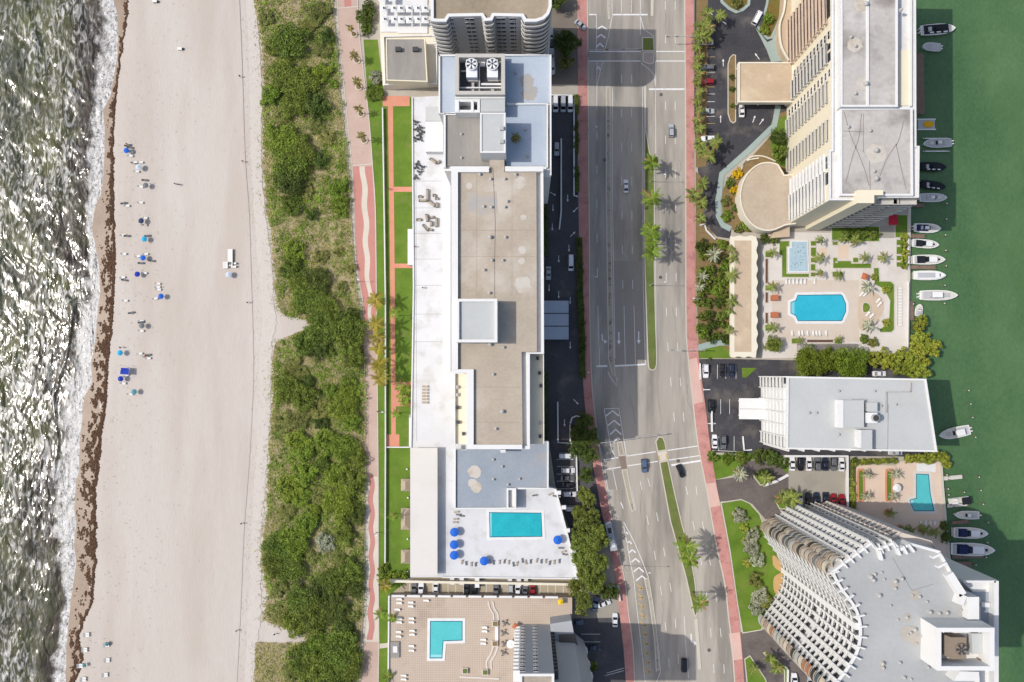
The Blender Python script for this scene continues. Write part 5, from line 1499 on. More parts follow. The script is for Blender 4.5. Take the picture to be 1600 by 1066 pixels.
for x0 in (1474, 1493, 1512, 1530):
    boxpart('penthouse_fin', rect(x0, 983, x0 + 1.2, 989), Zq - 5.4, Zq + 0.02, m_conc, cv)
boxpart('side_wing', [(1500, 906), (1560, 907), (1560, 1075), (1531, 1100), (1531, 935)], 0, Zv - 6.0, m_conc, cv)
boxpart('side_wing_floor', [(1506, 925), (1553, 925), (1553, 1000), (1533, 1000), (1533, 935), (1512, 935)], Zv - 6, Zv - 5.9, m_roofb2, cv)
strip('terrace_wall', [(1557, 908), (1557, 1075)], 1.2, Zv - 6.0, m_conc, cv, z1=Zv - 3.5)
strip('terrace_wall', [(1506, 909), (1556, 909)], 0.6, Zv - 6.0, m_conc, cv, z1=Zv - 3.5)
boxpart('stair_head', rect(1512, 933, 1530, 968), Zv - 6, Zv + 1.5, m_conc, cv)
boxpart('balcony', rect(1534, 942, 1547, 949), Zv - 5.9, Zv - 5, m_conc, cv)
boxpart('penthouse_step', [(1500, 1049), (1530, 1050), (1530, 1064), (1490, 1064)], Zv - 0.9, Zv + 3, m_conc, cv)
for a, b in (((1484, 897), (1505, 930)), ((1505, 930), (1500, 945))):
    strip('roof_wall', [a, b], 2.0, Zv - 0.9, m_conc, cv, z1=Zv + 1.2)
for a, b in (((1458, 872), (1471, 866)), ((1466, 887), (1480, 880)), ((1402, 857), (1407, 868)), ((1375, 861), (1379, 876)), ((1411, 854), (1418, 866)), ((1420, 851), (1429, 863))):
    strip('roof_fin', [a, b], 0.6, Zv - 0.9, m_conc, cv, z1=Zv + 0.8)
strip('roof_seam', [(1395, 872), (1425, 923)], 0.12, Zv - 0.88, m_joint, cv, z1=Zv - 0.83)
strip('roof_seam', [(1425, 923), (1458, 913)], 0.12, Zv - 0.88, m_joint, cv, z1=Zv - 0.83)
for x, y in ((1366, 897), (1377, 894), (1360, 901), (1364, 906), (1381, 905), (1398, 908), (1408, 904), (1398, 919), (1373, 930), (1391, 946), (1416, 964), (1425, 930), (1436, 932), (1448, 940), (1452, 956), (1467, 958), (1478, 957), (1501, 953), (1402, 968), (1418, 991), (1428, 983), (1422, 988), (1441, 990), (1431, 1005), (1378, 1036), (1379, 1043), (1405, 1035), (1449, 1042), (1412, 1058), (1423, 1061), (1438, 993), (1446, 982)):
    vent(x, y, Zv - 0.9, cv, 0.7 + 0.5 * ((x * 7 + y) % 3) / 2)

m_crack = mat('roof_tar_line', C(150, 142, 134), var=0.15, s=1.0, s2=5)
for px in ([(1319, 175), (1328, 208), (1338, 232), (1350, 262), (1358, 290)], [(1346, 178), (1342, 215), (1332, 245), (1322, 285)], [(1412, 190), (1404, 220), (1396, 232), (1385, 250), (1375, 275)], [(1400, 225), (1408, 262), (1416, 296)]):
    strip('roof_crack', spline(px, 4), 0.28, Zt + 0.72, m_crack, tw)
for px in ([(1349, 178), (1349, 238), (1358, 240), (1360, 300)], [(1318, 205), (1348, 206)]):
    strip('roof_cable', px, 0.1, Zt + 0.73, m_dark, tw)
disc(1369, 240, 3.2, Zt + .71, m_pt1, tw); disc(1336, 70, 2.4, Zt + 2.32, m_pt1, tw); disc(1349, 131, 2.0, Zt + 2.32, m_pt1, tw); disc(1345, 8, 2.0, Zt + 2.32, m_pt1, tw)
for x, y, r in ((1430, 930, 1.4), (1420, 990, 2.2), (1417, 965, 1.2), (1398, 912, 1.2), (1378, 1043, .8), (1430, 1000, 1.6)):
    disc(x, y, r, Zv - .9, mat('rust_stain', C(180, 174, 164), var=0.08, s=0.8), cv)
# ================================================================== plants
def leafm(name, dark, light, rough=0.6, kk=1.0):
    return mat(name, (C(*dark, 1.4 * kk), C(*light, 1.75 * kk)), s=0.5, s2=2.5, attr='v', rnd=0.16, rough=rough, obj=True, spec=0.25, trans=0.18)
LEAF = {
    'green': leafm('leaf_green', (50, 64, 20), (118, 134, 54)),
    'bright': leafm('leaf_bright', (66, 86, 22), (132, 150, 56)),
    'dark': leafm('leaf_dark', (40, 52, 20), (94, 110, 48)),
    'olive': leafm('leaf_olive', (78, 84, 36), (130, 132, 72)),
    'grey': leafm('leaf_grey', (104, 108, 86), (166, 168, 144)),
    'lime': leafm('leaf_lime', (100, 114, 30), (164, 168, 72), kk=.9),
    'tree': leafm('leaf_tree', (64, 76, 26), (128, 138, 64)),
    'gold': leafm('leaf_gold', (150, 112, 12), (222, 176, 30)),
    'hedge': leafm('leaf_hedge', (66, 84, 20), (118, 134, 44), kk=.9),
}
m_bark = mat('bark', (C(112, 98, 82), C(146, 130, 110)), s=1.0, s2=5, obj=True)
m_core = mat('inner_twigs', C(84, 92, 42), var=0.2, s=1.0)

def foliage(seed, r, h, nclump, nleaf, size, flat=0.0, box=None):
    """leaf quads on the upper side of many small clumps that fill a dome (or a box for clipped hedges)"""
    rs = np.random.RandomState(seed)
    V, F, A = [], [], []
    cl = []
    for i in range(nclump):
        if box:
            c = np.array([rs.uniform(-box[0], box[0]), rs.uniform(-box[1], box[1]), h * 0.75])
            cr = 0.35 * h + 0.1
        else:
            u = math.sqrt(rs.uniform(0.0, 1.0)) * 0.86
            th = rs.uniform(0, 6.283)
            edge = 1 + 0.16 * math.sin(3 * th + seed) + 0.10 * math.sin(5 * th + 2 * seed)
            c = np.array([u * r * edge * math.cos(th), u * r * edge * math.sin(th), h * (0.42 + 0.55 * math.sqrt(max(0, 1 - u * u)) * rs.uniform(0.6, 1.0))])
            cr = r * rs.uniform(0.15, 0.30)
        cl.append((c, cr, rs.uniform(0, 1)))
    for k in range(nleaf):
        c, cr, tone = cl[rs.randint(nclump)]
        d = rs.normal(size=3)
        d[2] = abs(d[2]) * 0.9 + 0.15
        d /= np.linalg.norm(d)
        p = c + d * cr * rs.uniform(0.75, 1.1) * np.array([1, 1, 0.75])
        n = d + rs.normal(size=3) * 0.55
        n /= np.linalg.norm(n)
        t = np.cross(n, rs.normal(size=3)); t /= max(1e-6, np.linalg.norm(t))
        b = np.cross(n, t)
        s = size * rs.uniform(0.6, 1.3)
        i0 = len(V)
        V += [p - t * s * 0.5, p + b * s * 0.32, p + t * s * 0.5, p - b * s * 0.32]
        F.append((i0, i0 + 1, i0 + 2, i0 + 3))
        A.append(0.5 * tone + 0.5 * rs.uniform(0, 1))
    me = bpy.data.meshes.new('foliage')
    me.from_pydata([tuple(v) for v in V], [], F)
    at = me.attributes.new('v', 'FLOAT', 'FACE')
    at.data.foreach_set('value', np.array(A, np.float32))
    return me

def dome(seed, r, h, n=14, rings=4):
    rs = random.Random(seed)
    v, f = [], []
    for j in range(rings):
        a = j / rings * math.pi / 2
        for i in range(n):
            k = rs.uniform(0.8, 1.0)
            v.append((r * k * math.cos(a) * math.cos(6.283 * i / n), r * k * math.cos(a) * math.sin(6.283 * i / n), h * math.sin(a) * rs.uniform(0.85, 1)))
    v.append((0, 0, h))
    for j in range(rings - 1):
        for i in range(n):
            f.append((j * n + i, j * n + (i + 1) % n, (j + 1) * n + (i + 1) % n, (j + 1) * n + i))
    f += [((rings - 1) * n + i, (rings - 1) * n + (i + 1) % n, rings * n) for i in range(n)]
    return MB().add(v, f).mesh('core', m_core)

BUSH = {}
SIZES = {'s': (1.0, 0.9, 12, 330, 0.30), 'm': (2.2, 1.5, 26, 1300, 0.38), 'l': (4.0, 2.3, 46, 3000, 0.46), 'x': (6.0, 3.2, 80, 5200, 0.52)}
def bush_mesh(kind, var):
    k = (kind, var)
    if k not in BUSH:
        r, h, nc, nl, sz = SIZES[kind]
        BUSH[k] = (foliage(hash(kind) % 97 + var * 13 if False else ord(kind) + var * 13, r, h, nc, nl, sz), dome(var + 3, r * 0.74, h * 0.62))
    return BUSH[k]
def size_for(r):
    return 's' if r < 1.5 else 'm' if r < 3.0 else 'l' if r < 5.0 else 'x'
_vr = random.Random(7)
def bush(px, py, rpx, tone, z=0.05, name='bush', cat='bush', label=None, group=None, hk=1.0, lift=0.0):
    r = rpx * 0.2237
    k = size_for(r)
    fo, co = bush_mesh(k, _vr.randint(0, 2))
    s = r / SIZES[k][0]
    e = empty(name, P(px, py, z + SIZES[k][1] * s * hk * 0.5) - Vector((0, 0, SIZES[k][1] * s * hk * 0.5)), _vr.uniform(0, 6.28), label, cat, group)
    e.scale = (s, s * _vr.uniform(0.88, 1.12), s * hk)
    link('foliage', fo, e, m=LEAF[tone])
    link('twigs', co, e)
    return e
def tree(px, py, rpx, tone, h, z=0.03, name='broadleaf_tree', label=None, group=None, cat='tree'):
    """crown seen at (px, py) standing on a trunk"""
    r = rpx * 0.2237 * (1 - h / H)
    k = size_for(r)
    fo, co = bush_mesh(k, _vr.randint(0, 2))
    s = r / SIZES[k][0]
    hc = SIZES[k][1] * s * 1.25
    c = P(px, py, h)
    e = empty(name, (c.x, c.y, z), _vr.uniform(0, 6.28), label, cat, group)
    cr = link('crown', fo, e, (0, 0, h - hc - z), sc=(s, s, s * 1.25), m=LEAF[tone])
    link('twigs', co, cr)
    mb = MB().cyl(0, 0, 0, h - hc * 0.7 - z, 0.09 * r + 0.06, 0.05 * r + 0.04, 8)
    for a in range(4):
        t = a * 1.57 + 0.4
        mb.bar((0, 0, (h - hc) * 0.75), (0.5 * r * math.cos(t), 0.5 * r * math.sin(t), h - hc * 0.75), 0.05 * r + 0.03)
    mb.build('trunk', m_bark, e)
    return e

# ---- dune bushes
DB = """418 30 12 o,455 65 27 g,430 75 15 g,495 18 20 o,510 58 13 d,445 120 25 g,425 150 18 b,470 130 26 g,500 112 17 b,495 165 21 d,460 165 22 g,521 132 8 b,440 222 27 b,466 236 24 g,450 262 28 g,500 250 14 d,495 196 13 o,
452 284 27 d,472 266 16 g,456 322 17 g,525 295 18 b,529 320 16 b,536 334 8 b,487 335 10 d,460 393 18 b,455 420 18 g,470 440 20 g,495 440 22 d,480 465 24 g,510 482 22 g,466 477 15 o,544 500 20 d,530 394 8 o,
505 512 27 g,545 522 29 g,477 537 21 g,551 556 21 g,496 546 17 d,515 551 10 g,455 575 17 o,470 586 14 o,450 606 23 g,475 622 21 g,481 600 15 d,545 600 14 b,536 636 22 b,551 622 12 b,520 612 14 b,548 656 16 b,502 664 13 d,465 690 19 b,476 706 18 b,510 690 20 b,536 700 22 b,556 716 17 g,506 726 16 g,476 741 21 b,521 741 20 b,551 751 20 g,451 761 19 b,
470 776 16 b,530 786 26 b,556 801 16 d,435 851 22 g,460 846 24 b,431 881 22 g,456 891 22 g,481 816 18 b,508 848 16 y,541 831 18 g,491 800 14 b,486 871 11 o,546 891 21 g,521 906 22 g,556 921 13 d,500 921 20 d,470 936 22 g,490 961 26 g,465 971 21 g,521 951 22 d,541 986 18 d,530 1011 28 g,546 1041 24 g,496 1006 20 b,470 1031 24 g,491 1046 25 g,521 1060 25 g,455 1046 16 o,440 921 12 o,505 80 15 o,480 40 16 o,440 180 14 o,512 215 13 o,480 300 12 o,445 660 18 o,500 640 16 o,470 655 15 o,500 775 15 o,450 800 15 o,440 960 16 o,550 420 9 o,500 400 12 o,535 450 10 o,525 870 13 o,548 960 12 o"""
TN = {'g': 'green', 'b': 'bright', 'd': 'dark', 'o': 'olive', 'y': 'grey'}
NMT = {'g': 'leafy green dune bush', 'b': 'yellow-green dune bush', 'd': 'dark green dune bush', 'o': 'dry olive dune bush', 'y': 'silvery grey dune bush'}
MARKS_D = [(520, 60, 'near the upper paved path'), (430, 120, 'near the upper beach edge'), (540, 290, 'by the red wavy path'), (440, 290, 'on the beach side opposite the red path'), (450, 420, 'above the upper sand notch'),
           (540, 510, 'by the leaning palms'), (450, 560, 'below the upper sand notch'), (550, 640, 'by the plain beige path'), (450, 690, 'at the widest of the beach'), (550, 780, 'by the lower red stripe'),
           (430, 870, 'at the bulge toward the beach'), (550, 920, 'opposite the bottom pool terrace'), (470, 960, 'just above the lower sand notch'), (500, 1050, 'below the lower sand notch')]
its = []
dune_spots = []
for t in DB.replace('\n', '').split(','):
    x, y, r, k = t.split()
    x, y, r = float(x), float(y), float(r)
    o = bush(x, y, r * 1.06, TN[k], z=0.42, name='dune_bush', hk=0.8 if k != 'o' else 0.55)
    its.append((o, x, y, NMT[k])); dune_spots.append((x, y, r))
tell_apart(its, MARKS_D, 'bushes on the dune')

def inside(x, y, poly):
    c = False
    n = len(poly)
    for i in range(n):
        x1, y1 = poly[i]; x2, y2 = poly[(i + 1) % n]
        if (y1 > y) != (y2 > y) and x < (x2 - x1) * (y - y1) / (y2 - y1) + x1:
            c = not c
    return c
def scrub():
    rs = random.Random(21)
    poly = DUNE_L + DUNE_L2 + DUNE_L3 + DUNE_R[::-1]
    mb = MB()
    n = 0
    while n < 19000:
        x, y = rs.uniform(392, 572), rs.uniform(-20, 1090)
        ins = inside(x, y, poly)
        if not ins and not (rs.random() < 0.45 and inside(x + rs.uniform(2, 14), y, poly) and x < 440):
            continue
        if ins and rs.random() < 0.55 and any((x - a) ** 2 + (y - b) ** 2 < (r * 0.85) ** 2 for a, b, r in dune_spots):
            continue
        z = 0.42 if ins else 0.27
        c = P(x, y, z)
        k = rs.uniform(0.25, 0.7) * (0.6 if not ins else 1)
        tone = rs.random() * 0.6 + 0.4 * (0.5 + 0.5 * math.sin(x * 0.13) * math.sin(y * 0.06 + 1))
        for b in range(5):
            t = rs.uniform(0, 6.283)
            e = rs.uniform(0.3, 1.0) * k
            w = 0.16 * k + 0.04
            p = Vector((c.x + rs.gauss(0, .22), c.y + rs.gauss(0, .22), z))
            d = Vector((math.cos(t), math.sin(t), 0))
            s = Vector((-d.y, d.x, 0)) * w
            q = p + d * e + Vector((0, 0, rs.uniform(0.2, 0.8) * k))
            mb.add([p - s, p + s, q + s * 0.4, q - s * 0.4], [(0, 1, 2, 3)], min(1, max(0, tone + rs.gauss(0, .18))))
        n += 1
    me = mb.mesh('dune_grass', mat('dune_grass', (C(98, 108, 44, 1.4), C(178, 170, 112, 1.4)), s=0.3, attr='v', rough=0.8), attr=True)
    return link('dune_grass', me)
tag(scrub(), 'dry tan and olive grass covering the dune', 'grass', kind='stuff')

# ---- palms
FR = {}
def frond_mesh(L_, pairs, droop, lw, col, fan=False):
    k = (L_, pairs, droop, lw, col)
    if k in FR:
        return FR[k]
    mb = MB()
    rs = random.Random(int(L_ * 100) + pairs)
    def pt(t):
        return Vector((L_ * t, 0, L_ * (0.30 * t - droop * t * t)))
    n = 8
    for i in range(n):
        a, b = pt(i / n), pt((i + 1) / n)
        w = 0.05 * (1 - i / n) + 0.012
        mb.add([a + Vector((0, -w, 0)), b + Vector((0, -w * .9, 0)), b + Vector((0, w * .9, 0)), a + Vector((0, w, 0))], [(0, 1, 2, 3)], 0.9)
    for i in range(pairs):
        t = 0.14 + 0.86 * (i + 0.5) / pairs
        ll = lw * math.sin(math.pi * min(1, 0.18 + 0.80 * t)) ** 0.7
        p = pt(t)
        for s in (-1, 1):
            d = Vector((0.62 + 0.3 * t, s * 0.85, -0.38 + rs.uniform(-.14, .12))).normalized()
            w = Vector((0.13, 0, 0)) if not fan else Vector((0.17, 0, 0))
            e = p + d * ll * rs.uniform(0.85, 1.1)
            mb.add([p - w, p + w, e + w * 0.3, e - w * 0.3], [(0, 1, 2, 3)], rs.uniform(0.1, 0.95))
    FR[k] = mb.mesh('frond', LEAF[col], attr=True)
    return FR[k]
TRK = {}
PK = {   # frond length, pairs, droop, leaflet length, leaf material, frond count, trunk radius
    'coconut': (3.5, 13, 0.62, 0.95, 'palm', 17, 0.17), 'yellow': (3.3, 13, 0.60, 0.85, 'palmy', 17, 0.17), 'small': (1.7, 8, 0.75, 0.5, 'palmo', 16, 0.13),
    'slender': (2.2, 9, 0.7, 0.6, 'palm', 13, 0.10), 'date': (2.3, 12, 0.55, 0.36, 'palms', 20, 0.24), 'fan': (2.2, 9, 0.5, 0.6, 'palmg', 16, 0.18), 'royal': (3.2, 12, 0.66, 0.9, 'palmg', 12, 0.2)}
LEAF['palm'] = leafm('palm_leaf', (56, 78, 18), (124, 146, 52))
LEAF['palmy'] = leafm('palm_leaf_yellow', (104, 100, 26), (168, 156, 64), kk=.8)
LEAF['palmo'] = leafm('palm_leaf_olive', (74, 70, 36), (140, 132, 78))
LEAF['palms'] = leafm('palm_leaf_silver', (108, 112, 88), (176, 178, 150))
LEAF['palmd'] = leafm('palm_leaf_dead', (110, 90, 50), (166, 142, 92), kk=.8)
LEAF['palmg'] = leafm('palm_leaf_green', (70, 86, 32), (134, 144, 70), kk=.85)
def palm(px, py, h, kind, z=0.05, label=None, group=None, k=1.0, name='palm_tree'):
    """crown heart seen at (px, py) h metres above its foot"""
    L_, pairs, droop, lw, col, nf, tr = PK[kind]
    c = P(px, py, z + h)
    e = empty(name, (c.x, c.y, z), _vr.uniform(0, 6.28), label, 'palm tree', group)
    q = (round(h, 1), tr)
    if q not in TRK:
        mb = MB()
        n = 5
        for i in range(n):
            mb.cyl(0.10 * math.sin(i * 0.8), 0.06 * math.sin(i * 1.3), h * i / n, h * (i + 1) / n, tr * (1.25 - 0.09 * i) * (1.25 if i == 0 else 1), tr * (1.17 - 0.09 * i), 7,
                   0.10 * (math.sin((i + 1) * 0.8) - math.sin(i * 0.8)), 0.06 * (math.sin((i + 1) * 1.3) - math.sin(i * 1.3)))
        TRK[q] = mb.mesh('trunk', m_bark)
    link('trunk', TRK[q], e)
    kp = k * _vr.uniform(0.88, 1.14)
    fm = frond_mesh(L_, pairs, droop, lw, col, kind == 'fan')
    for i in range(nf):
        f = link('frond', fm, e, (0, 0, h - 0.1), sc=kp * _vr.uniform(0.8, 1.15), m=LEAF['palmd'] if _vr.random() < 0.09 else None)
        f.rotation_euler = (_vr.uniform(-0.15, 0.15), R(_vr.choice((-38, -14, 2, 16, 30)) + _vr.uniform(-8, 8)), 6.283 * i / nf * 1.0 + _vr.uniform(-.2, .2))
    return e
def palms(rows, desc, marks, group):
    it = []
    for r in rows:
        x, y, h, kind = r[:4]
        it.append((palm(x, y, h, kind, z=r[4] if len(r) > 4 else 0.05, k=r[5] if len(r) > 5 else 1.0), x, y, desc))
    tell_apart(it, marks, group)
palms([(547, 43, 5.5, 'small', 0.1), (553, 85, 5.5, 'small', 0.1), (558, 128, 5.5, 'small', 0.1), (560, 169, 5.5, 'small', 0.1), (565, 212, 5.5, 'small', 0.1)],
      'small palm in round white planter', [(0, 0, 'on the paved path')], 'planter palms on the paved path')
for x, y in ((554, 53), (559, 94), (561, 136), (565, 178), (570, 219)):
    pass
_pl = []
for x, y in ((553.5, 54), (558, 95), (561, 136.5), (564.5, 178.5), (569.5, 220)):
    e = empty('tree_planter', P(x, y, 0.1), 0, None, 'planter')
    pts = [(1.25 * math.cos(a), 1.25 * math.sin(a), 0) for a in np.linspace(0, 6.283, 17)[:-1]]
    parapet('rim', [Vector(p) for p in pts], 0.35, 0.0, 0.35, m_kerb, e)
    MB().prism([(p[0] * .7, p[1] * .7) for p in pts], 0, 0.22).build('soil', m_soil, e, fix=False)
    _pl.append((e, x, y, 'white round tree planter ring'))
tell_apart(_pl, [(0, 0, 'on the paved path')], 'tree planters on the paved path')
palms([(587, 468, 7.5, 'yellow'), (588, 506, 7.5, 'yellow'), (589.5, 527, 7, 'yellow'), (591, 545, 7.5, 'yellow'), (592, 570, 7, 'yellow'), (593, 592, 7.5, 'yellow')],
      'coconut palm with yellow-green crown in line', [(0, 0, 'beside the beige path')], 'coconut palms beside the path')
palms([(617, 490, 8.5, 'slender'), (619, 647, 8.5, 'slender')], 'slender tall palm on lawn', [(600, 480, 'next to the coconut palms'), (600, 660, 'near the brick pad')], 'slender palms on the hotel lawn')
palms([(626, 606, 3.2, 'slender'), (636, 610, 3.2, 'slender'), (628, 619, 3.2, 'slender'), (637, 622, 3.0, 'slender'), (632, 629, 2.8, 'slender')], 'low clump palm', [(0, 0, 'on the brick pad by the terrace')], 'clump palms by the terrace')
palms([(1018, 254, 9, 'coconut'), (1019, 310, 9, 'coconut'), (1017, 360, 9.5, 'coconut'), (1021, 374, 9.5, 'coconut'), (1019, 394, 9, 'coconut')],
      'coconut palm on grass median', [(0, 0, 'of the upper avenue')], 'coconut palms on the avenue median')
palms([(1072, 853, 12, 'coconut'), (1078, 874, 12, 'coconut'), (1094, 941, 11.5, 'coconut')], 'tall coconut palm', [(1075, 860, 'mid lower median'), (1095, 943, 'at the lower end of the median')], 'coconut palms on the avenue median')
palms([(1105, 22, 6, 'fan', .05, 1.3), (1097, 40, 6, 'fan', .05, 1.3), (1108, 42, 6, 'fan', .05, 1.2), (1094, 56, 5.5, 'fan', .05, 1.2), (1104, 58, 5.5, 'fan', .05, 1.2), (1126, 24, 6, 'fan', .05, 1.2), (1093, 224, 6, 'fan', .05, 1.2), (1119, 222, 6, 'fan', .05, 1.3), (1110, 242, 6.5, 'fan', .05, 1.4), (1098, 238, 5.5, 'fan'),
       (1098, 287, 6, 'fan', .05, 1.2), (1083, 304, 6, 'fan', .05, 1.2), (1096, 318, 5.5, 'fan', .05, 1.1), (1094, 340, 5, 'fan', .05, 1.1)],
      'bushy green palm', [(1105, 40, 'by the upper car park entrance'), (1108, 230, 'by the parking row foot'), (1094, 310, 'by the curving ramp')], 'palms between pavement and tower car park')
it = []
for k, y in enumerate((72, 88, 101, 114, 128, 143, 157, 171, 186, 200)):
    it.append((palm(1090 + (k % 2) * 3.5, y, 3.2, 'fan', k=0.85), 1090, y, 'low clump palm'))
tell_apart(it, [(0, 0, 'in the bed between pavement and parking row')], 'clump palms along the parking row')
palms([(1116, 398, 3.5, 'date', .05, 1.3), (1098, 432, 3, 'date', .05, .9), (1094, 448, 3, 'date', .05, .8)], 'silvery spiky palm', [(1116, 398, 'at the top of the shrub bed'), (1096, 440, 'at the pavement side of shrub bed')], 'spiky palms in the shrub bed')
palms([(1143, 389, 5.5, 'royal', .05, .7), (1146, 403, 5.5, 'royal', .05, .7), (1144, 430, 5, 'royal', .05, .75), (1144, 471, 5.5, 'royal', .05, .75), (1142, 486, 5, 'royal', .05, .6), (1140, 516, 5.5, 'royal', .05, .7)], 'feathery palm', [(0, 0, 'leaning over the wavy garage roof')], 'palms beside the wavy roof')
palms([(1207, 394, 4, 'royal', .2, .65), (1207, 447, 4, 'royal', .2, .75), (1207, 512, 4, 'royal', .2, .65), (1283, 375, 4.5, 'royal', .2, .65), (1281, 402, 4.5, 'royal', .2, .65), (1281, 426, 4.5, 'royal', .2, .65), (1318, 372, 3.5, 'royal', .2, .7), (1337, 376, 3.5, 'royal', .2, .7), (1352, 402, 4, 'royal', .2, .65), (1381, 402, 4, 'royal', .2, .65), (1310, 430, 3, 'royal', .2, .6), (1250, 532, 2.5, 'royal', .2, .55), (1311, 531, 2.5, 'royal', .2, .55)],
      'small feathery palm', [(1207, 394, 'near the fountain, garage side'), (1207, 447, 'by the bench left of the pool'), (1207, 512, 'at the lower left of the pool'), (1283, 400, 'by the fountain'), (1330, 374, 'in hedge under tower'), (1365, 402, 'by waterside squares'), (1310, 430, 'above the blue pool'), (1280, 532, 'below the blue pool')], 'palms in the pool court')
palms([(1356, 448, 4, 'date', .2, 1.25), (1357, 509, 4, 'date', .2, 1.25)], 'big date palm', [(1356, 440, 'above the half-round patio'), (1356, 510, 'below the half-round patio')], 'date palms at the half-round patio')
palms([(1356, 741, 3, 'date', .45, .95), (1354, 775, 3, 'date', .45, .9), (1399, 741, 3, 'date', .45, .95), (1397, 776, 3, 'date', .45, .9)], 'silver date palm', [(1355, 741, 'at the top of the left brick planter'), (1355, 775, 'at the foot of the left brick planter'), (1399, 741, 'at the top of the right brick planter'), (1399, 776, 'at the foot of the right brick planter')], 'date palms on the peach terrace')
palms([(1392, 801, 2.6, 'royal', .4, .6), (1424, 829, 2.6, 'royal', .2, .8), (1445, 829, 2.6, 'royal', .4, .7), (1461, 831, 2.6, 'royal', .2, .7), (1413, 828, 2.4, 'royal', .4, .6)], 'shaded feathery palm', [(1392, 801, 'in the round planter nearest the brick planters'), (1440, 829, 'beside the loungers in the tower shade')], 'palms in the shade of the curved tower')
palms([(1156, 740, 6.5, 'date', .05, 1.25), (1197, 748, 4, 'fan', .1, 1.1), (1237, 778, 5, 'fan', .1, 1.5), (1222, 780, 4.5, 'fan', .1, 1.2)], 'broad palm', [(1156, 740, 'on the lawn corner by the brown driveway'), (1195, 745, 'in the driveway island'), (1232, 778, 'at the corner of the curved tower')], 'palms around the brown driveway')
palms([(1215, 1044, 4.5, 'fan', .1, 1.2), (1203, 1030, 4, 'fan', .1, 1), (1178, 1046, 3.5, 'fan', .1, .9)], 'green palm', [(1208, 1036, 'in the lower driveway island'), (1178, 1046, 'on the lawn at bottom edge')], 'palms around the lower driveway')
palms([(601, 915, 5, 'yellow', .05, .8), (614, 808, 6, 'slender'), (612, 966, 5, 'slender', .05, 1.1), (594, 960, 4.5, 'slender'), (606, 1058, 5, 'slender', .05, 1.1)], 'garden palm', [(601, 915, 'at the corner hedge of the lower lawn'), (614, 808, 'by the thatched huts'), (605, 962, 'beside the tiled terrace'), (606, 1058, 'at the bottom edge by the terrace')], 'palms by the lower lawn')
palms([(806, 215, 2.2, 'small', Zb - .3, .9)], 'lone dark palm shrub', [(0, 0, 'on the shaded blue hotel roof')], None)

# ---- broadleaf trees and shrubs
it = []
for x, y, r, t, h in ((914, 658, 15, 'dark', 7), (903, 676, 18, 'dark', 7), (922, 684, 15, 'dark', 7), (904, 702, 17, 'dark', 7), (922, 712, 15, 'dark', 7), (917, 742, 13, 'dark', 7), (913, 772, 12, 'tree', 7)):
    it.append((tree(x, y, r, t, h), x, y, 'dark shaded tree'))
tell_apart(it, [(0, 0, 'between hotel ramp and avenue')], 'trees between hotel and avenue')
it = []
for x, y, r, t, h in ((920, 782, 13, 'tree', 7), (906, 800, 14, 'tree', 7), (926, 806, 13, 'tree', 7.5), (913, 824, 18, 'tree', 8), (933, 832, 16, 'tree', 8), (907, 846, 16, 'tree', 8), (926, 858, 20, 'tree', 8), (942, 846, 12, 'tree', 7), (908, 874, 16, 'tree', 8), (936, 882, 17, 'tree', 8), (918, 898, 18, 'tree', 8), (900, 918, 15, 'tree', 7), (928, 918, 17, 'tree', 7.5), (912, 938, 14, 'tree', 7), (908, 954, 11, 'olive', 5), (948, 926, 12, 'dark', 6), (960, 926, 10, 'dark', 5), (938, 905, 12, 'tree', 7)):
    it.append((tree(x, y, r, t, h), x, y, 'broad sunlit tree'))
tell_apart(it, [(915, 800, 'beside the hotel pool terrace'), (925, 860, 'over the bus stop'), (915, 930, 'above the lower car park')], 'trees beside the hotel pool terrace')
for x, y, r, t, h, lb in ((884, 64, 22, 'dark', 7, 'round dark tree in the shaded top car park'), (884, 96, 12, 'olive', 4, 'sparse grey-green tree in top car park'), (868, -4, 18, 'dark', 6, 'dark tree cut by top edge beside apartment block'),
                       (1268, 566, 27, 'hedge', 5.5, 'clipped round tree below the pergola, leftmost'), (1297, 562, 20, 'hedge', 5, 'clipped round tree below the pergola, middle'), (1331, 568, 28, 'hedge', 5.5, 'clipped round tree below the pergola, rightmost'),
                       (1210, 538, 14, 'green', 4, 'round dark green tree at lower left of pool court'), (1216, 213, 14, 'dark', 4, 'dense green tree on lawn beside cream tower, upper'), (1218, 238, 13, 'green', 4, 'dense green tree on lawn beside cream tower, lower'),
                       (927, 1042, 9, 'tree', 4, 'round tree beside ramp in lower car park'), (1193, 742, 11, 'dark', 3, 'dark tree in the driveway island'),
                       (1019, 252, 9, 'bright', 7, 'small bright tree on the upper median')):
    tree(x, y, r, t, h, label=lb)
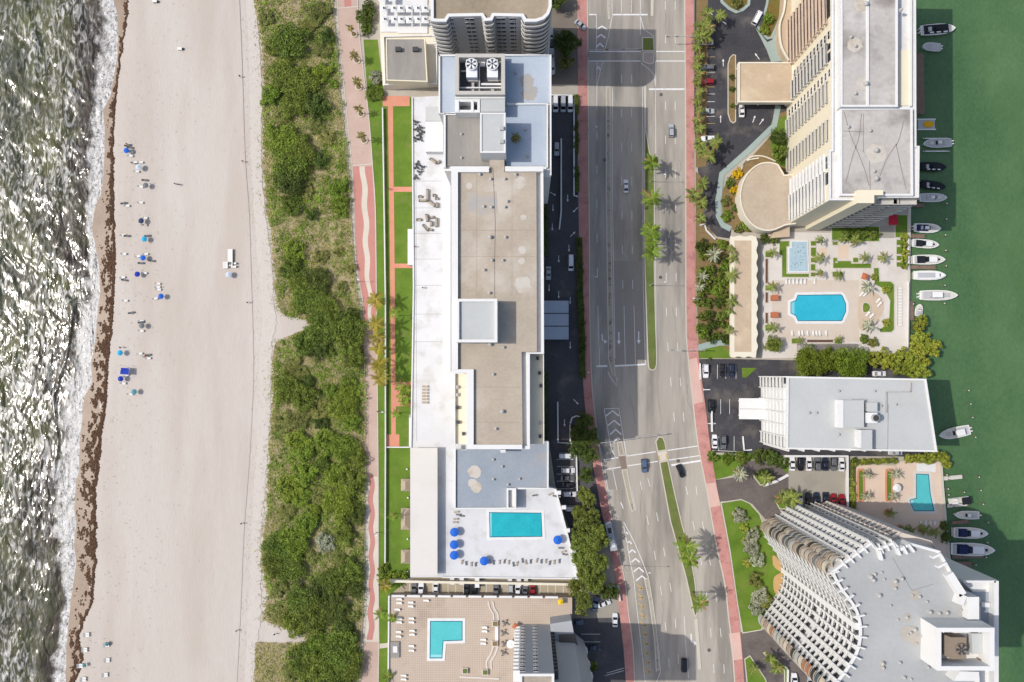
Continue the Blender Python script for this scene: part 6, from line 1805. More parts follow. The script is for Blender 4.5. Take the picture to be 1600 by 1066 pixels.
SH = """571 28 16 dark|big grey-green bush at the top of the path;576 12 12 dark|smaller grey-green bush above big one by path;573 45 11 green|bright bush under big bush by path;588 122 13 grey|silvery bush on lawn by club house;584 145 14 green|green clipped bush below silvery bush;592 146 10 green|green bush against the club house corner;
599 888 9 green|tall hedge bush at lower lawn corner;612 900 10 bright|bushy hedge below the lower lawn, left;628 899 10 bright|bushy hedge below the lower lawn, right;598 905 11 bright|yellow-green bush under corner hedge;
1113 712 9 green|round bush at office car park corner;1136 716 10 hedge|bright bush on lawn below office car park;1158 716 12 green|bush at the lawn edge by white kerb;1186 712 13 dark|bush left of the car park wall;1205 716 13 dark|bush touching the car park wall;1222 722 11 dark|bush right under the car park wall corner;
1154 806 12 grey|silvery tree-like bush on the big lawn, topmost;1175 838 12 grey|silvery bush on the big lawn, second;1172 858 14 grey|silvery bush on the big lawn, third;1183 876 12 grey|silvery bush on the big lawn, fourth;1180 905 12 olive|olive bush beside tan planter;1186 932 14 grey|silvery bush on the big lawn, lower;1180 950 12 grey|silvery bush at the lower end of big lawn;1196 940 12 olive|olive bush against curved tower;
1163 826 7 lime|lime hedge clump on big lawn, upper;1165 845 7 lime|lime hedge clump on big lawn, middle;1167 880 7 lime|lime hedge clump on big lawn, lower;
1152 272 9 gold|golden yellow shrub by round roof, upper;1149 300 9 gold|golden yellow shrub by round roof, lower;1140 286 8 green|green shrub beside golden shrubs;1133 315 9 olive|shrub in the ramp bed, upper;1134 338 10 bright|shrub in the ramp bed, lower;1150 325 8 dark|dark shrub left of round roof;1154 358 8 olive|shrub below round roof, left;1165 352 9 bright|shrub below round roof, right;1196 372 9 dark|dark shrub under the round roof edge;1210 374 8 green|green shrub by tower corner;
1200 30 10 bright|shrub in the curved forecourt bed, upper;1194 48 9 bright|shrub in the curved forecourt bed, lower;1150 5 10 olive|shrub in the teal-edged top bed;1143 120 5 dark|shrub in long car park island, upper;1144 140 5 dark|shrub in long car park island, middle;1144 165 5 green|shrub in long car park island, lower;
1322 366 9 green|hedge bush under tower, left;1345 366 11 green|hedge bush under tower, middle;1364 366 10 green|hedge bush under tower, right;1384 452 7 lime|lime heart-shaped shrub, upper of two on lawn;1385 504 7 lime|lime heart-shaped shrub, lower of two on lawn;1350 530 8 green|round shrub right of pergola;1364 536 9 olive|olive shrub right of pergola;1366 434 6 lime|lime shrub beside umbrella on pool court;
1335 720 6 dark|small dark bush by the office wall;1475 822 8 dark|dark bush at seawall in tower shade, upper;1478 840 9 dark|dark bush at seawall in tower shade, lower;1413 832 8 dark|dark bush in the tower shade"""
for t in SH.replace('\n', '').split(';'):
    a, lb = t.split('|')
    x, y, r, tn = a.split()
    bush(float(x), float(y), float(r), tn, z=0.12, name='shrub', cat='shrub', label=lb)
# lush bed between pavement and wavy roof; yellow-green clumps on the bay
_r = random.Random(3)
it = []
for j in range(9):
    for i in range(4):
        x = 1097 + i * 13 + _r.uniform(-4, 4); y = 385 + j * 17.5 + _r.uniform(-5, 5)
        if i == 3: x -= 3
        tn = _r.choice(['green', 'bright', 'dark', 'tree', 'green', 'bright'])
        it.append((bush(x, y, _r.uniform(7, 11), tn, name='tropical_shrub', cat='shrub', hk=1.5), x, y, {'green': 'mid green', 'bright': 'yellow-green', 'dark': 'dark green', 'tree': 'olive green'}[tn] + ' tropical shrub'))
tell_apart(it, [(1100, 380, 'upper end of lush bed, pavement side'), (1140, 380, 'upper end of lush bed by wavy roof'), (1100, 450, 'middle of lush bed, pavement side'), (1140, 450, 'middle of lush bed by wavy roof'), (1100, 525, 'lower end of lush bed, pavement side'), (1140, 525, 'lower end of lush bed by wavy roof')], 'tropical shrubs in the lush bed')
it = []
for x, y, r in ((1362, 560, 13), (1378, 558, 12), (1394, 562, 13), (1410, 556, 12), (1424, 562, 13), (1440, 560, 12), (1432, 545, 12), (1446, 545, 11), (1432, 528, 11), (1444, 530, 10), (1434, 512, 10), (1440, 500, 9), (1458, 545, 12), (1462, 538, 8), (1406, 576, 12), (1424, 580, 13), (1442, 578, 12), (1386, 570, 10)):
    it.append((bush(x, y, r, 'lime', name='areca_clump', cat='shrub', hk=1.9), x, y, 'yellow-green feathery palm clump'))
tell_apart(it, [(1375, 560, 'beside the clipped trees'), (1415, 570, 'above the office roof'), (1440, 510, 'at the seawall near the small boat'), (1450, 548, 'hanging over the bay')], 'feathery clumps on the bay corner')
it = []
for x, y, r in ((1420, 716, 8), (1434, 716, 9), (1448, 717, 9), (1462, 712, 10), (1474, 716, 9), (1478, 726, 7)):
    it.append((bush(x, y, r, 'lime', name='areca_clump', cat='shrub', hk=1.8), x, y, 'yellow-green feathery clump'))
tell_apart(it, [(0, 0, 'below the office roof by the bay')], 'feathery clumps below the office roof')
it = []
for k in range(5):
    for (x, y) in ((1413, 372 + k * 11), ):
        it.append((bush(x, y, 6.5, 'lime', name='areca_clump', cat='shrub', hk=1.4), x, y, 'yellow-green clump in garden square'))
tell_apart(it, [(0, 0, 'on the seawall edge')], 'clumps in the seawall garden squares')

HEDGE = {}
def hedge(px, wm, hm, tone, label, z=0.05, name='hedge'):
    """clipped hedge along a pixel line"""
    pts = PL(px, z)
    e = empty(name, pts[0], 0, label, 'hedge')
    for a, b in zip(pts[:-1], pts[1:]):
        L_ = (b - a).length
        c = (a + b) / 2 - pts[0]
        rot = math.atan2((b - a).y, (b - a).x)
        me = foliage(int(L_ * 7), 1, hm, max(6, int(L_ * wm * 1.2)), int(L_ * wm * 55), 0.32, box=(L_ / 2, wm / 2))
        link('foliage', me, e, c, rot=rot, m=LEAF[tone])
        MB().box(-L_ / 2, L_ / 2, -wm / 2, wm / 2, 0, hm * 0.75).build('twigs', m_core, e, loc=c, rot=rot)
    return e
hedge([(1331, 797), (1330, 730), (1334, 722), (1400, 719)], 1.7, 1.3, 'lime', 'lime clipped hedge around the peach terrace')
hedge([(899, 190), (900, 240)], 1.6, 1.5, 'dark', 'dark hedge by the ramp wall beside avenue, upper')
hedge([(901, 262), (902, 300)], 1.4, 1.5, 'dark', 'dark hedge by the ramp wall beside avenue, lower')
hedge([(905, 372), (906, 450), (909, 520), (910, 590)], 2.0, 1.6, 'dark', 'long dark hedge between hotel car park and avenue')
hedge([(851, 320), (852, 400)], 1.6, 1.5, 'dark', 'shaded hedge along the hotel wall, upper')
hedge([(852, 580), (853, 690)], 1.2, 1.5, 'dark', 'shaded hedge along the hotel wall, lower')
hedge([(899, 150), (901, 178)], 1.6, 1.5, 'bright', 'sunlit hedge beside three parked white vehicles')
hedge([(1107, 562), (1110, 560)], 0.8, 0.8, 'green', 'tiny hedge at office car park corner')
# low leafy ground cover that knits the dune bushes together
def creeper():
    rs = random.Random(77)
    poly = DUNE_L + DUNE_L2 + DUNE_L3 + DUNE_R[::-1]
    mb = MB()
    n = 0
    while n < 4200:
        x, y = rs.uniform(400, 572), rs.uniform(-20, 1090)
        if not inside(x - 3, y, poly): continue
        den = math.sin(x * 0.09 + 1.3) * math.sin(y * 0.043 + 0.5) + 0.6 * math.sin(y * 0.11 + x * 0.05)
        if y > 1000 and x < 455: continue
        if 330 < y < 450 and x > 480 and rs.random() < 0.75: continue
        if den < -0.45: continue
        c = P(x, y, 0.45)
        tone = 0.35 + 0.3 * den + rs.gauss(0, .1)
        for b in range(11):
            p = Vector((c.x + rs.gauss(0, .5), c.y + rs.gauss(0, .5), 0.45 + rs.uniform(.05, .75)))
            nn = Vector((rs.gauss(0, .5), rs.gauss(0, .5), 1)).normalized()
            t_ = nn.cross(Vector((rs.gauss(0, 1), rs.gauss(0, 1), 0.1))).normalized(); q = nn.cross(t_)
            s = rs.uniform(.15, .32)
            mb.add([p - t_ * s, p + q * s * .7, p + t_ * s, p - q * s * .7], [(0, 1, 2, 3)], min(1, max(0, tone + rs.gauss(0, .2))))
        n += 1
    return link('dune_creeper', mb.mesh('dune_creeper', LEAF['olive'], attr=True), m=LEAF['bright'])
tag(creeper(), 'low green creepers knitting the dune bushes together', 'ground cover', kind='stuff')
# ================================================================== vehicles
m_tyre = mat('tyre_rubber', (0.02, 0.02, 0.022), var=0.2, rough=0.9)
m_rim = mat('wheel_rim', C(170, 172, 174), var=0.05, rough=0.4, metal=0.6)
m_cglass = mat('car_glass', (0.012, 0.014, 0.018), var=0.3, rough=0.06, spec=0.7, obj=True)
m_lamp = mat('lamp_lens', C(230, 230, 225), var=0.05, rough=0.2)
m_tail = mat('tail_lens', C(150, 20, 20), var=0.1, rough=0.3)
def paint(n, c):
    return mat('car_' + n, C(*c), var=0.05, s=0.8, rough=0.35, spec=0.5, obj=True, coat=0.5)
PAINT = {n: paint(n, c) for n, c in (('white', (236, 236, 238)), ('silver', (178, 182, 186)), ('grey', (104, 106, 110)), ('black', (28, 28, 32)), ('navy', (34, 44, 66)), ('red', (150, 24, 30)), ('blue', (84, 104, 132)), ('cream', (224, 220, 208)))}
def loft(secs):
    """secs: list of rings of equal length"""
    mb = MB()
    n = len(secs[0])
    v = [p for s in secs for p in s]
    f = []
    for j in range(len(secs) - 1):
        for i in range(n):
            f.append((j * n + i, j * n + (i + 1) % n, (j + 1) * n + (i + 1) % n, (j + 1) * n + i))
    f += [tuple(range(n - 1, -1, -1)), tuple(range((len(secs) - 1) * n, len(secs) * n))]
    return mb.add(v, f)
def car_meshes(kind):
    # length, width, body height, roof height, cabin from/to (fraction of length from rear)
    L_, Wd, hb, hr, c0, c1, r0, r1 = {'sedan': (4.75, 1.86, 0.92, 1.45, -0.36, 0.22, -0.20, 0.06), 'suv': (4.8, 1.96, 1.05, 1.75, -0.46, 0.20, -0.42, 0.06), 'van': (5.6, 2.05, 1.15, 2.25, -0.49, 0.36, -0.48, 0.24)}[kind]
    secs = []
    for t, w, z0, z1 in ((-.5, .80, .42, .78), (-.485, .92, .30, .92), (-.40, .99, .22, 1.0), (-.1, 1.0, .2, 1.0), (.2, 1.0, .2, 1.0), (.36, .97, .22, .92), (.46, .88, .28, .80), (.5, .68, .38, .62)):
        y, w, z1 = t * L_, w * Wd / 2, z1 * hb
        secs.append([(-w, y, z0), (w, y, z0), (w, y, z1 * .72), (w * .93, y, z1), (-w * .93, y, z1), (-w, y, z1 * .72)])
    body = loft(secs)
    yb, yf, rb, rf_ = c0 * L_, c1 * L_, r0 * L_, r1 * L_
    wb, wr = Wd / 2 * .92, Wd / 2 * .74
    zb, zr = hb * .97, hr
    roof = MB().add([(-wr, rb, zr), (wr, rb, zr), (wr, rf_, zr), (-wr, rf_, zr), (-wr * .9, (rb + rf_) / 2, zr + .05), (wr * .9, (rb + rf_) / 2, zr + .05)], [(0, 1, 5, 4), (4, 5, 2, 3), (0, 4, 3), (1, 2, 5)])
    for s in (-1, 1):   # pillars
        for (ya, yr) in ((yb, rb), (yf, rf_), ((yb + yf) / 2, (rb + rf_) / 2)):
            roof.bar((s * wb, ya, zb), (s * wr, yr, zr), 0.09)
    ws = MB().add([(-wb * .96, yf, zb), (wb * .96, yf, zb), (wr * .97, rf_ + .02, zr - .02), (-wr * .97, rf_ + .02, zr - .02)], [(0, 1, 2, 3)])
    rw = MB().add([(-wb * .96, yb, zb), (wb * .96, yb, zb), (wr * .97, rb - .02, zr - .02), (-wr * .97, rb - .02, zr - .02)], [(3, 2, 1, 0)])
    sw = MB().add([(wb * .99, yb + .05, zb), (wb * .99, yf - .05, zb), (wr * 1.0, rf_, zr - .03), (wr * 1.0, rb, zr - .03)], [(0, 1, 2, 3)])
    wheel = MB().add([(x, .34 * math.cos(a), .34 * math.sin(a)) for x in (-.11, .11) for a in np.linspace(0, 6.283, 13)[:-1]], [tuple(range(12)), tuple(range(23, 11, -1))] + [(i, (i + 1) % 12, 12 + (i + 1) % 12, 12 + i) for i in range(12)])
    rim = MB().add([(x, .2 * math.cos(a), .2 * math.sin(a)) for x in (-.12, .12) for a in np.linspace(0, 6.283, 9)[:-1]], [tuple(range(8)), tuple(range(15, 7, -1))] + [(i, (i + 1) % 8, 8 + (i + 1) % 8, 8 + i) for i in range(8)])
    hl = MB().box(-.2, .2, -.07, .07, -.07, .07, .03, .02)
    mir = MB().box(-.1, .1, -.06, .06, -.07, .07, .02, .01)
    return dict(L=L_, W=Wd, hb=hb, body=body.mesh('body', PAINT['white'], smooth=False), roof=roof.mesh('roof', PAINT['white']), windshield=ws.mesh('windshield', m_cglass), rear_window=rw.mesh('rear_window', m_cglass),
                side_window=sw.mesh('side_window', m_cglass), wheel=wheel.mesh('wheel', m_tyre), rim=rim.mesh('rim', m_rim), headlight=hl.mesh('headlight', m_lamp), tail_light=hl.mesh('tail_light', m_tail), mirror=mir.mesh('mirror', PAINT['black']), yf=yf, zb=zb)
CARM = {k: car_meshes(k) for k in ('sedan', 'suv', 'van')}
def car(px, py, ang, colour, kind, label, z=0.035, group=None):
    """ang: heading, degrees clockwise from the top of the photo"""
    M_ = CARM[kind]
    e = empty('parked_' + ('van' if kind == 'van' else 'car') if group != 'cars driving on the avenue' else 'car', P(px, py, z + 0.7) - Vector((0, 0, 0.7)), -R(ang), label, 'van' if kind == 'van' else 'car', group)
    m = PAINT[colour]
    b = link('body', M_['body'], e, m=m)
    link('roof', M_['roof'], e, m=m)
    link('windshield', M_['windshield'], e); link('rear_window', M_['rear_window'], e)
    link('side_window', M_['side_window'], e); link('side_window', M_['side_window'], e, sc=(-1, 1, 1))
    for sx in (-1, 1):
        for sy in (-.31, .31):
            w = link('wheel', M_['wheel'], e, (sx * (M_['W'] / 2 - .1), sy * M_['L'], .34)); link('rim', M_['rim'], w)
        link('headlight', M_['headlight'], e, (sx * M_['W'] * .34, M_['L'] * .465, M_['hb'] * .68))
        link('tail_light', M_['tail_light'], e, (sx * M_['W'] * .36, -M_['L'] * .487, M_['hb'] * .78))
        link('mirror', M_['mirror'], e, (sx * (M_['W'] / 2 + .06), M_['yf'] - .25, M_['zb'] + .05), m=m)
    return e
CARS = """868 163 180 white van A|leftmost of three white vehicles parked beside the service apron
880 163 180 silver van A|middle of three pale vehicles parked beside the service apron
891 163 180 white van A|rightmost of three white vehicles parked beside the service apron
870 233 180 silver suv A|silver car in the shaded hotel ramp
857 427 180 silver sedan A|silver car by the hotel wall above the canopy
892 411 180 white van A|white van in the shaded hotel lane beside long hedge
886 712 90 white van A|white van in the lower hotel bay, topmost
888 735 90 white suv A|white car in the lower hotel bay, second from top
887 747 90 grey sedan A|grey car in the lower hotel bay, third from top
889 758 90 black sedan A|black car in the lower hotel bay beside terrace corner
890 772 90 white suv A|white car in hotel bay level with terrace corner
894 795 90 white suv A|white car tucked beside the pool terrace wall
907 39 130 silver sedan A|silver car turning out of the shaded top car park
860.5 55 180 white suv B|white car beside apartment block, topmost
861 72 180 navy suv B|navy car beside apartment block
862 86 180 white suv B|white car beside apartment block, second white one
863 106 180 white suv B|white car beside apartment block, lowest
978 291 0 white sedan R|white car driving down the shaded upper avenue
1048.5 204 0 silver suv R|silver car driving on the sunny upper avenue
1006.5 728 176 blue suv R|slate blue car stopped at the shaded crossing
1063.5 736 158 black sedan R|black car on sunny lanes just below the crossing
1069 1040 180 black suv R|black car in the shade near the bottom edge
1104 66 270 white sedan T|white car half under palms at the head of parking row
1105 106 270 grey suv T|dark grey car in tower parking row
1105 128 270 red suv T|red car in tower parking row
1106 174 90 silver sedan T|silver car in tower parking row
1106 217 270 white suv T|white car under the palms at the foot of parking row
1183 28 28 white van T|white van on the curved tower drive
1159 173 0 white sedan T|white car beside the beige porte-cochere
1102.5 580 180 white suv O|white car in office car park, top left
1129 579 180 black sedan O|black car in office car park, top row
1143 579 180 navy suv O|navy car in office car park, top row right
1111 635 180 black suv O|black car in middle of office car park by the palm
1116.7 690 0 white sedan O|white car in office car park, bottom row
1130 691 180 grey suv O|dark grey car in office car park, bottom row
1374 584 90 white sedan O|white car squeezed between clipped trees and office roof
1399 707 270 silver sedan O|silver car peeping out below the office roof
1238 725 0 white sedan C|white car, leftmost in upper row of concrete car park
1251 725 180 black suv C|black car, second in upper row of concrete car park
1264 725 0 white sedan C|white car, third in upper row of concrete car park
1277 725 0 grey suv C|dark grey car, fourth in upper row of concrete car park
1289.5 725 0 navy sedan C|navy car, fifth in upper row of concrete car park
1302 725 180 grey suv C|grey car, sixth in upper row of concrete car park
1315 726 0 white sedan C|white car, rightmost in upper row of concrete car park
1250 782 180 white sedan C|white car, leftmost in lower row of concrete car park
1263 781 0 black suv C|black car, second in lower row of concrete car park
1275.5 780 0 navy sedan C|navy car, third in lower row of concrete car park
1290 780 180 navy sedan C|navy car, fourth in lower row of concrete car park
1302.5 782 0 red sedan C|red car, fifth in lower row of concrete car park
1315 783 0 red suv C|red car, rightmost in lower row of concrete car park
1241 1063 0 white suv D|white car at the foot of the curved tower
1266 1068 0 silver sedan D|silver car right of the white one under curved tower
647 921 0 grey sedan S|grey car in the lane under the terrace, leftmost
658 921 0 white suv S|white car in the lane, next to grey leftmost one
681 921 180 white sedan S|white car in the lane, standing alone
729 921 0 black suv S|black car in the lane, left of the black pair
741 921 180 black suv S|black car in the lane, right of the black pair
775 923 0 grey suv S|grey car in the lane, standing alone
798 923 180 silver suv S|silver car in the lane, left of white one
809 923 0 white sedan S|white car in the lane, right of silver one
820.5 925 0 grey sedan S|grey car in the lane beside the red one
832.5 925 180 red sedan S|red car in the lane under the terrace
707 903 0 white sedan S|white car half under the pool terrace edge, first of five
722 903 0 white suv S|white car half under the pool terrace edge, second of five
746 904 0 white van S|white van half under the pool terrace edge
797 905 0 white sedan S|white car half under the pool terrace edge, third of five
811 905 0 white suv S|white car half under the pool terrace edge, fourth of five
822 905 0 cream sedan S|cream car half under the pool terrace edge
930 944 20 blue sedan L|blue car under trees in lower car park
944 943 70 white sedan L|white car under trees in lower car park
961 969 0 white sedan L|white car by the avenue in lower car park
901 972 270 blue sedan L|blue car beside the lower hotel wall
926 1012 90 navy sedan L|navy car in shaded lower car park"""
GRP = {'A': 'cars in the hotel car park', 'B': 'cars beside the apartment block', 'R': 'cars driving on the avenue', 'T': 'cars in the tower car park', 'O': 'cars in the office car park', 'C': 'cars in the concrete car park', 'D': 'cars under the curved tower', 'S': 'cars in the service lane', 'L': 'cars in the lower car park'}
for t in CARS.split('\n'):
    a, lb = t.split('|')
    x, y, an, co, ki, g = a.split()
    car(float(x), float(y), float(an), co, ki, lb, group=GRP[g])
bus = empty('bus', P(954, 837, 1.4) - Vector((0, 0, 1.25)), R(12), 'pale bus stopped at the kerb under broad trees', 'bus')
MB().box(-1.25, 1.25, -5.0, 5.0, .4, 2.95, .08, .1).build('body', PAINT['silver'], bus)
MB().box(-.75, .75, -3.6, -1.0, 2.95, 3.2).build('roof_unit', m_fanw, bus); MB().box(-.6, .6, 1.2, 3.0, 2.95, 3.1).build('roof_hatch', m_dark, bus)
MB().box(-1.1, 1.1, -5.06, -5.0, 1.4, 2.6).build('windshield', m_cglass, bus)
for s in (-1, 1):
    MB().box(s * 1.24 - .04, s * 1.24 + .04, -4.4, 4.4, 1.5, 2.5).build('side_window', m_cglass, bus)
    for y in (-3.2, 3.2):
        link('wheel', CARM['van']['wheel'], bus, (s * 1.1, y, .42), sc=1.25)

# ================================================================== boats
m_hull = mat('boat_gelcoat', C(238, 238, 236), var=0.04, s=0.8, rough=0.3, obj=True)
m_deck = mat('boat_deck', C(214, 210, 200), var=0.06, s=0.8, obj=True)
m_navy = mat('boat_canvas_navy', C(34, 46, 84), var=0.1, rough=0.8)
m_bblack = mat('boat_black', C(34, 36, 40), var=0.1, rough=0.5)
m_cush = mat('boat_cushion', C(188, 190, 192), var=0.06)
m_sun = mat('boat_yellow', C(232, 176, 30), var=0.06)
def boat(px, py, len_px, beam_px, ang, label, style='centre', hullm=None, deckm=None):
    """ang: bow heading, degrees clockwise from the top of the photo"""
    L_, B_ = len_px * 0.2237, beam_px * 0.2237
    e = empty('motor_boat', P(px, py, -0.9), -R(ang), label, 'boat', 'boats moored along the bay')
    def ring(t, w, z):
        return w * B_ / 2, t * L_, z
    prof = [(-.5, .86), (-.3, .97), (0, 1.0), (.2, .92), (.34, .70), (.44, .38), (.5, .03)]
    top, bot = [], []
    hgt = 0.75 + L_ * 0.03
    secs = []
    for t, w in prof:
        sheer = hgt * (1 + 0.25 * max(0, t + .1))
        hw = w * B_ / 2
        secs.append([(-hw * .7, t * L_ * .96, -.25), (hw * .7, t * L_ * .96, -.25), (hw, t * L_, sheer), (-hw, t * L_, sheer)])
    loft(secs).build('hull', hullm or m_hull, e)
    ins = [(t * .93, w * .86) for t, w in prof[:-1]] + [(.455, .03)]
    outl = [(w * B_ / 2, t * L_) for t, w in ins] + [(-w * B_ / 2, t * L_) for t, w in ins[::-1]]
    MB().prism(outl, hgt * .98, hgt * 1.18).build('deck', deckm or m_deck, e, fix=False)
    w2 = B_ / 2
    zt = hgt * 1.18
    def bx(name, x0, x1, y0, y1, z0, z1, m, tx=.05, ty=.08):
        return MB().box(x0 * w2, x1 * w2, y0 * L_, y1 * L_, z0, z1, tx, ty).build(name, m, e)
    if style in ('centre', 'open', 'cuddy'):
        bx('cockpit', -.7, .7, -.42, -.02 if style != 'cuddy' else .02, zt, zt + .03, m_cush if style != 'cuddy' else m_navy, 0, 0)
        bx('console', -.32, .32, -.12, .02, zt, zt + .8, m_hull)
        bx('windshield', -.4, .4, .02, .07, zt, zt + .6, m_cglass, .08, .05)
        bx('seat', -.4, .4, -.27, -.19, zt + .03, zt + .5, m_cush)
        bx('bow_seat', -.35, .35, .14, .28, zt, zt + .25, m_cush if style != 'open' else m_deck)
        if style == 'centre':
            bx('hardtop', -.55, .55, -.24, .03, zt + 1.7, zt + 1.8, m_hull if L_ > 9.5 else m_navy)
            for sx in (-.45, .45):
                for sy in (-.22, .01):
                    MB().cyl(sx * w2, sy * L_, zt, zt + 1.7, .03, .03, 5).build('hardtop_post', m_rim, e)
    elif style == 'cruiser':
        bx('cabin', -.62, .62, -.10, .24, zt, zt + .75, m_hull, .15, .3)
        bx('windshield', -.55, .55, -.13, -.04, zt + .5, zt + .95, m_cglass, .1, .1)
        bx('cockpit', -.74, .74, -.44, -.14, zt, zt + .03, m_navy, 0, 0)
        bx('canvas_cover', -.66, .66, -.36, -.12, zt + .03, zt + .9, m_navy if 'navy' in label else m_bblack, .2, .25)
        bx('deck_hatch', -.2, .2, .27, .33, zt, zt + .06, m_cglass, 0, 0)
        bx('swim_platform', -.8, .8, -.53, -.5, hgt * .3, hgt * .4, m_deck, 0, 0)
        bx('seat', -.7, .7, -.45, -.39, zt, zt + .45, m_cush)
    elif style == 'covered':
        MB().prism([(x * .96, y * .97) for x, y in outl], zt, zt + .25).build('boat_cover', m_hull, e, fix=False)
        bx('deck_hatch', -.3, -.05, .28, .32, zt + .25, zt + .28, m_bblack, 0, 0); bx('deck_hatch', .05, .3, .28, .32, zt + .25, zt + .28, m_bblack, 0, 0)
        bx('ridge', -.5, .5, -.4, .15, zt + .25, zt + .4, m_cush, .2, .2)
    elif style == 'dark':
        bx('cockpit', -.8, .8, -.42, .3, zt, zt + .04, m_bblack, 0, 0)
        bx('console', -.3, .3, -.1, .05, zt, zt + .8, m_bblack); bx('seat', -.4, .4, -.3, -.2, zt, zt + .5, m_cush)
        for k in (-.2, 0, .2):
            bx('cushion', .45, .7, k - .06, k + .06, zt + .04, zt + .25, m_hull)
    elif style == 'dinghy':
        bx('thwart', -.6, .6, -.1, 0, zt, zt + .15, m_cush); bx('thwart', -.5, .5, .12, .2, zt, zt + .15, m_cush)
    if style in ('centre', 'open', 'dark', 'cuddy', 'dinghy'):
        for x in ((-.3, .3) if B_ > 3.0 else (0,)):
            MB().box(x * w2 - .22, x * w2 + .22, -L_ * .5 - .75, -L_ * .5, .3, 1.35, .06, .1).build('outboard', m_bblack if 'black' in label else m_hull, e)
    return e
boat(1463, 48, 54, 18, 86, 'white-edged boat with dark cockpit, topmost in tower shade', 'dark')
boat(1453, 75, 28, 14, 275, 'small grey dinghy pointing at the seawall in shade', 'dinghy', deckm=m_cush)
boat(1462, 225, 44, 15, 268, 'grey boat on a lift between two white beams in shade', 'open', deckm=m_cush)
boat(1456, 262, 40, 15, 92, 'black boat in shade with white cushions, upper', 'dark', hullm=m_bblack, deckm=m_bblack)
boat(1456, 291, 38, 14, 98, 'black boat in shade with white cushions, lower', 'dark', hullm=m_bblack, deckm=m_bblack)
boat(1456, 310, 42, 14, 90, 'pale boat half hidden under the tower corner', 'open', deckm=m_cush)
boat(1447, 357.5, 41, 15, 92, 'white boat with small dark hatch at the shade edge', 'cuddy')
boat(1444, 382, 41, 14, 95, 'white boat with dark canopy beside wooden finger pier', 'cruiser')
boat(1449, 406.5, 50, 15.5, 90, 'white boat with black seats and white hardtop', 'cruiser')
boat(1450, 431, 50, 15, 90, 'white boat fully wrapped in a white cover', 'covered')
boat(1464, 462, 58, 16, 90, 'longest white fishing boat beside pool court', 'centre')
boat(1434, 485, 19, 12, 10, 'small white runabout at the seawall corner', 'open')
boat(1489, 676, 48, 17, 258, 'white boat with blue cushion beside office block', 'centre')
boat(1508, 804, 38, 13, 271, 'small white boat with bow toward the seawall', 'open')
boat(1514, 832, 52, 17, 92, 'white cruiser with navy cockpit in curved tower shade', 'cruiser')
boat(1517, 857.5, 66, 20, 92, 'largest white cruiser with navy cover below all others', 'cruiser')
pt = empty('pontoon_boat', P(1496, 782, -0.9), -R(262), 'pontoon boat with dark canopy at a wooden pier', 'boat')
MB().box(-1.2, 1.2, -3.4, 3.4, .5, .7).build('deck', m_deck, pt)
for s in (-1, 1):
    MB().add([(s * .85 + .3 * math.cos(a), y, .3 + .3 * math.sin(a)) for y in (-3.5, 3.3) for a in np.linspace(0, 6.283, 9)[:-1]], [(i, (i + 1) % 8, 8 + (i + 1) % 8, 8 + i) for i in range(8)]).build('float', m_rim, pt)
    MB().box(s * 1.15 - .04, s * 1.15 + .04, -3.2, 3.2, .7, 1.5).build('rail', m_hull, pt)
MB().box(-1.2, 1.2, -3.2, -.2, 2.4, 2.5).build('canopy', m_bblack, pt)
for sx in (-1.1, 1.1):
    for sy in (-3.0, -.4):
        MB().cyl(sx, sy, .7, 2.4, .03, .03, 5).build('canopy_post', m_rim, pt)
MB().box(-.9, -.3, .4, 2.4, .7, 1.2).build('bench', m_hull, pt); MB().box(.3, .9, .6, 1.6, .7, 1.5).build('console', m_hull, pt)
yl = empty('jet_ski_float', P(1447, 195, -0.95), 0, 'white float carrying a yellow pad in tower shade', 'float')
MB().box(-3.2, 3.2, -2.0, -1.6, 0, .45).build('tube', m_hull, yl); MB().box(-3.2, 3.2, 1.6, 2.0, 0, .45).build('tube', m_hull, yl); MB().box(-3.0, 2.9, -1.55, 1.55, .1, .3).build('deck', m_cush, yl)
MB().prism([(0.6 + 1.9 * math.cos(a), 1.1 * math.sin(a)) for a in np.linspace(0, 6.283, 17)[:-1]], .3, .6).build('pad', m_sun, yl, fix=False)
for y in (216.5, 236.5):
    e = empty('boat_lift_beam', P(1442, y, -0.2), 0, 'white boat lift beam ' + ('above' if y < 220 else 'below') + ' the grey lifted boat', 'boat lift')
    MB().bar((0, 0, 0), tuple(P(1484, y, -0.2) - P(1442, y, -0.2)), .35, .3).build('beam', m_hull, e)
    for x in (1444, 1482):
        p = P(x, y, -0.2) - P(1442, y, -0.2)
        MB().cyl(p.x, p.y, -1.6, .5, .16, .16, 7).build('pile', m_wood, e)
DK = [((1432, 131), (1444, 131), 98, 'brown plank dock along the shaded seawall'), ((1422, 369), (1445, 369.5), 6, 'short grey finger pier under white boat with hatch'), ((1422, 417.5), (1462, 418), 6, 'long grey finger pier below black-seated boat'), ((1472, 748), (1504, 745), 6, 'pale wooden pier by the peach terrace, topmost'),
      ((1480, 791), (1512, 788), 5, 'pale wooden pier below the pontoon boat'), ((1488, 817), (1514, 815), 5, 'shaded wooden pier between small boat and cruiser'), ((1488, 870), (1537, 869), 6, 'shaded wooden pier below the largest cruiser'), ((1488, 888), (1518, 888), 20, 'square dock platform in curved tower shade'), ((1422, 486), (1428, 486), 30, 'narrow dock beside small runabout'), ((1424, 321), (1444, 321), 6, 'small pier in tower shade')]
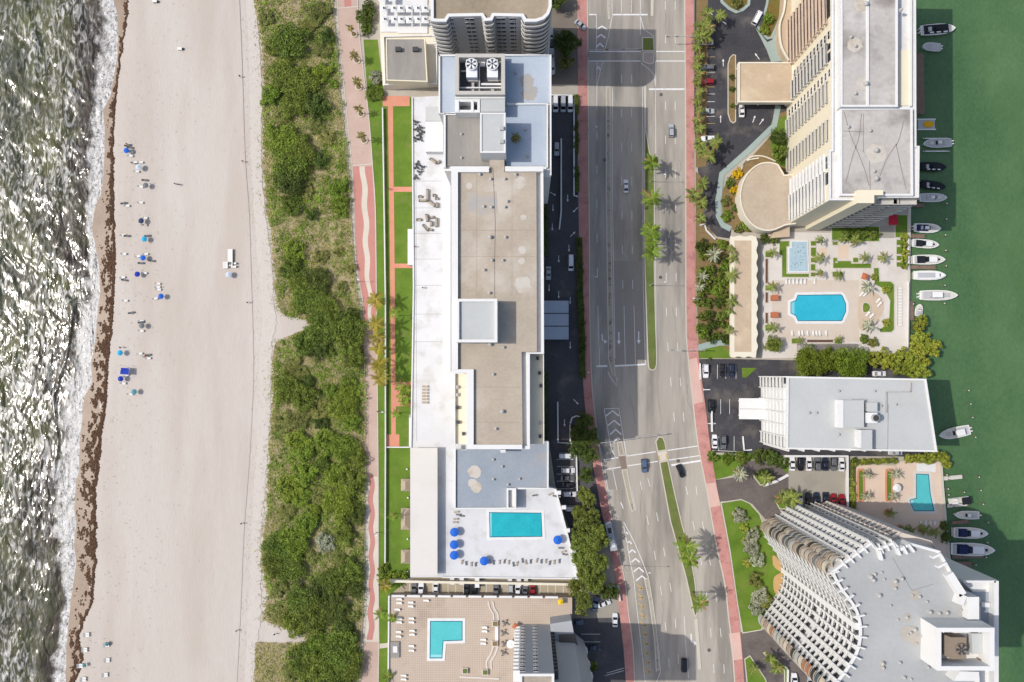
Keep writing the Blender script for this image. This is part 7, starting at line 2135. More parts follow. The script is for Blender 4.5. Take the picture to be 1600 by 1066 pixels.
for a, b, w, lb in DK:
    A_, B_ = P(*a, -0.2), P(*b, -0.2)
    e = empty('wooden_dock', A_, math.atan2((B_ - A_).y, (B_ - A_).x), lb, 'dock')
    L_, wd = (B_ - A_).length, w * 0.2237
    n = max(4, int(L_ / 0.45))
    pm = MB().box(0, L_ / n - .05, -wd / 2, wd / 2, -.08, 0).mesh('plank', m_wood if 'pale' not in lb else m_deck)
    for k in range(n):
        link('plank', pm, e, (k * L_ / n, 0, 0))
    for y in (-wd / 2 + .2, wd / 2 - .2):
        MB().bar((0, y, -.2), (L_, y, -.2), .2, .2).build('stringer', m_wood, e)
        for x in (L_ * .3, L_ - .15):
            MB().cyl(x, y, -3, .6, .14, .14, 7).build('pile', m_wood, e)
PILES = [(1473, 369), (1473.5, 393), (1474, 417), (1472, 447), (1471.6, 475), (1475, 320), (1474.5, 344), (1509, 610), (1512, 631), (1515, 652), (1519.6, 682.5), (1525, 744.5), (1528, 765), (1531.6, 786.6), (1502, 768), (1539, 815), (1538.5, 846), (1536, 869), (1475, 741), (1477, 763), (1478, 772), (1520, 881), (1520, 898), (1424, 360), (1423, 476)]
it = []
pm = MB().cyl(0, 0, -2.2, 1.9, .17, .16, 8).mesh('post', m_wood); pc = MB().cyl(0, 0, 1.9, 2.15, .22, .04, 8).mesh('cap', m_hull)
for x, y in PILES:
    e = empty('mooring_pile', P(x, y, -1.0), 0, None, 'mooring pile')
    link('post', pm, e); link('cap', pc, e)
    it.append((e, x, y, 'white-capped mooring pile'))
tell_apart(it, [(1474, 330, 'in the tower shade'), (1473, 380, 'outside boats at the shade edge'), (1472, 450, 'outside the long fishing boat'), (1513, 640, 'off the office block'), (1527, 765, 'off the peach terrace'), (1476, 755, 'along the peach terrace seawall'), (1537, 845, 'off the navy cruisers'), (1520, 890, 'at the square dock'), (1423, 420, 'against the pool court seawall')], 'mooring piles in the bay')

# ================================================================== furniture
m_umb = {n: mat('cloth_' + n, C(*c), var=0.05, s=1.0, rough=0.8) for n, c in (('blue', (36, 104, 206)), ('royal', (30, 60, 170)), ('aqua', (40, 170, 214)), ('pale', (196, 208, 222)), ('white', (238, 236, 232)), ('grey', (120, 124, 128)), ('navy', (54, 66, 100)), ('rust', (190, 112, 76)), ('yellow', (236, 200, 30)), ('teal', (90, 150, 160)))}
UMB = {}
def umbrella(px, py, colour, label, z=0.27, r=1.15, h=2.1, n=8, group=None, tilt=0.0):
    k = (r, h, n)
    if k not in UMB:
        mb = MB().add([(r * math.cos(6.283 * i / n), r * math.sin(6.283 * i / n), h - .42) for i in range(n)] + [(0, 0, h)], [(i, (i + 1) % n, n) for i in range(n)])
        for i in range(n):
            a, b = 6.283 * i / n, 6.283 * (i + 1) / n
            mb.add([(r * math.cos(a), r * math.sin(a), h - .42), (r * math.cos(b), r * math.sin(b), h - .42), (r * math.cos(b), r * math.sin(b), h - .6), (r * math.cos(a), r * math.sin(a), h - .6)], [(3, 2, 1, 0)])
        UMB[k] = (mb.mesh('canopy', m_umb['blue']), MB().cyl(0, 0, 0, h + .1, .03, .03, 6).mesh('pole', m_rim))
    e = empty('umbrella', P(px, py, z + h - .3) - Vector((0, 0, h - .3)), _vr.uniform(0, 1), label, 'umbrella', group)
    link('canopy', UMB[k][0], e, m=m_umb[colour]); link('pole', UMB[k][1], e)
    return e
m_lwhite = mat('lounger_white', C(236, 234, 228), var=0.04); m_lgrey = mat('lounger_grey', C(110, 112, 112), var=0.1); m_ltan = mat('lounger_tan', C(176, 160, 140), var=0.08)
LNG = None
def lounger(px, py, ang, z, m, label=None, group=None, name='sun_lounger', k=1.0):
    global LNG
    if LNG is None:
        LNG = (MB().box(-.34, .34, -.95, .35, .30, .38).mesh('seat', m_lwhite),
               MB().add([(-.34, .35, .32), (.34, .35, .32), (.34, .95, .78), (-.34, .95, .78), (-.34, .35, .40), (.34, .35, .40), (.34, .92, .85), (-.34, .92, .85)], [(3, 2, 1, 0), (4, 5, 6, 7), (0, 1, 5, 4), (2, 3, 7, 6), (1, 2, 6, 5), (3, 0, 4, 7)]).mesh('backrest', m_lwhite),
               MB().box(-.04, .04, -.04, .04, 0, .31).mesh('leg', m_lgrey))
    e = empty(name, P(px, py, z), -R(ang), label, 'lounger', group)
    e.scale = (k, k, k)
    link('seat', LNG[0], e, m=m); link('backrest', LNG[1], e, m=m)
    for x in (-.28, .28):
        for y in (-.85, .3):
            link('leg', LNG[2], e, (x, y, 0))
    return e
# beach: pairs of loungers, umbrellas
SANDZ = 0.2
for x, y, c, lb in ((197, 235, 'blue', 'blue beach umbrella, topmost on the sand'), (216, 261, 'pale', 'pale grey-blue umbrella below the topmost blue one'), (227, 289.5, 'grey', 'dark grey beach umbrella'), (220, 345, 'navy', 'navy umbrella above the turquoise one'), (225, 373.5, 'aqua', 'turquoise beach umbrella, upper'),
                    (223, 403, 'blue', 'blue umbrella amid a cluster of chairs'), (214, 428.5, 'royal', 'royal blue umbrella near the wrack line'), (251, 463, 'blue', 'blue umbrella farthest from the water'), (221, 509, 'grey', 'grey umbrella below scattered loungers'), (187, 551.5, 'aqua', 'turquoise umbrella at the wrack line'),
                    (188, 592, 'royal', 'royal blue umbrella beside the blue sunshade'), (209, 612.5, 'teal', 'dull teal umbrella, lowest of the cluster'), (357, 429, 'pale', 'white umbrella beside the stacked loungers')):
    umbrella(x, y, c, lb, z=SANDZ, r=1.0 if c != 'pale' else 1.1, group='beach umbrellas')
for x, y, c, lb in ((166, 1007, 'teal', 'teal folded cabana chair, upper right of its group'), (131, 1040, 'teal', 'teal folded cabana chair on the seaweed')):
    umbrella(x, y, c, lb, z=0.1, r=0.8, h=1.5, n=4, group='cabana shades near bottom edge')
sh = empty('beach_sunshade', P(194, 580, SANDZ + 2), 0, 'blue stretched sunshade with four corner lines', 'sunshade')
sh.location.z = SANDZ
MB().add([(-1.6, -1.0, 1.7), (1.5, -1.3, 2.0), (1.6, 1.0, 1.8), (-1.1, 1.2, 2.1), (0.1, 0, 1.75)], [(0, 1, 4), (1, 2, 4), (2, 3, 4), (3, 0, 4)]).build('cloth', m_umb['royal'], sh, fix=False)
for a, b in (((-1.6, -1.0, 1.7), (-3.0, -1.2, 0)), ((-1.1, 1.2, 2.1), (-2.7, 2.4, 0)), ((1.6, 1.0, 1.8), (1.7, 2.2, 0)), ((1.5, -1.3, 2.0), (1.7, -2.4, 0))):
    MB().bar(a, b, .05).build('guy_line', m_lwhite, sh)
it = []
for x, y, a in ((200, 228, 80), (204, 231, 95), (205, 238, 90), (204, 244, 92), (211, 254, 88), (220, 254, 90), (214, 268.5, 92), (227, 282, 90), (220, 292, 100), (194, 318, 75), (199, 322, 90), (220, 317, 92), (227, 341, 90), (226, 352, 95), (193, 368, 85), (199, 369, 90), (231, 369, 80), (194, 397, 92), (228, 397.5, 85), (216, 401, 80), (221, 411.5, 90), (238, 408, 95), (192, 434, 80), (195, 438, 100), (226, 427, 90), (247, 443.5, 92), (247, 449, 85), (248, 452.5, 95), (243, 467, 80), (196, 470, 92), (206, 489, 75), (221, 502, 90), (221, 517, 95), (221, 504, 80), (219, 553, 80), (228, 557, 75), (232, 560, 90), (232, 555, 80), (198, 587, 60), (193, 599, 95), (204, 616, 95), (214, 29, 0)):
    if y > 100:
        it.append((lounger(x, y, a + 180, SANDZ, m_lwhite if (int(x * 3 + y) % 3) else m_lgrey), x, y, 'beach lounger'))
tell_apart(it, [(200, 235, 'by topmost blue umbrella'), (216, 262, 'by pale umbrella'), (225, 288, 'by dark grey umbrella'), (196, 320, 'on sand near wrack line, alone upper'), (222, 345, 'by navy umbrella'), (226, 373, 'by upper turquoise umbrella'), (194, 368, 'at wrack line, alone middle'), (225, 404, 'in chair cluster'), (215, 430, 'by royal blue umbrella'), (249, 458, 'by farthest blue umbrella'), (194, 436, 'at wrack line, alone lower'), (196, 470, 'alone below royal umbrella'), (206, 489, 'alone above grey umbrella'), (221, 509, 'by grey umbrella'), (226, 556, 'in trio right of turquoise umbrella'), (196, 590, 'by blue sunshade'), (205, 615, 'by teal umbrella')], 'loungers on the beach')
it = []
for x, y in ((136, 991.5), (133, 1015), (131, 1061), (167, 1007), (168, 1031), (165, 1054), (126, 1040)):
    for dy in (-1.8, 1.8):
        it.append((lounger(x, y + dy, 268, 0.1, m_lwhite), x, y + dy, 'white cabana lounger'))
tell_apart(it, [(135, 991, 'on the seaweed, upper'), (131, 1030, 'on the seaweed, middle'), (131, 1061, 'on the seaweed, lowest'), (167, 1020, 'off the seaweed at bottom left')], 'cabana loungers near the bottom edge')
it = []
for k in range(9):
    it.append((lounger(360.5, 391 + k * 2.9, 90, SANDZ, m_lwhite), 360, 391 + k * 2.9, 'stored white lounger'))
for x, y in ((353, 411), (353, 414.5), (353, 418), (366, 412), (366, 417)):
    it.append((lounger(x, y, 90, SANDZ, m_lwhite), x, y, 'stored white lounger'))
tell_apart(it, [(360, 395, 'in the standing column on open sand'), (353, 414, 'left foot of the column on open sand'), (366, 414, 'right foot of the column on open sand')], 'stored loungers on the beach')
for x, y, lb in ((282, 77, 'white box with towels lying on open sand'), (243, 3, 'pile of beach gear at the top edge'), (360, 412, 'grey storage box amid stored loungers')):
    e = empty('beach_box', P(x, y, SANDZ), 0, lb, 'box')
    MB().box(-.9, .7, -.45, .45, 0, .5, .05, .05).build('body', m_lwhite if 'white' in lb else m_lgrey, e); MB().box(.7, 1.2, -.4, .4, 0, .35).build('bag', m_bblack, e); MB().box(-.92, .72, -.47, .47, .5, .56).build('lid', m_lwhite if 'grey' not in lb else m_lgrey, e)

# people
def person_mesh(pose):
    sp = {'walk': [(0, 0, .95), (0, 0, 1.15), (0, .02, 1.38), (0, .03, 1.5), (0, .05, 1.66), (.18, .02, 1.38), (.26, .12, 1.12), (.25, .28, .92), (-.18, .02, 1.38), (-.26, -.1, 1.12), (-.25, -.2, .9), (.1, .02, .9), (.11, .2, .5), (.11, .22, .08), (.11, .36, .04), (-.1, -.02, .9), (-.11, -.12, .5), (-.11, -.36, .12), (-.11, -.26, .03)],
          'lie': [(0, 0, .5), (0, .2, .5), (0, .45, .55), (0, .58, .6), (0, .74, .66), (.18, .45, .54), (.3, .25, .5), (.26, 0, .5), (-.18, .45, .54), (-.3, .25, .5), (-.26, 0, .5), (.1, -.05, .5), (.12, -.45, .52), (.12, -.88, .48), (.12, -.92, .6), (-.1, -.05, .5), (-.12, -.45, .56), (-.12, -.88, .48), (-.12, -.92, .6)]}[pose]
    ed = [(0, 1), (1, 2), (2, 3), (3, 4), (2, 5), (5, 6), (6, 7), (2, 8), (8, 9), (9, 10), (0, 11), (11, 12), (12, 13), (13, 14), (0, 15), (15, 16), (16, 17), (17, 18)]
    rad = [.15, .145, .15, .06, .11, .075, .05, .04, .075, .05, .04, .10, .07, .05, .04, .10, .07, .05, .04]
    me = bpy.data.meshes.new('body')
    me.from_pydata(sp, ed, [])
    o = bpy.data.objects.new('tmp', me)
    COL.objects.link(o)
    sk = o.modifiers.new('s', 'SKIN')
    for i, r in enumerate(rad):
        me.skin_vertices[0].data[i].radius = (r, r * (.75 if i < 3 else 1))
    me.skin_vertices[0].data[0].use_root = True
    ss = o.modifiers.new('d', 'SUBSURF'); ss.levels = 1
    dg = bpy.context.evaluated_depsgraph_get()
    out = bpy.data.meshes.new_from_object(o.evaluated_get(dg))
    bpy.data.objects.remove(o)
    return out
m_skin = mat('skin', C(190, 140, 110), var=0.05, rough=0.6)
PB = {k: person_mesh(k) for k in ('walk', 'lie')}
for me in PB.values():
    me.materials.append(m_skin)
PCL = {'walk': (MB().cyl(0, 0.01, 1.0, 1.45, .19, .21, 10).mesh('shirt', m_umb['white']), MB().cyl(0, 0, .62, 1.0, .2, .19, 10).mesh('shorts', m_umb['navy']), MB().cyl(0, .05, 1.62, 1.8, .13, .07, 10).mesh('hair', m_bblack)),
       'lie': (MB().box(-.2, .2, -.08, .18, .38, .66, .04, .02).mesh('swimwear', m_umb['navy']), None, MB().box(-.11, .11, .74, .86, .6, .76, .02, .02).mesh('hair', m_bblack))}
def person(px, py, ang, colour, label, z=SANDZ, pose='walk', low='navy'):
    e = empty('person', P(px, py, z), -R(ang), label, 'person')
    b = link('body', PB[pose], e)
    link('shirt' if pose == 'walk' else 'swimwear', PCL[pose][0], e, m=m_umb[colour])
    if PCL[pose][1]: link('shorts', PCL[pose][1], e, m=m_umb[low])
    link('hair', PCL[pose][2], e)
    return e
for x, y, a, c, z, lb in ((376, 120.5, 0, 'navy', .28, 'person walking the tyre track near top of beach'), (380.5, 253, 180, 'grey', .28, 'person walking the tyre track left of red path'), (275, 288, 90, 'grey', .2, 'person in grey on open sand, left of pair'), (279, 289, 90, 'navy', .2, 'person in navy on open sand, right of pair'), (388, 473, 180, 'rust', .28, 'person in rust shirt near the upper sand notch'),
                          (378.5, 817.5, 0, 'navy', .28, 'person walking lower beach track'), (371, 984.5, 0, 'grey', .28, 'person walking beside the lower sand notch'), (575.5, 622, 0, 'navy', .1, 'person walking on the beige path'), (607.5, 296, 0, 'navy', .07, 'person on the brick walk junction'), (590.5, 643, 90, 'grey', .1, 'person at the lawn edge of the path'),
                          (430, 990, 60, 'navy', .3, 'person in the lower sand notch'), (649, 386, 0, 'navy', DECK, 'person standing at the white terrace edge'), (200, 226, 90, 'rust', .2, 'person standing above topmost blue umbrella'), (208, 256, 40, 'grey', .2, 'person standing left of the pale umbrella'), (190, 543, 90, 'navy', .2, 'person standing above wrack line turquoise umbrella'), (559, 468, 0, 'grey', .1, 'person on the path beside upper coconut palm'), (661, 450, 90, 'navy', DECK, 'person crossing the white terrace')):
    person(x, y, a, c, lb, z)
person(202.5, 235.5, 268, 'rust', 'person lying on lounger beside topmost blue umbrella', SANDZ, 'lie'); person(225, 352, 275, 'navy', 'person lying below the navy umbrella', SANDZ, 'lie'); person(228, 557, 255, 'rust', 'person lying on middle lounger of lower trio', SANDZ, 'lie')

# hotel terrace furniture
for x, y, lb in ((710, 832, 'blue round umbrella on pool terrace, top of left three'), (709.5, 851.5, 'blue round umbrella on pool terrace, middle of left three'), (709.5, 868, 'blue round umbrella on pool terrace, bottom of left three'), (756.5, 877, 'blue round umbrella below the terrace pool'), (871.5, 844, 'blue round umbrella right of the terrace pool')):
    umbrella(x, y, 'blue', lb, z=DECK, r=1.5, h=2.6, n=14, group='blue umbrellas on the pool terrace')
def chair(px, py, ang, z, m, label=None, group=None):
    e = empty('terrace_chair', P(px, py, z), -R(ang), label, 'chair', group)
    if 'ch' not in FIN:
        FIN['ch'] = (MB().box(-.26, .26, -.26, .26, .40, .46).mesh('seat', m_dark), MB().box(-.26, .26, .22, .28, .46, .9).mesh('backrest', m_dark), MB().box(-.03, .03, -.03, .03, 0, .4).mesh('leg', m_dark))
    link('seat', FIN['ch'][0], e, m=m); link('backrest', FIN['ch'][1], e, m=m)
    for x in (-.22, .22):
        for y in (-.22, .22):
            link('leg', FIN['ch'][2], e, (x, y, 0))
    return e
def table(px, py, z, m, label, r=.45, name='round_table'):
    e = empty(name, P(px, py, z), 0, label, 'table')
    MB().cyl(0, 0, .68, .73, r, r, 12).build('top', m, e); MB().cyl(0, 0, 0, .68, .05, .05, 6).build('stem', m_dark, e); MB().cyl(0, 0, 0, .04, .25, .25, 8).build('base', m_dark, e)
    return e
_r = random.Random(9)
it = []
spots = []
for i, (cx, cy) in enumerate(((657, 200), (651, 203), (660, 207), (655, 212), (650, 218), (657, 218), (650, 192), (653, 256), (660, 262), (651, 262), (656, 270), (650, 278))):
    table(cx, cy, DECK, m_dark, 'small dark table on white terrace, ' + ordinal(i) + ' of the upper dining group')
    for k in range(3):
        a = k * 2.1 + i
        spots.append((cx + 3.2 * math.cos(a), cy + 3.2 * math.sin(a), 90 + math.degrees(a)))
for x, y, a in spots:
    it.append((chair(x, y, a, DECK, m_dark), x, y, 'dark terrace chair'))
tell_apart(it, [(654, 195, 'in the upper part of terrace dining group'), (654, 213, 'in the lower part of terrace dining group'), (655, 258, 'in the second dining group, upper'), (653, 274, 'in the second dining group, lower')], 'dark chairs on the white terrace')
def sofa(px, py, ang, w, label, z=DECK, m=None):
    m = m or m_ltan
    e = empty('terrace_sofa', P(px, py, z), -R(ang), label, 'sofa')
    MB().box(-w / 2, w / 2, -.42, .42, .12, .45).build('seat', m, e); MB().box(-w / 2, w / 2, .30, .45, .45, .85).build('backrest', m_lgrey, e)
    for s in (-1, 1):
        MB().box(s * w / 2 - .12, s * w / 2 + .12, -.42, .42, .12, .62).build('armrest', m_lgrey, e)
    return e
for a in ((677, 252, 35, 2.6, 'striped grey sofa by the white terrace bar'), (685, 254, 150, 1.4, 'grey armchair by the white terrace bar'), (668, 306, 90, 4.2, 'long grey sofa with open end on white terrace'), (661, 314, 180, 2.6, 'short grey sofa at a right angle on white terrace'), (674, 318, 40, 3.0, 'tan diagonal daybed on white terrace'), (683, 321, 90, 1.5, 'tan small sofa right of diagonal daybed'),
          (667, 341, 80, 2.4, 'grey sofa, top of lower lounge ring'), (675, 340, 170, 1.4, 'grey armchair, top right of lounge ring'), (682, 348, 90, 3.0, 'grey sofa, right side of lounge ring'), (674, 350, 90, 1.6, 'low table-like sofa inside lounge ring'), (665, 356, 230, 2.6, 'grey sofa, lower left of lounge ring'), (673, 359, 200, 1.4, 'grey armchair, bottom of lounge ring'), (655, 344, 0, 1.6, 'grey seat left of lounge ring'),
          (657, 308, 0, 1.2, 'small square seat in front of the long sofa'), (679, 306, 0, 1.0, 'small seat beside long sofa'), (683, 311, 0, 1.0, 'small seat right of long sofa')):
    sofa(*a)
it = []
for k in range(6):
    it.append((lounger(664, 604 + k * 5, 90, DECK, m_ltan, k=1.0), 664, 604 + k * 5, 'striped lounger stacked in row'))
tell_apart(it, [(0, 0, 'in the middle of the white terrace')], 'loungers in row on the white terrace')
it = []
for i in range(22):
    x = 722 + i * 7.2 + _r.uniform(-1.5, 1.5)
    y = 879 + _r.uniform(-3.5, 3.0)
    if 748 < x < 764: continue
    it.append((lounger(x, y, _r.choice((0, 8, 350, 172)), DECK, m_lgrey if i % 2 else m_ltan, k=.8), x, y, 'grey lounger'))
for i, (x, y, a) in enumerate(((713, 800, 80), (716, 804, 90), (712, 811, 85), (721, 806, 95), (711, 816, 90), (835, 774, 80), (860, 772, 60), (867, 775, 100), (872, 776, 85), (876, 856, 90), (880, 862, 70), (882, 866, 100))):
    it.append((lounger(x, y, a, DECK, m_lgrey if i % 2 else m_ltan, k=.8), x, y, 'grey lounger'))
tell_apart(it, [(735, 880, 'along the lower terrace edge, left end'), (790, 880, 'along the lower terrace edge, middle'), (850, 880, 'along the lower terrace edge, right end'), (714, 806, 'left of the terrace pool'), (858, 774, 'in the upper corner of pool terrace'), (880, 862, 'beside the right blue umbrella')], 'loungers on the pool terrace')
# thatched huts on the lower lawn
m_thatch = mat('thatch', (C(160, 144, 122), C(188, 172, 150)), s=1.0, s2=6, stretch=(1, 6, 1), bump=.6)
for x, y, w, d, lb in ((634, 758, 15, 19, 'thatched hut on lower lawn, topmost'), (633.5, 811, 14, 33, 'thatched hut on lower lawn, long middle one'), (633.5, 870, 14, 21, 'thatched hut on lower lawn, lowest')):
    e = empty('thatched_hut', P(x, y, 2.4) - Vector((0, 0, 2.35)), 0, lb, 'hut')
    a, b = w * .2237 / 2, d * .2237 / 2
    MB().add([(-a, -b, 2.2), (a, -b, 2.2), (a, b, 2.2), (-a, b, 2.2), (0, -b * .55, 3.3), (0, b * .55, 3.3)], [(0, 1, 4), (1, 2, 5, 4), (2, 3, 5), (3, 0, 4, 5)]).build('roof', m_thatch, e, fix=False)
    for sx in (-1, 1):
        for sy in (-1, 1):
            MB().cyl(sx * a * .85, sy * b * .85, 0, 2.3, .08, .08, 6).build('post', m_wood, e)
for x, y, lb in ((636, 733, 'white lawn chair above the topmost hut'), (637.5, 777.5, 'white lawn chair below the topmost hut'), (637, 842, 'white lawn chair above the lowest hut'), (637, 893, 'white lawn chair below the lowest hut'), (622, 896, 'white lawn chair by the corner hedge')):
    chair(x, y, 30, .06, m_lwhite, lb)
# lower hotel terrace
it = []
for x, y in ((624, 936), (624, 942), (642, 941), (642, 947), (621, 952), (624, 966), (624, 972), (643, 966), (643, 972), (623, 987), (623, 994), (644, 985), (644, 991), (643, 1009), (643, 1016), (631, 1055), (631, 1061), (666, 938), (757, 980), (757, 986), (755, 999), (755, 1005)):
    it.append((lounger(x, y, 90, Zl, m_lwhite), x, y, 'white lounger'))
tell_apart(it, [(624, 940, 'on tiled terrace, upper left pair'), (642, 944, 'on tiled terrace, upper pair right'), (623, 968, 'on tiled terrace, left column'), (643, 969, 'on tiled terrace, second column upper'), (644, 988, 'on tiled terrace, second column middle'), (623, 991, 'on tiled terrace, above spa tub'), (643, 1012, 'on tiled terrace, second column lower'), (631, 1058, 'on tiled terrace, bottom edge'), (666, 938, 'on tiled terrace by upper wall'), (756, 983, 'right of L-shaped pool, upper pair'), (756, 1002, 'right of L-shaped pool, lower pair')], 'loungers on the tiled terrace')
it = []
for x, y in ((789, 973), (787, 988), (788, 1005), (787, 1019)):
    t_ = table(x, y, Zl, m_lgrey, None, .55)
    it.append((t_, x, y, 'round cafe table'))
    for k in range(4):
        a = k * 1.571 + .5
        o = chair(x + 4.2 * math.cos(a), y + 4.2 * math.sin(a), 90 + math.degrees(a), Zl, m_ltan)
        o['label'] = 'tan cafe chair ' + ('lower right', 'lower left', 'upper left', 'upper right')[k] + ' of ' + ordinal([973, 988, 1005, 1019].index(y)) + ' cafe table'
        o['group'] = 'cafe chairs on the tiled terrace'
tell_apart(it, [(0, 0, 'left of the lower hotel')], 'cafe tables on the tiled terrace')
umbrella(798, 1007, 'white', 'white umbrella beside the cafe tables', z=Zl, r=1.4, h=2.5, n=12); umbrella(805, 979, 'rust', 'orange square umbrella beside grey hotel roof', z=Zl, r=1.2, h=2.4, n=4); umbrella(876, 941, 'yellow', 'yellow square umbrella at terrace corner', z=Zl, r=1.2, h=2.4, n=4)
# waterfront court furniture
it = []
for x in (1228, 1233, 1239, 1245, 1251, 1257, 1272):
    it.append((lounger(x, 440, 0, .15, m_lwhite), x, 440 + x * .001, 'white lounger above the blue pool'))
for x in (1237, 1248, 1253, 1261, 1270, 1275, 1280, 1290):
    it.append((lounger(x, 521, 180, .15, m_lwhite), x, 521 + x * .001, 'white lounger below the blue pool'))
for k in range(13):
    it.append((lounger(1404, 451 + k * 4.7, 270, .15, m_lwhite), 1404, 451 + k * 4.7, 'white lounger facing the bay'))
for x, y in ((1345, 460), (1351, 460), (1371, 470), (1373, 476), (1355, 491), (1361, 494)):
    it.append((lounger(x, y, 40, .17, m_lwhite), x, y, 'white lounger on half-round patio'))
for x in (1438, 1445.5, 1453, 1460):
    it.append((lounger(x, 816, 0, .13, m_lwhite), x, 816 + x * .001, 'white lounger in curved tower shade'))
for i, (o, x, y, d) in enumerate(it):
    pass
cnt = {}
for o, x, y, d in it:
    k = cnt.get(d, 0); cnt[d] = k + 1
    o['label'] = d + ', ' + ordinal(k) + (' from the top' if 'bay' in d or 'patio' in d else ' from left'); o['group'] = 'white loungers by the waterfront pools'
umbrella(1352, 432, 'rust', 'orange square umbrella on the pool court', z=.15, r=1.5, h=2.4, n=4); umbrella(1402, 763, 'white', 'white umbrella on the peach terrace', z=.13, r=1.5, h=2.5, n=8)
for y in (466, 492.5):
    e = empty('orange_daybed', P(1209, y, .15), 0, 'orange daybed with shade, ' + ('upper' if y < 480 else 'lower') + ' of two left of pool', 'daybed')
    MB().box(-1.1, 1.1, -.9, .9, .15, .5).build('mattress', m_umb['rust'], e); MB().box(-1.15, 1.15, -.95, .95, 0, .15).build('base', m_wood, e); MB().box(-1.1, -.8, -.8, .8, .5, 1.3).build('headboard', m_umb['rust'], e); MB().box(-1.2, 1.0, -.95, .95, 1.9, 1.96).build('shade', m_umb['rust'], e)
    for sy in (-.85, .85):
        for sx in (-1.1, .9):
            MB().cyl(sx, sy, 0, 1.9, .04, .04, 5).build('post', m_wood, e)

# ================================================================== street furniture, fences, walls
def lamp(px, py, ang, arm, h, label, z=0.15, group='street lamps along the avenue'):
    e = empty('street_lamp', P(px, py, z), -R(ang), label, 'street lamp', group)
    MB().cyl(0, 0, 0, h, .13, .07, 8).build('pole', m_metal, e); MB().cyl(0, 0, 0, .3, .25, .2, 8).build('base', m_kerb, e)
    MB().bar((0, 0, h - .1), (0, arm, h + .3), .09).build('arm', m_metal, e); MB().box(-.16, .16, arm - .1, arm + .65, h + .22, h + .38, .03, .05).build('lamp_head', m_fanw, e)
for a in ((917, 212, 90, 2.2, 9, 'street lamp on left pavement, uppermost'), (917, 438, 90, 2.2, 9, 'street lamp on left pavement beside long hedge'), (1016, 284, 90, 3.2, 9, 'street lamp on median between the palms'), (1016, 446, 90, 3.2, 9, 'street lamp on median below the palms'), (975, 884, 90, 7.0, 9, 'street lamp with long arm beside broad trees'), (927, 582, 270, 2.0, 7, 'street lamp by hotel exit'), (1086, 470, 270, 2.0, 8, 'street lamp beside lush bed')):
    lamp(*a)
for x, y, lb in ((597, 643, 'short path lamp near slender palm'), (588, 832, 'short path lamp beside lower stripe'), (560, 440, 'short path lamp at red paving')):
    lamp(x, y, 90, .8, 4.5, lb, z=.1, group='path lamps')
def signal(px, py, ang, arm, label, heads=2, h=6.0):
    e = empty('traffic_signal', P(px, py, .15), -R(ang), label, 'traffic light', 'traffic signals over the avenue')
    MB().cyl(0, 0, 0, h, .2, .14, 8).build('pole', m_metal, e); MB().bar((0, 0, h - .2), (0, arm, h + .1), .2).build('mast_arm', m_metal, e)
    for k in range(heads):
        y = arm * (1 - .32 * k) - .3
        s = MB().box(-.18, .18, y - .55, y + .55, h - .35, h + .02).build('signal_head', m_dark, e)
        for j in range(3):
            MB().cyl(.0, y - .36 + .36 * j, h + .02, h + .06, .13, .13, 8).build('lens', (m_tail, m_sun, mat('green_lens', C(30, 120, 60)))[j], s)
signal(918, 89, 90, 18, 'traffic signal arm over shaded upper crossing', 3); signal(1080, 68.5, 270, 9.5, 'traffic signal arm over sunny upper lanes'); signal(1095, 548, 270, 11, 'traffic signal arm in front of lush bed'); signal(936, 690, 82, 20, 'traffic signal arm over the lower crossing', 3)
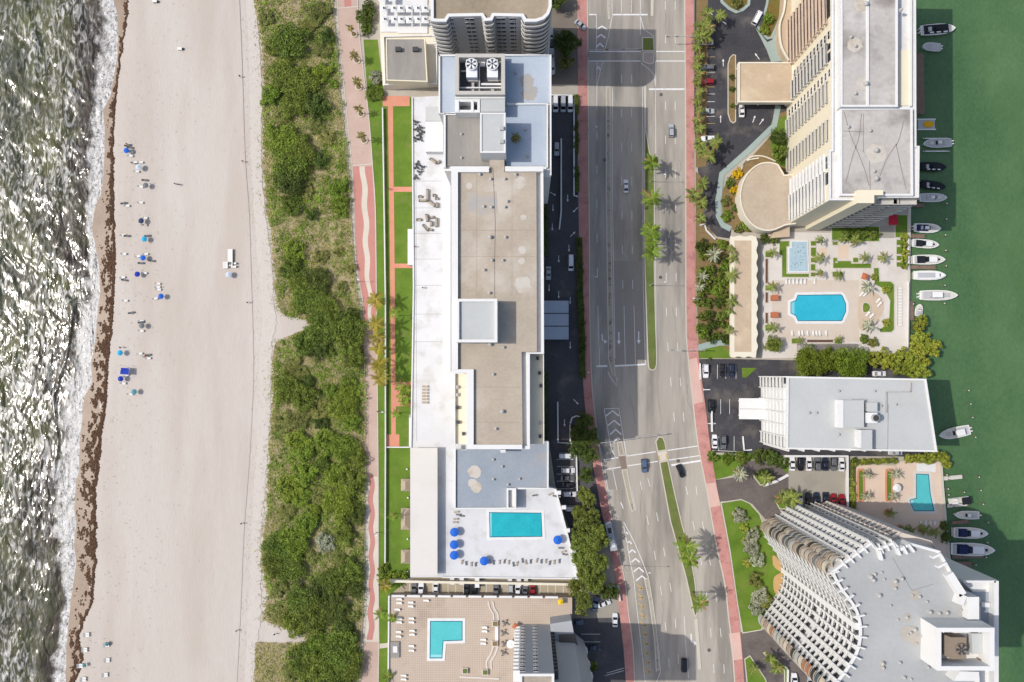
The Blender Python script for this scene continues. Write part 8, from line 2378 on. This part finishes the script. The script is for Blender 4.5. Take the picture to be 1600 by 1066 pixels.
# dune rope fence
FE = [(x - 2.5, y) for x, y in DUNE_R]
fen = empty('dune_fence', P(*FE[0], .42), 0, 'post and rope fence along the dune edge of the path', 'fence')
pm = MB().cyl(0, 0, 0, 1.1, .09, .09, 6).mesh('post', m_wood)
base = fen.location.copy()
prev = None
for y in range(-20, 1080, 11):
    q = P(interp(DUNE_R, y) + 1.5, y, .2)
    link('post', pm, fen, q - base)
    if prev is not None:
        MB().bar(prev - base + Vector((0, 0, .9)), q - base + Vector((0, 0, .9)), .05).build('rope', m_deck, fen)
    prev = q
# garden wall between path lawn and hotel lawn
gw = empty('garden_wall', P(597, 168, .05), 0, 'long thin white garden wall dividing the hotel lawns', 'wall')
for a, b in (((597.5, 168), (600, 330)), ((600, 330), (602, 470)), ((602, 470), (602, 700)), ((602, 700), (601.5, 880))):
    o = strip('wall_panel', [a, b], .35, .05, m_white, gw, z1=1.3)
    o.matrix_parent_inverse = Matrix.Translation(gw.location).inverted()
w2 = strip('garden_wall', [(604, 699), (640, 699)], .35, .05, m_white, z1=1.3, kind=None); tag(w2, 'short white cross wall below the brick pad', 'wall')
RW = [([(877, 216), (877, 330), (874, 358)], 'white curved ramp wall in hotel car park', 1.5), ([(897, 152), (897, 305), (903, 307)], 'white boundary wall between hotel ramp and hedge', 1.2), ([(871.5, 628), (872, 692), (897, 693)], 'white ramp wall at lower hotel exit', 1.3), ([(891, 664), (891, 690)], 'short white wall at lower hotel exit', 1.2), ([(891, 662), (894, 653), (901, 650), (909, 652), (916, 659)], 'white curved kerb wall around shaded tree bed', .8), ([(900.5, 708), (902, 768)], 'white parking wall beside shaded trees', 1.0), ([(850, 148), (897, 149)], 'white wall above the three parked vehicles', 1.2),
      ([(1094, 352), (1101, 350), (1104, 360), (1118, 374)], 'white curved wall of the ramp', .6), ([(1112, 628), (1113, 675)], 'white rail beside office car park exit', 1.0), ([(1094, 568), (1095, 593)], 'white rail at office car park corner', .9), ([(1161, 682), (1163, 704), (1175, 703)], 'white kerb wall around office lawn wedge', .5), ([(1420, 370), (1420, 420)], 'white seawall rail by garden squares', 1.0), ([(1232, 1046), (1231, 1080)], 'white wall at lower driveway island', 1.0), ([(945, 918), (967, 916), (969, 940)], 'pale wall between trees and lower car park', 1.2)]
for px, lb, h in RW:
    o = strip('low_wall', px, .45, .03, m_white, z1=h, kind=None); tag(o, lb, 'wall')
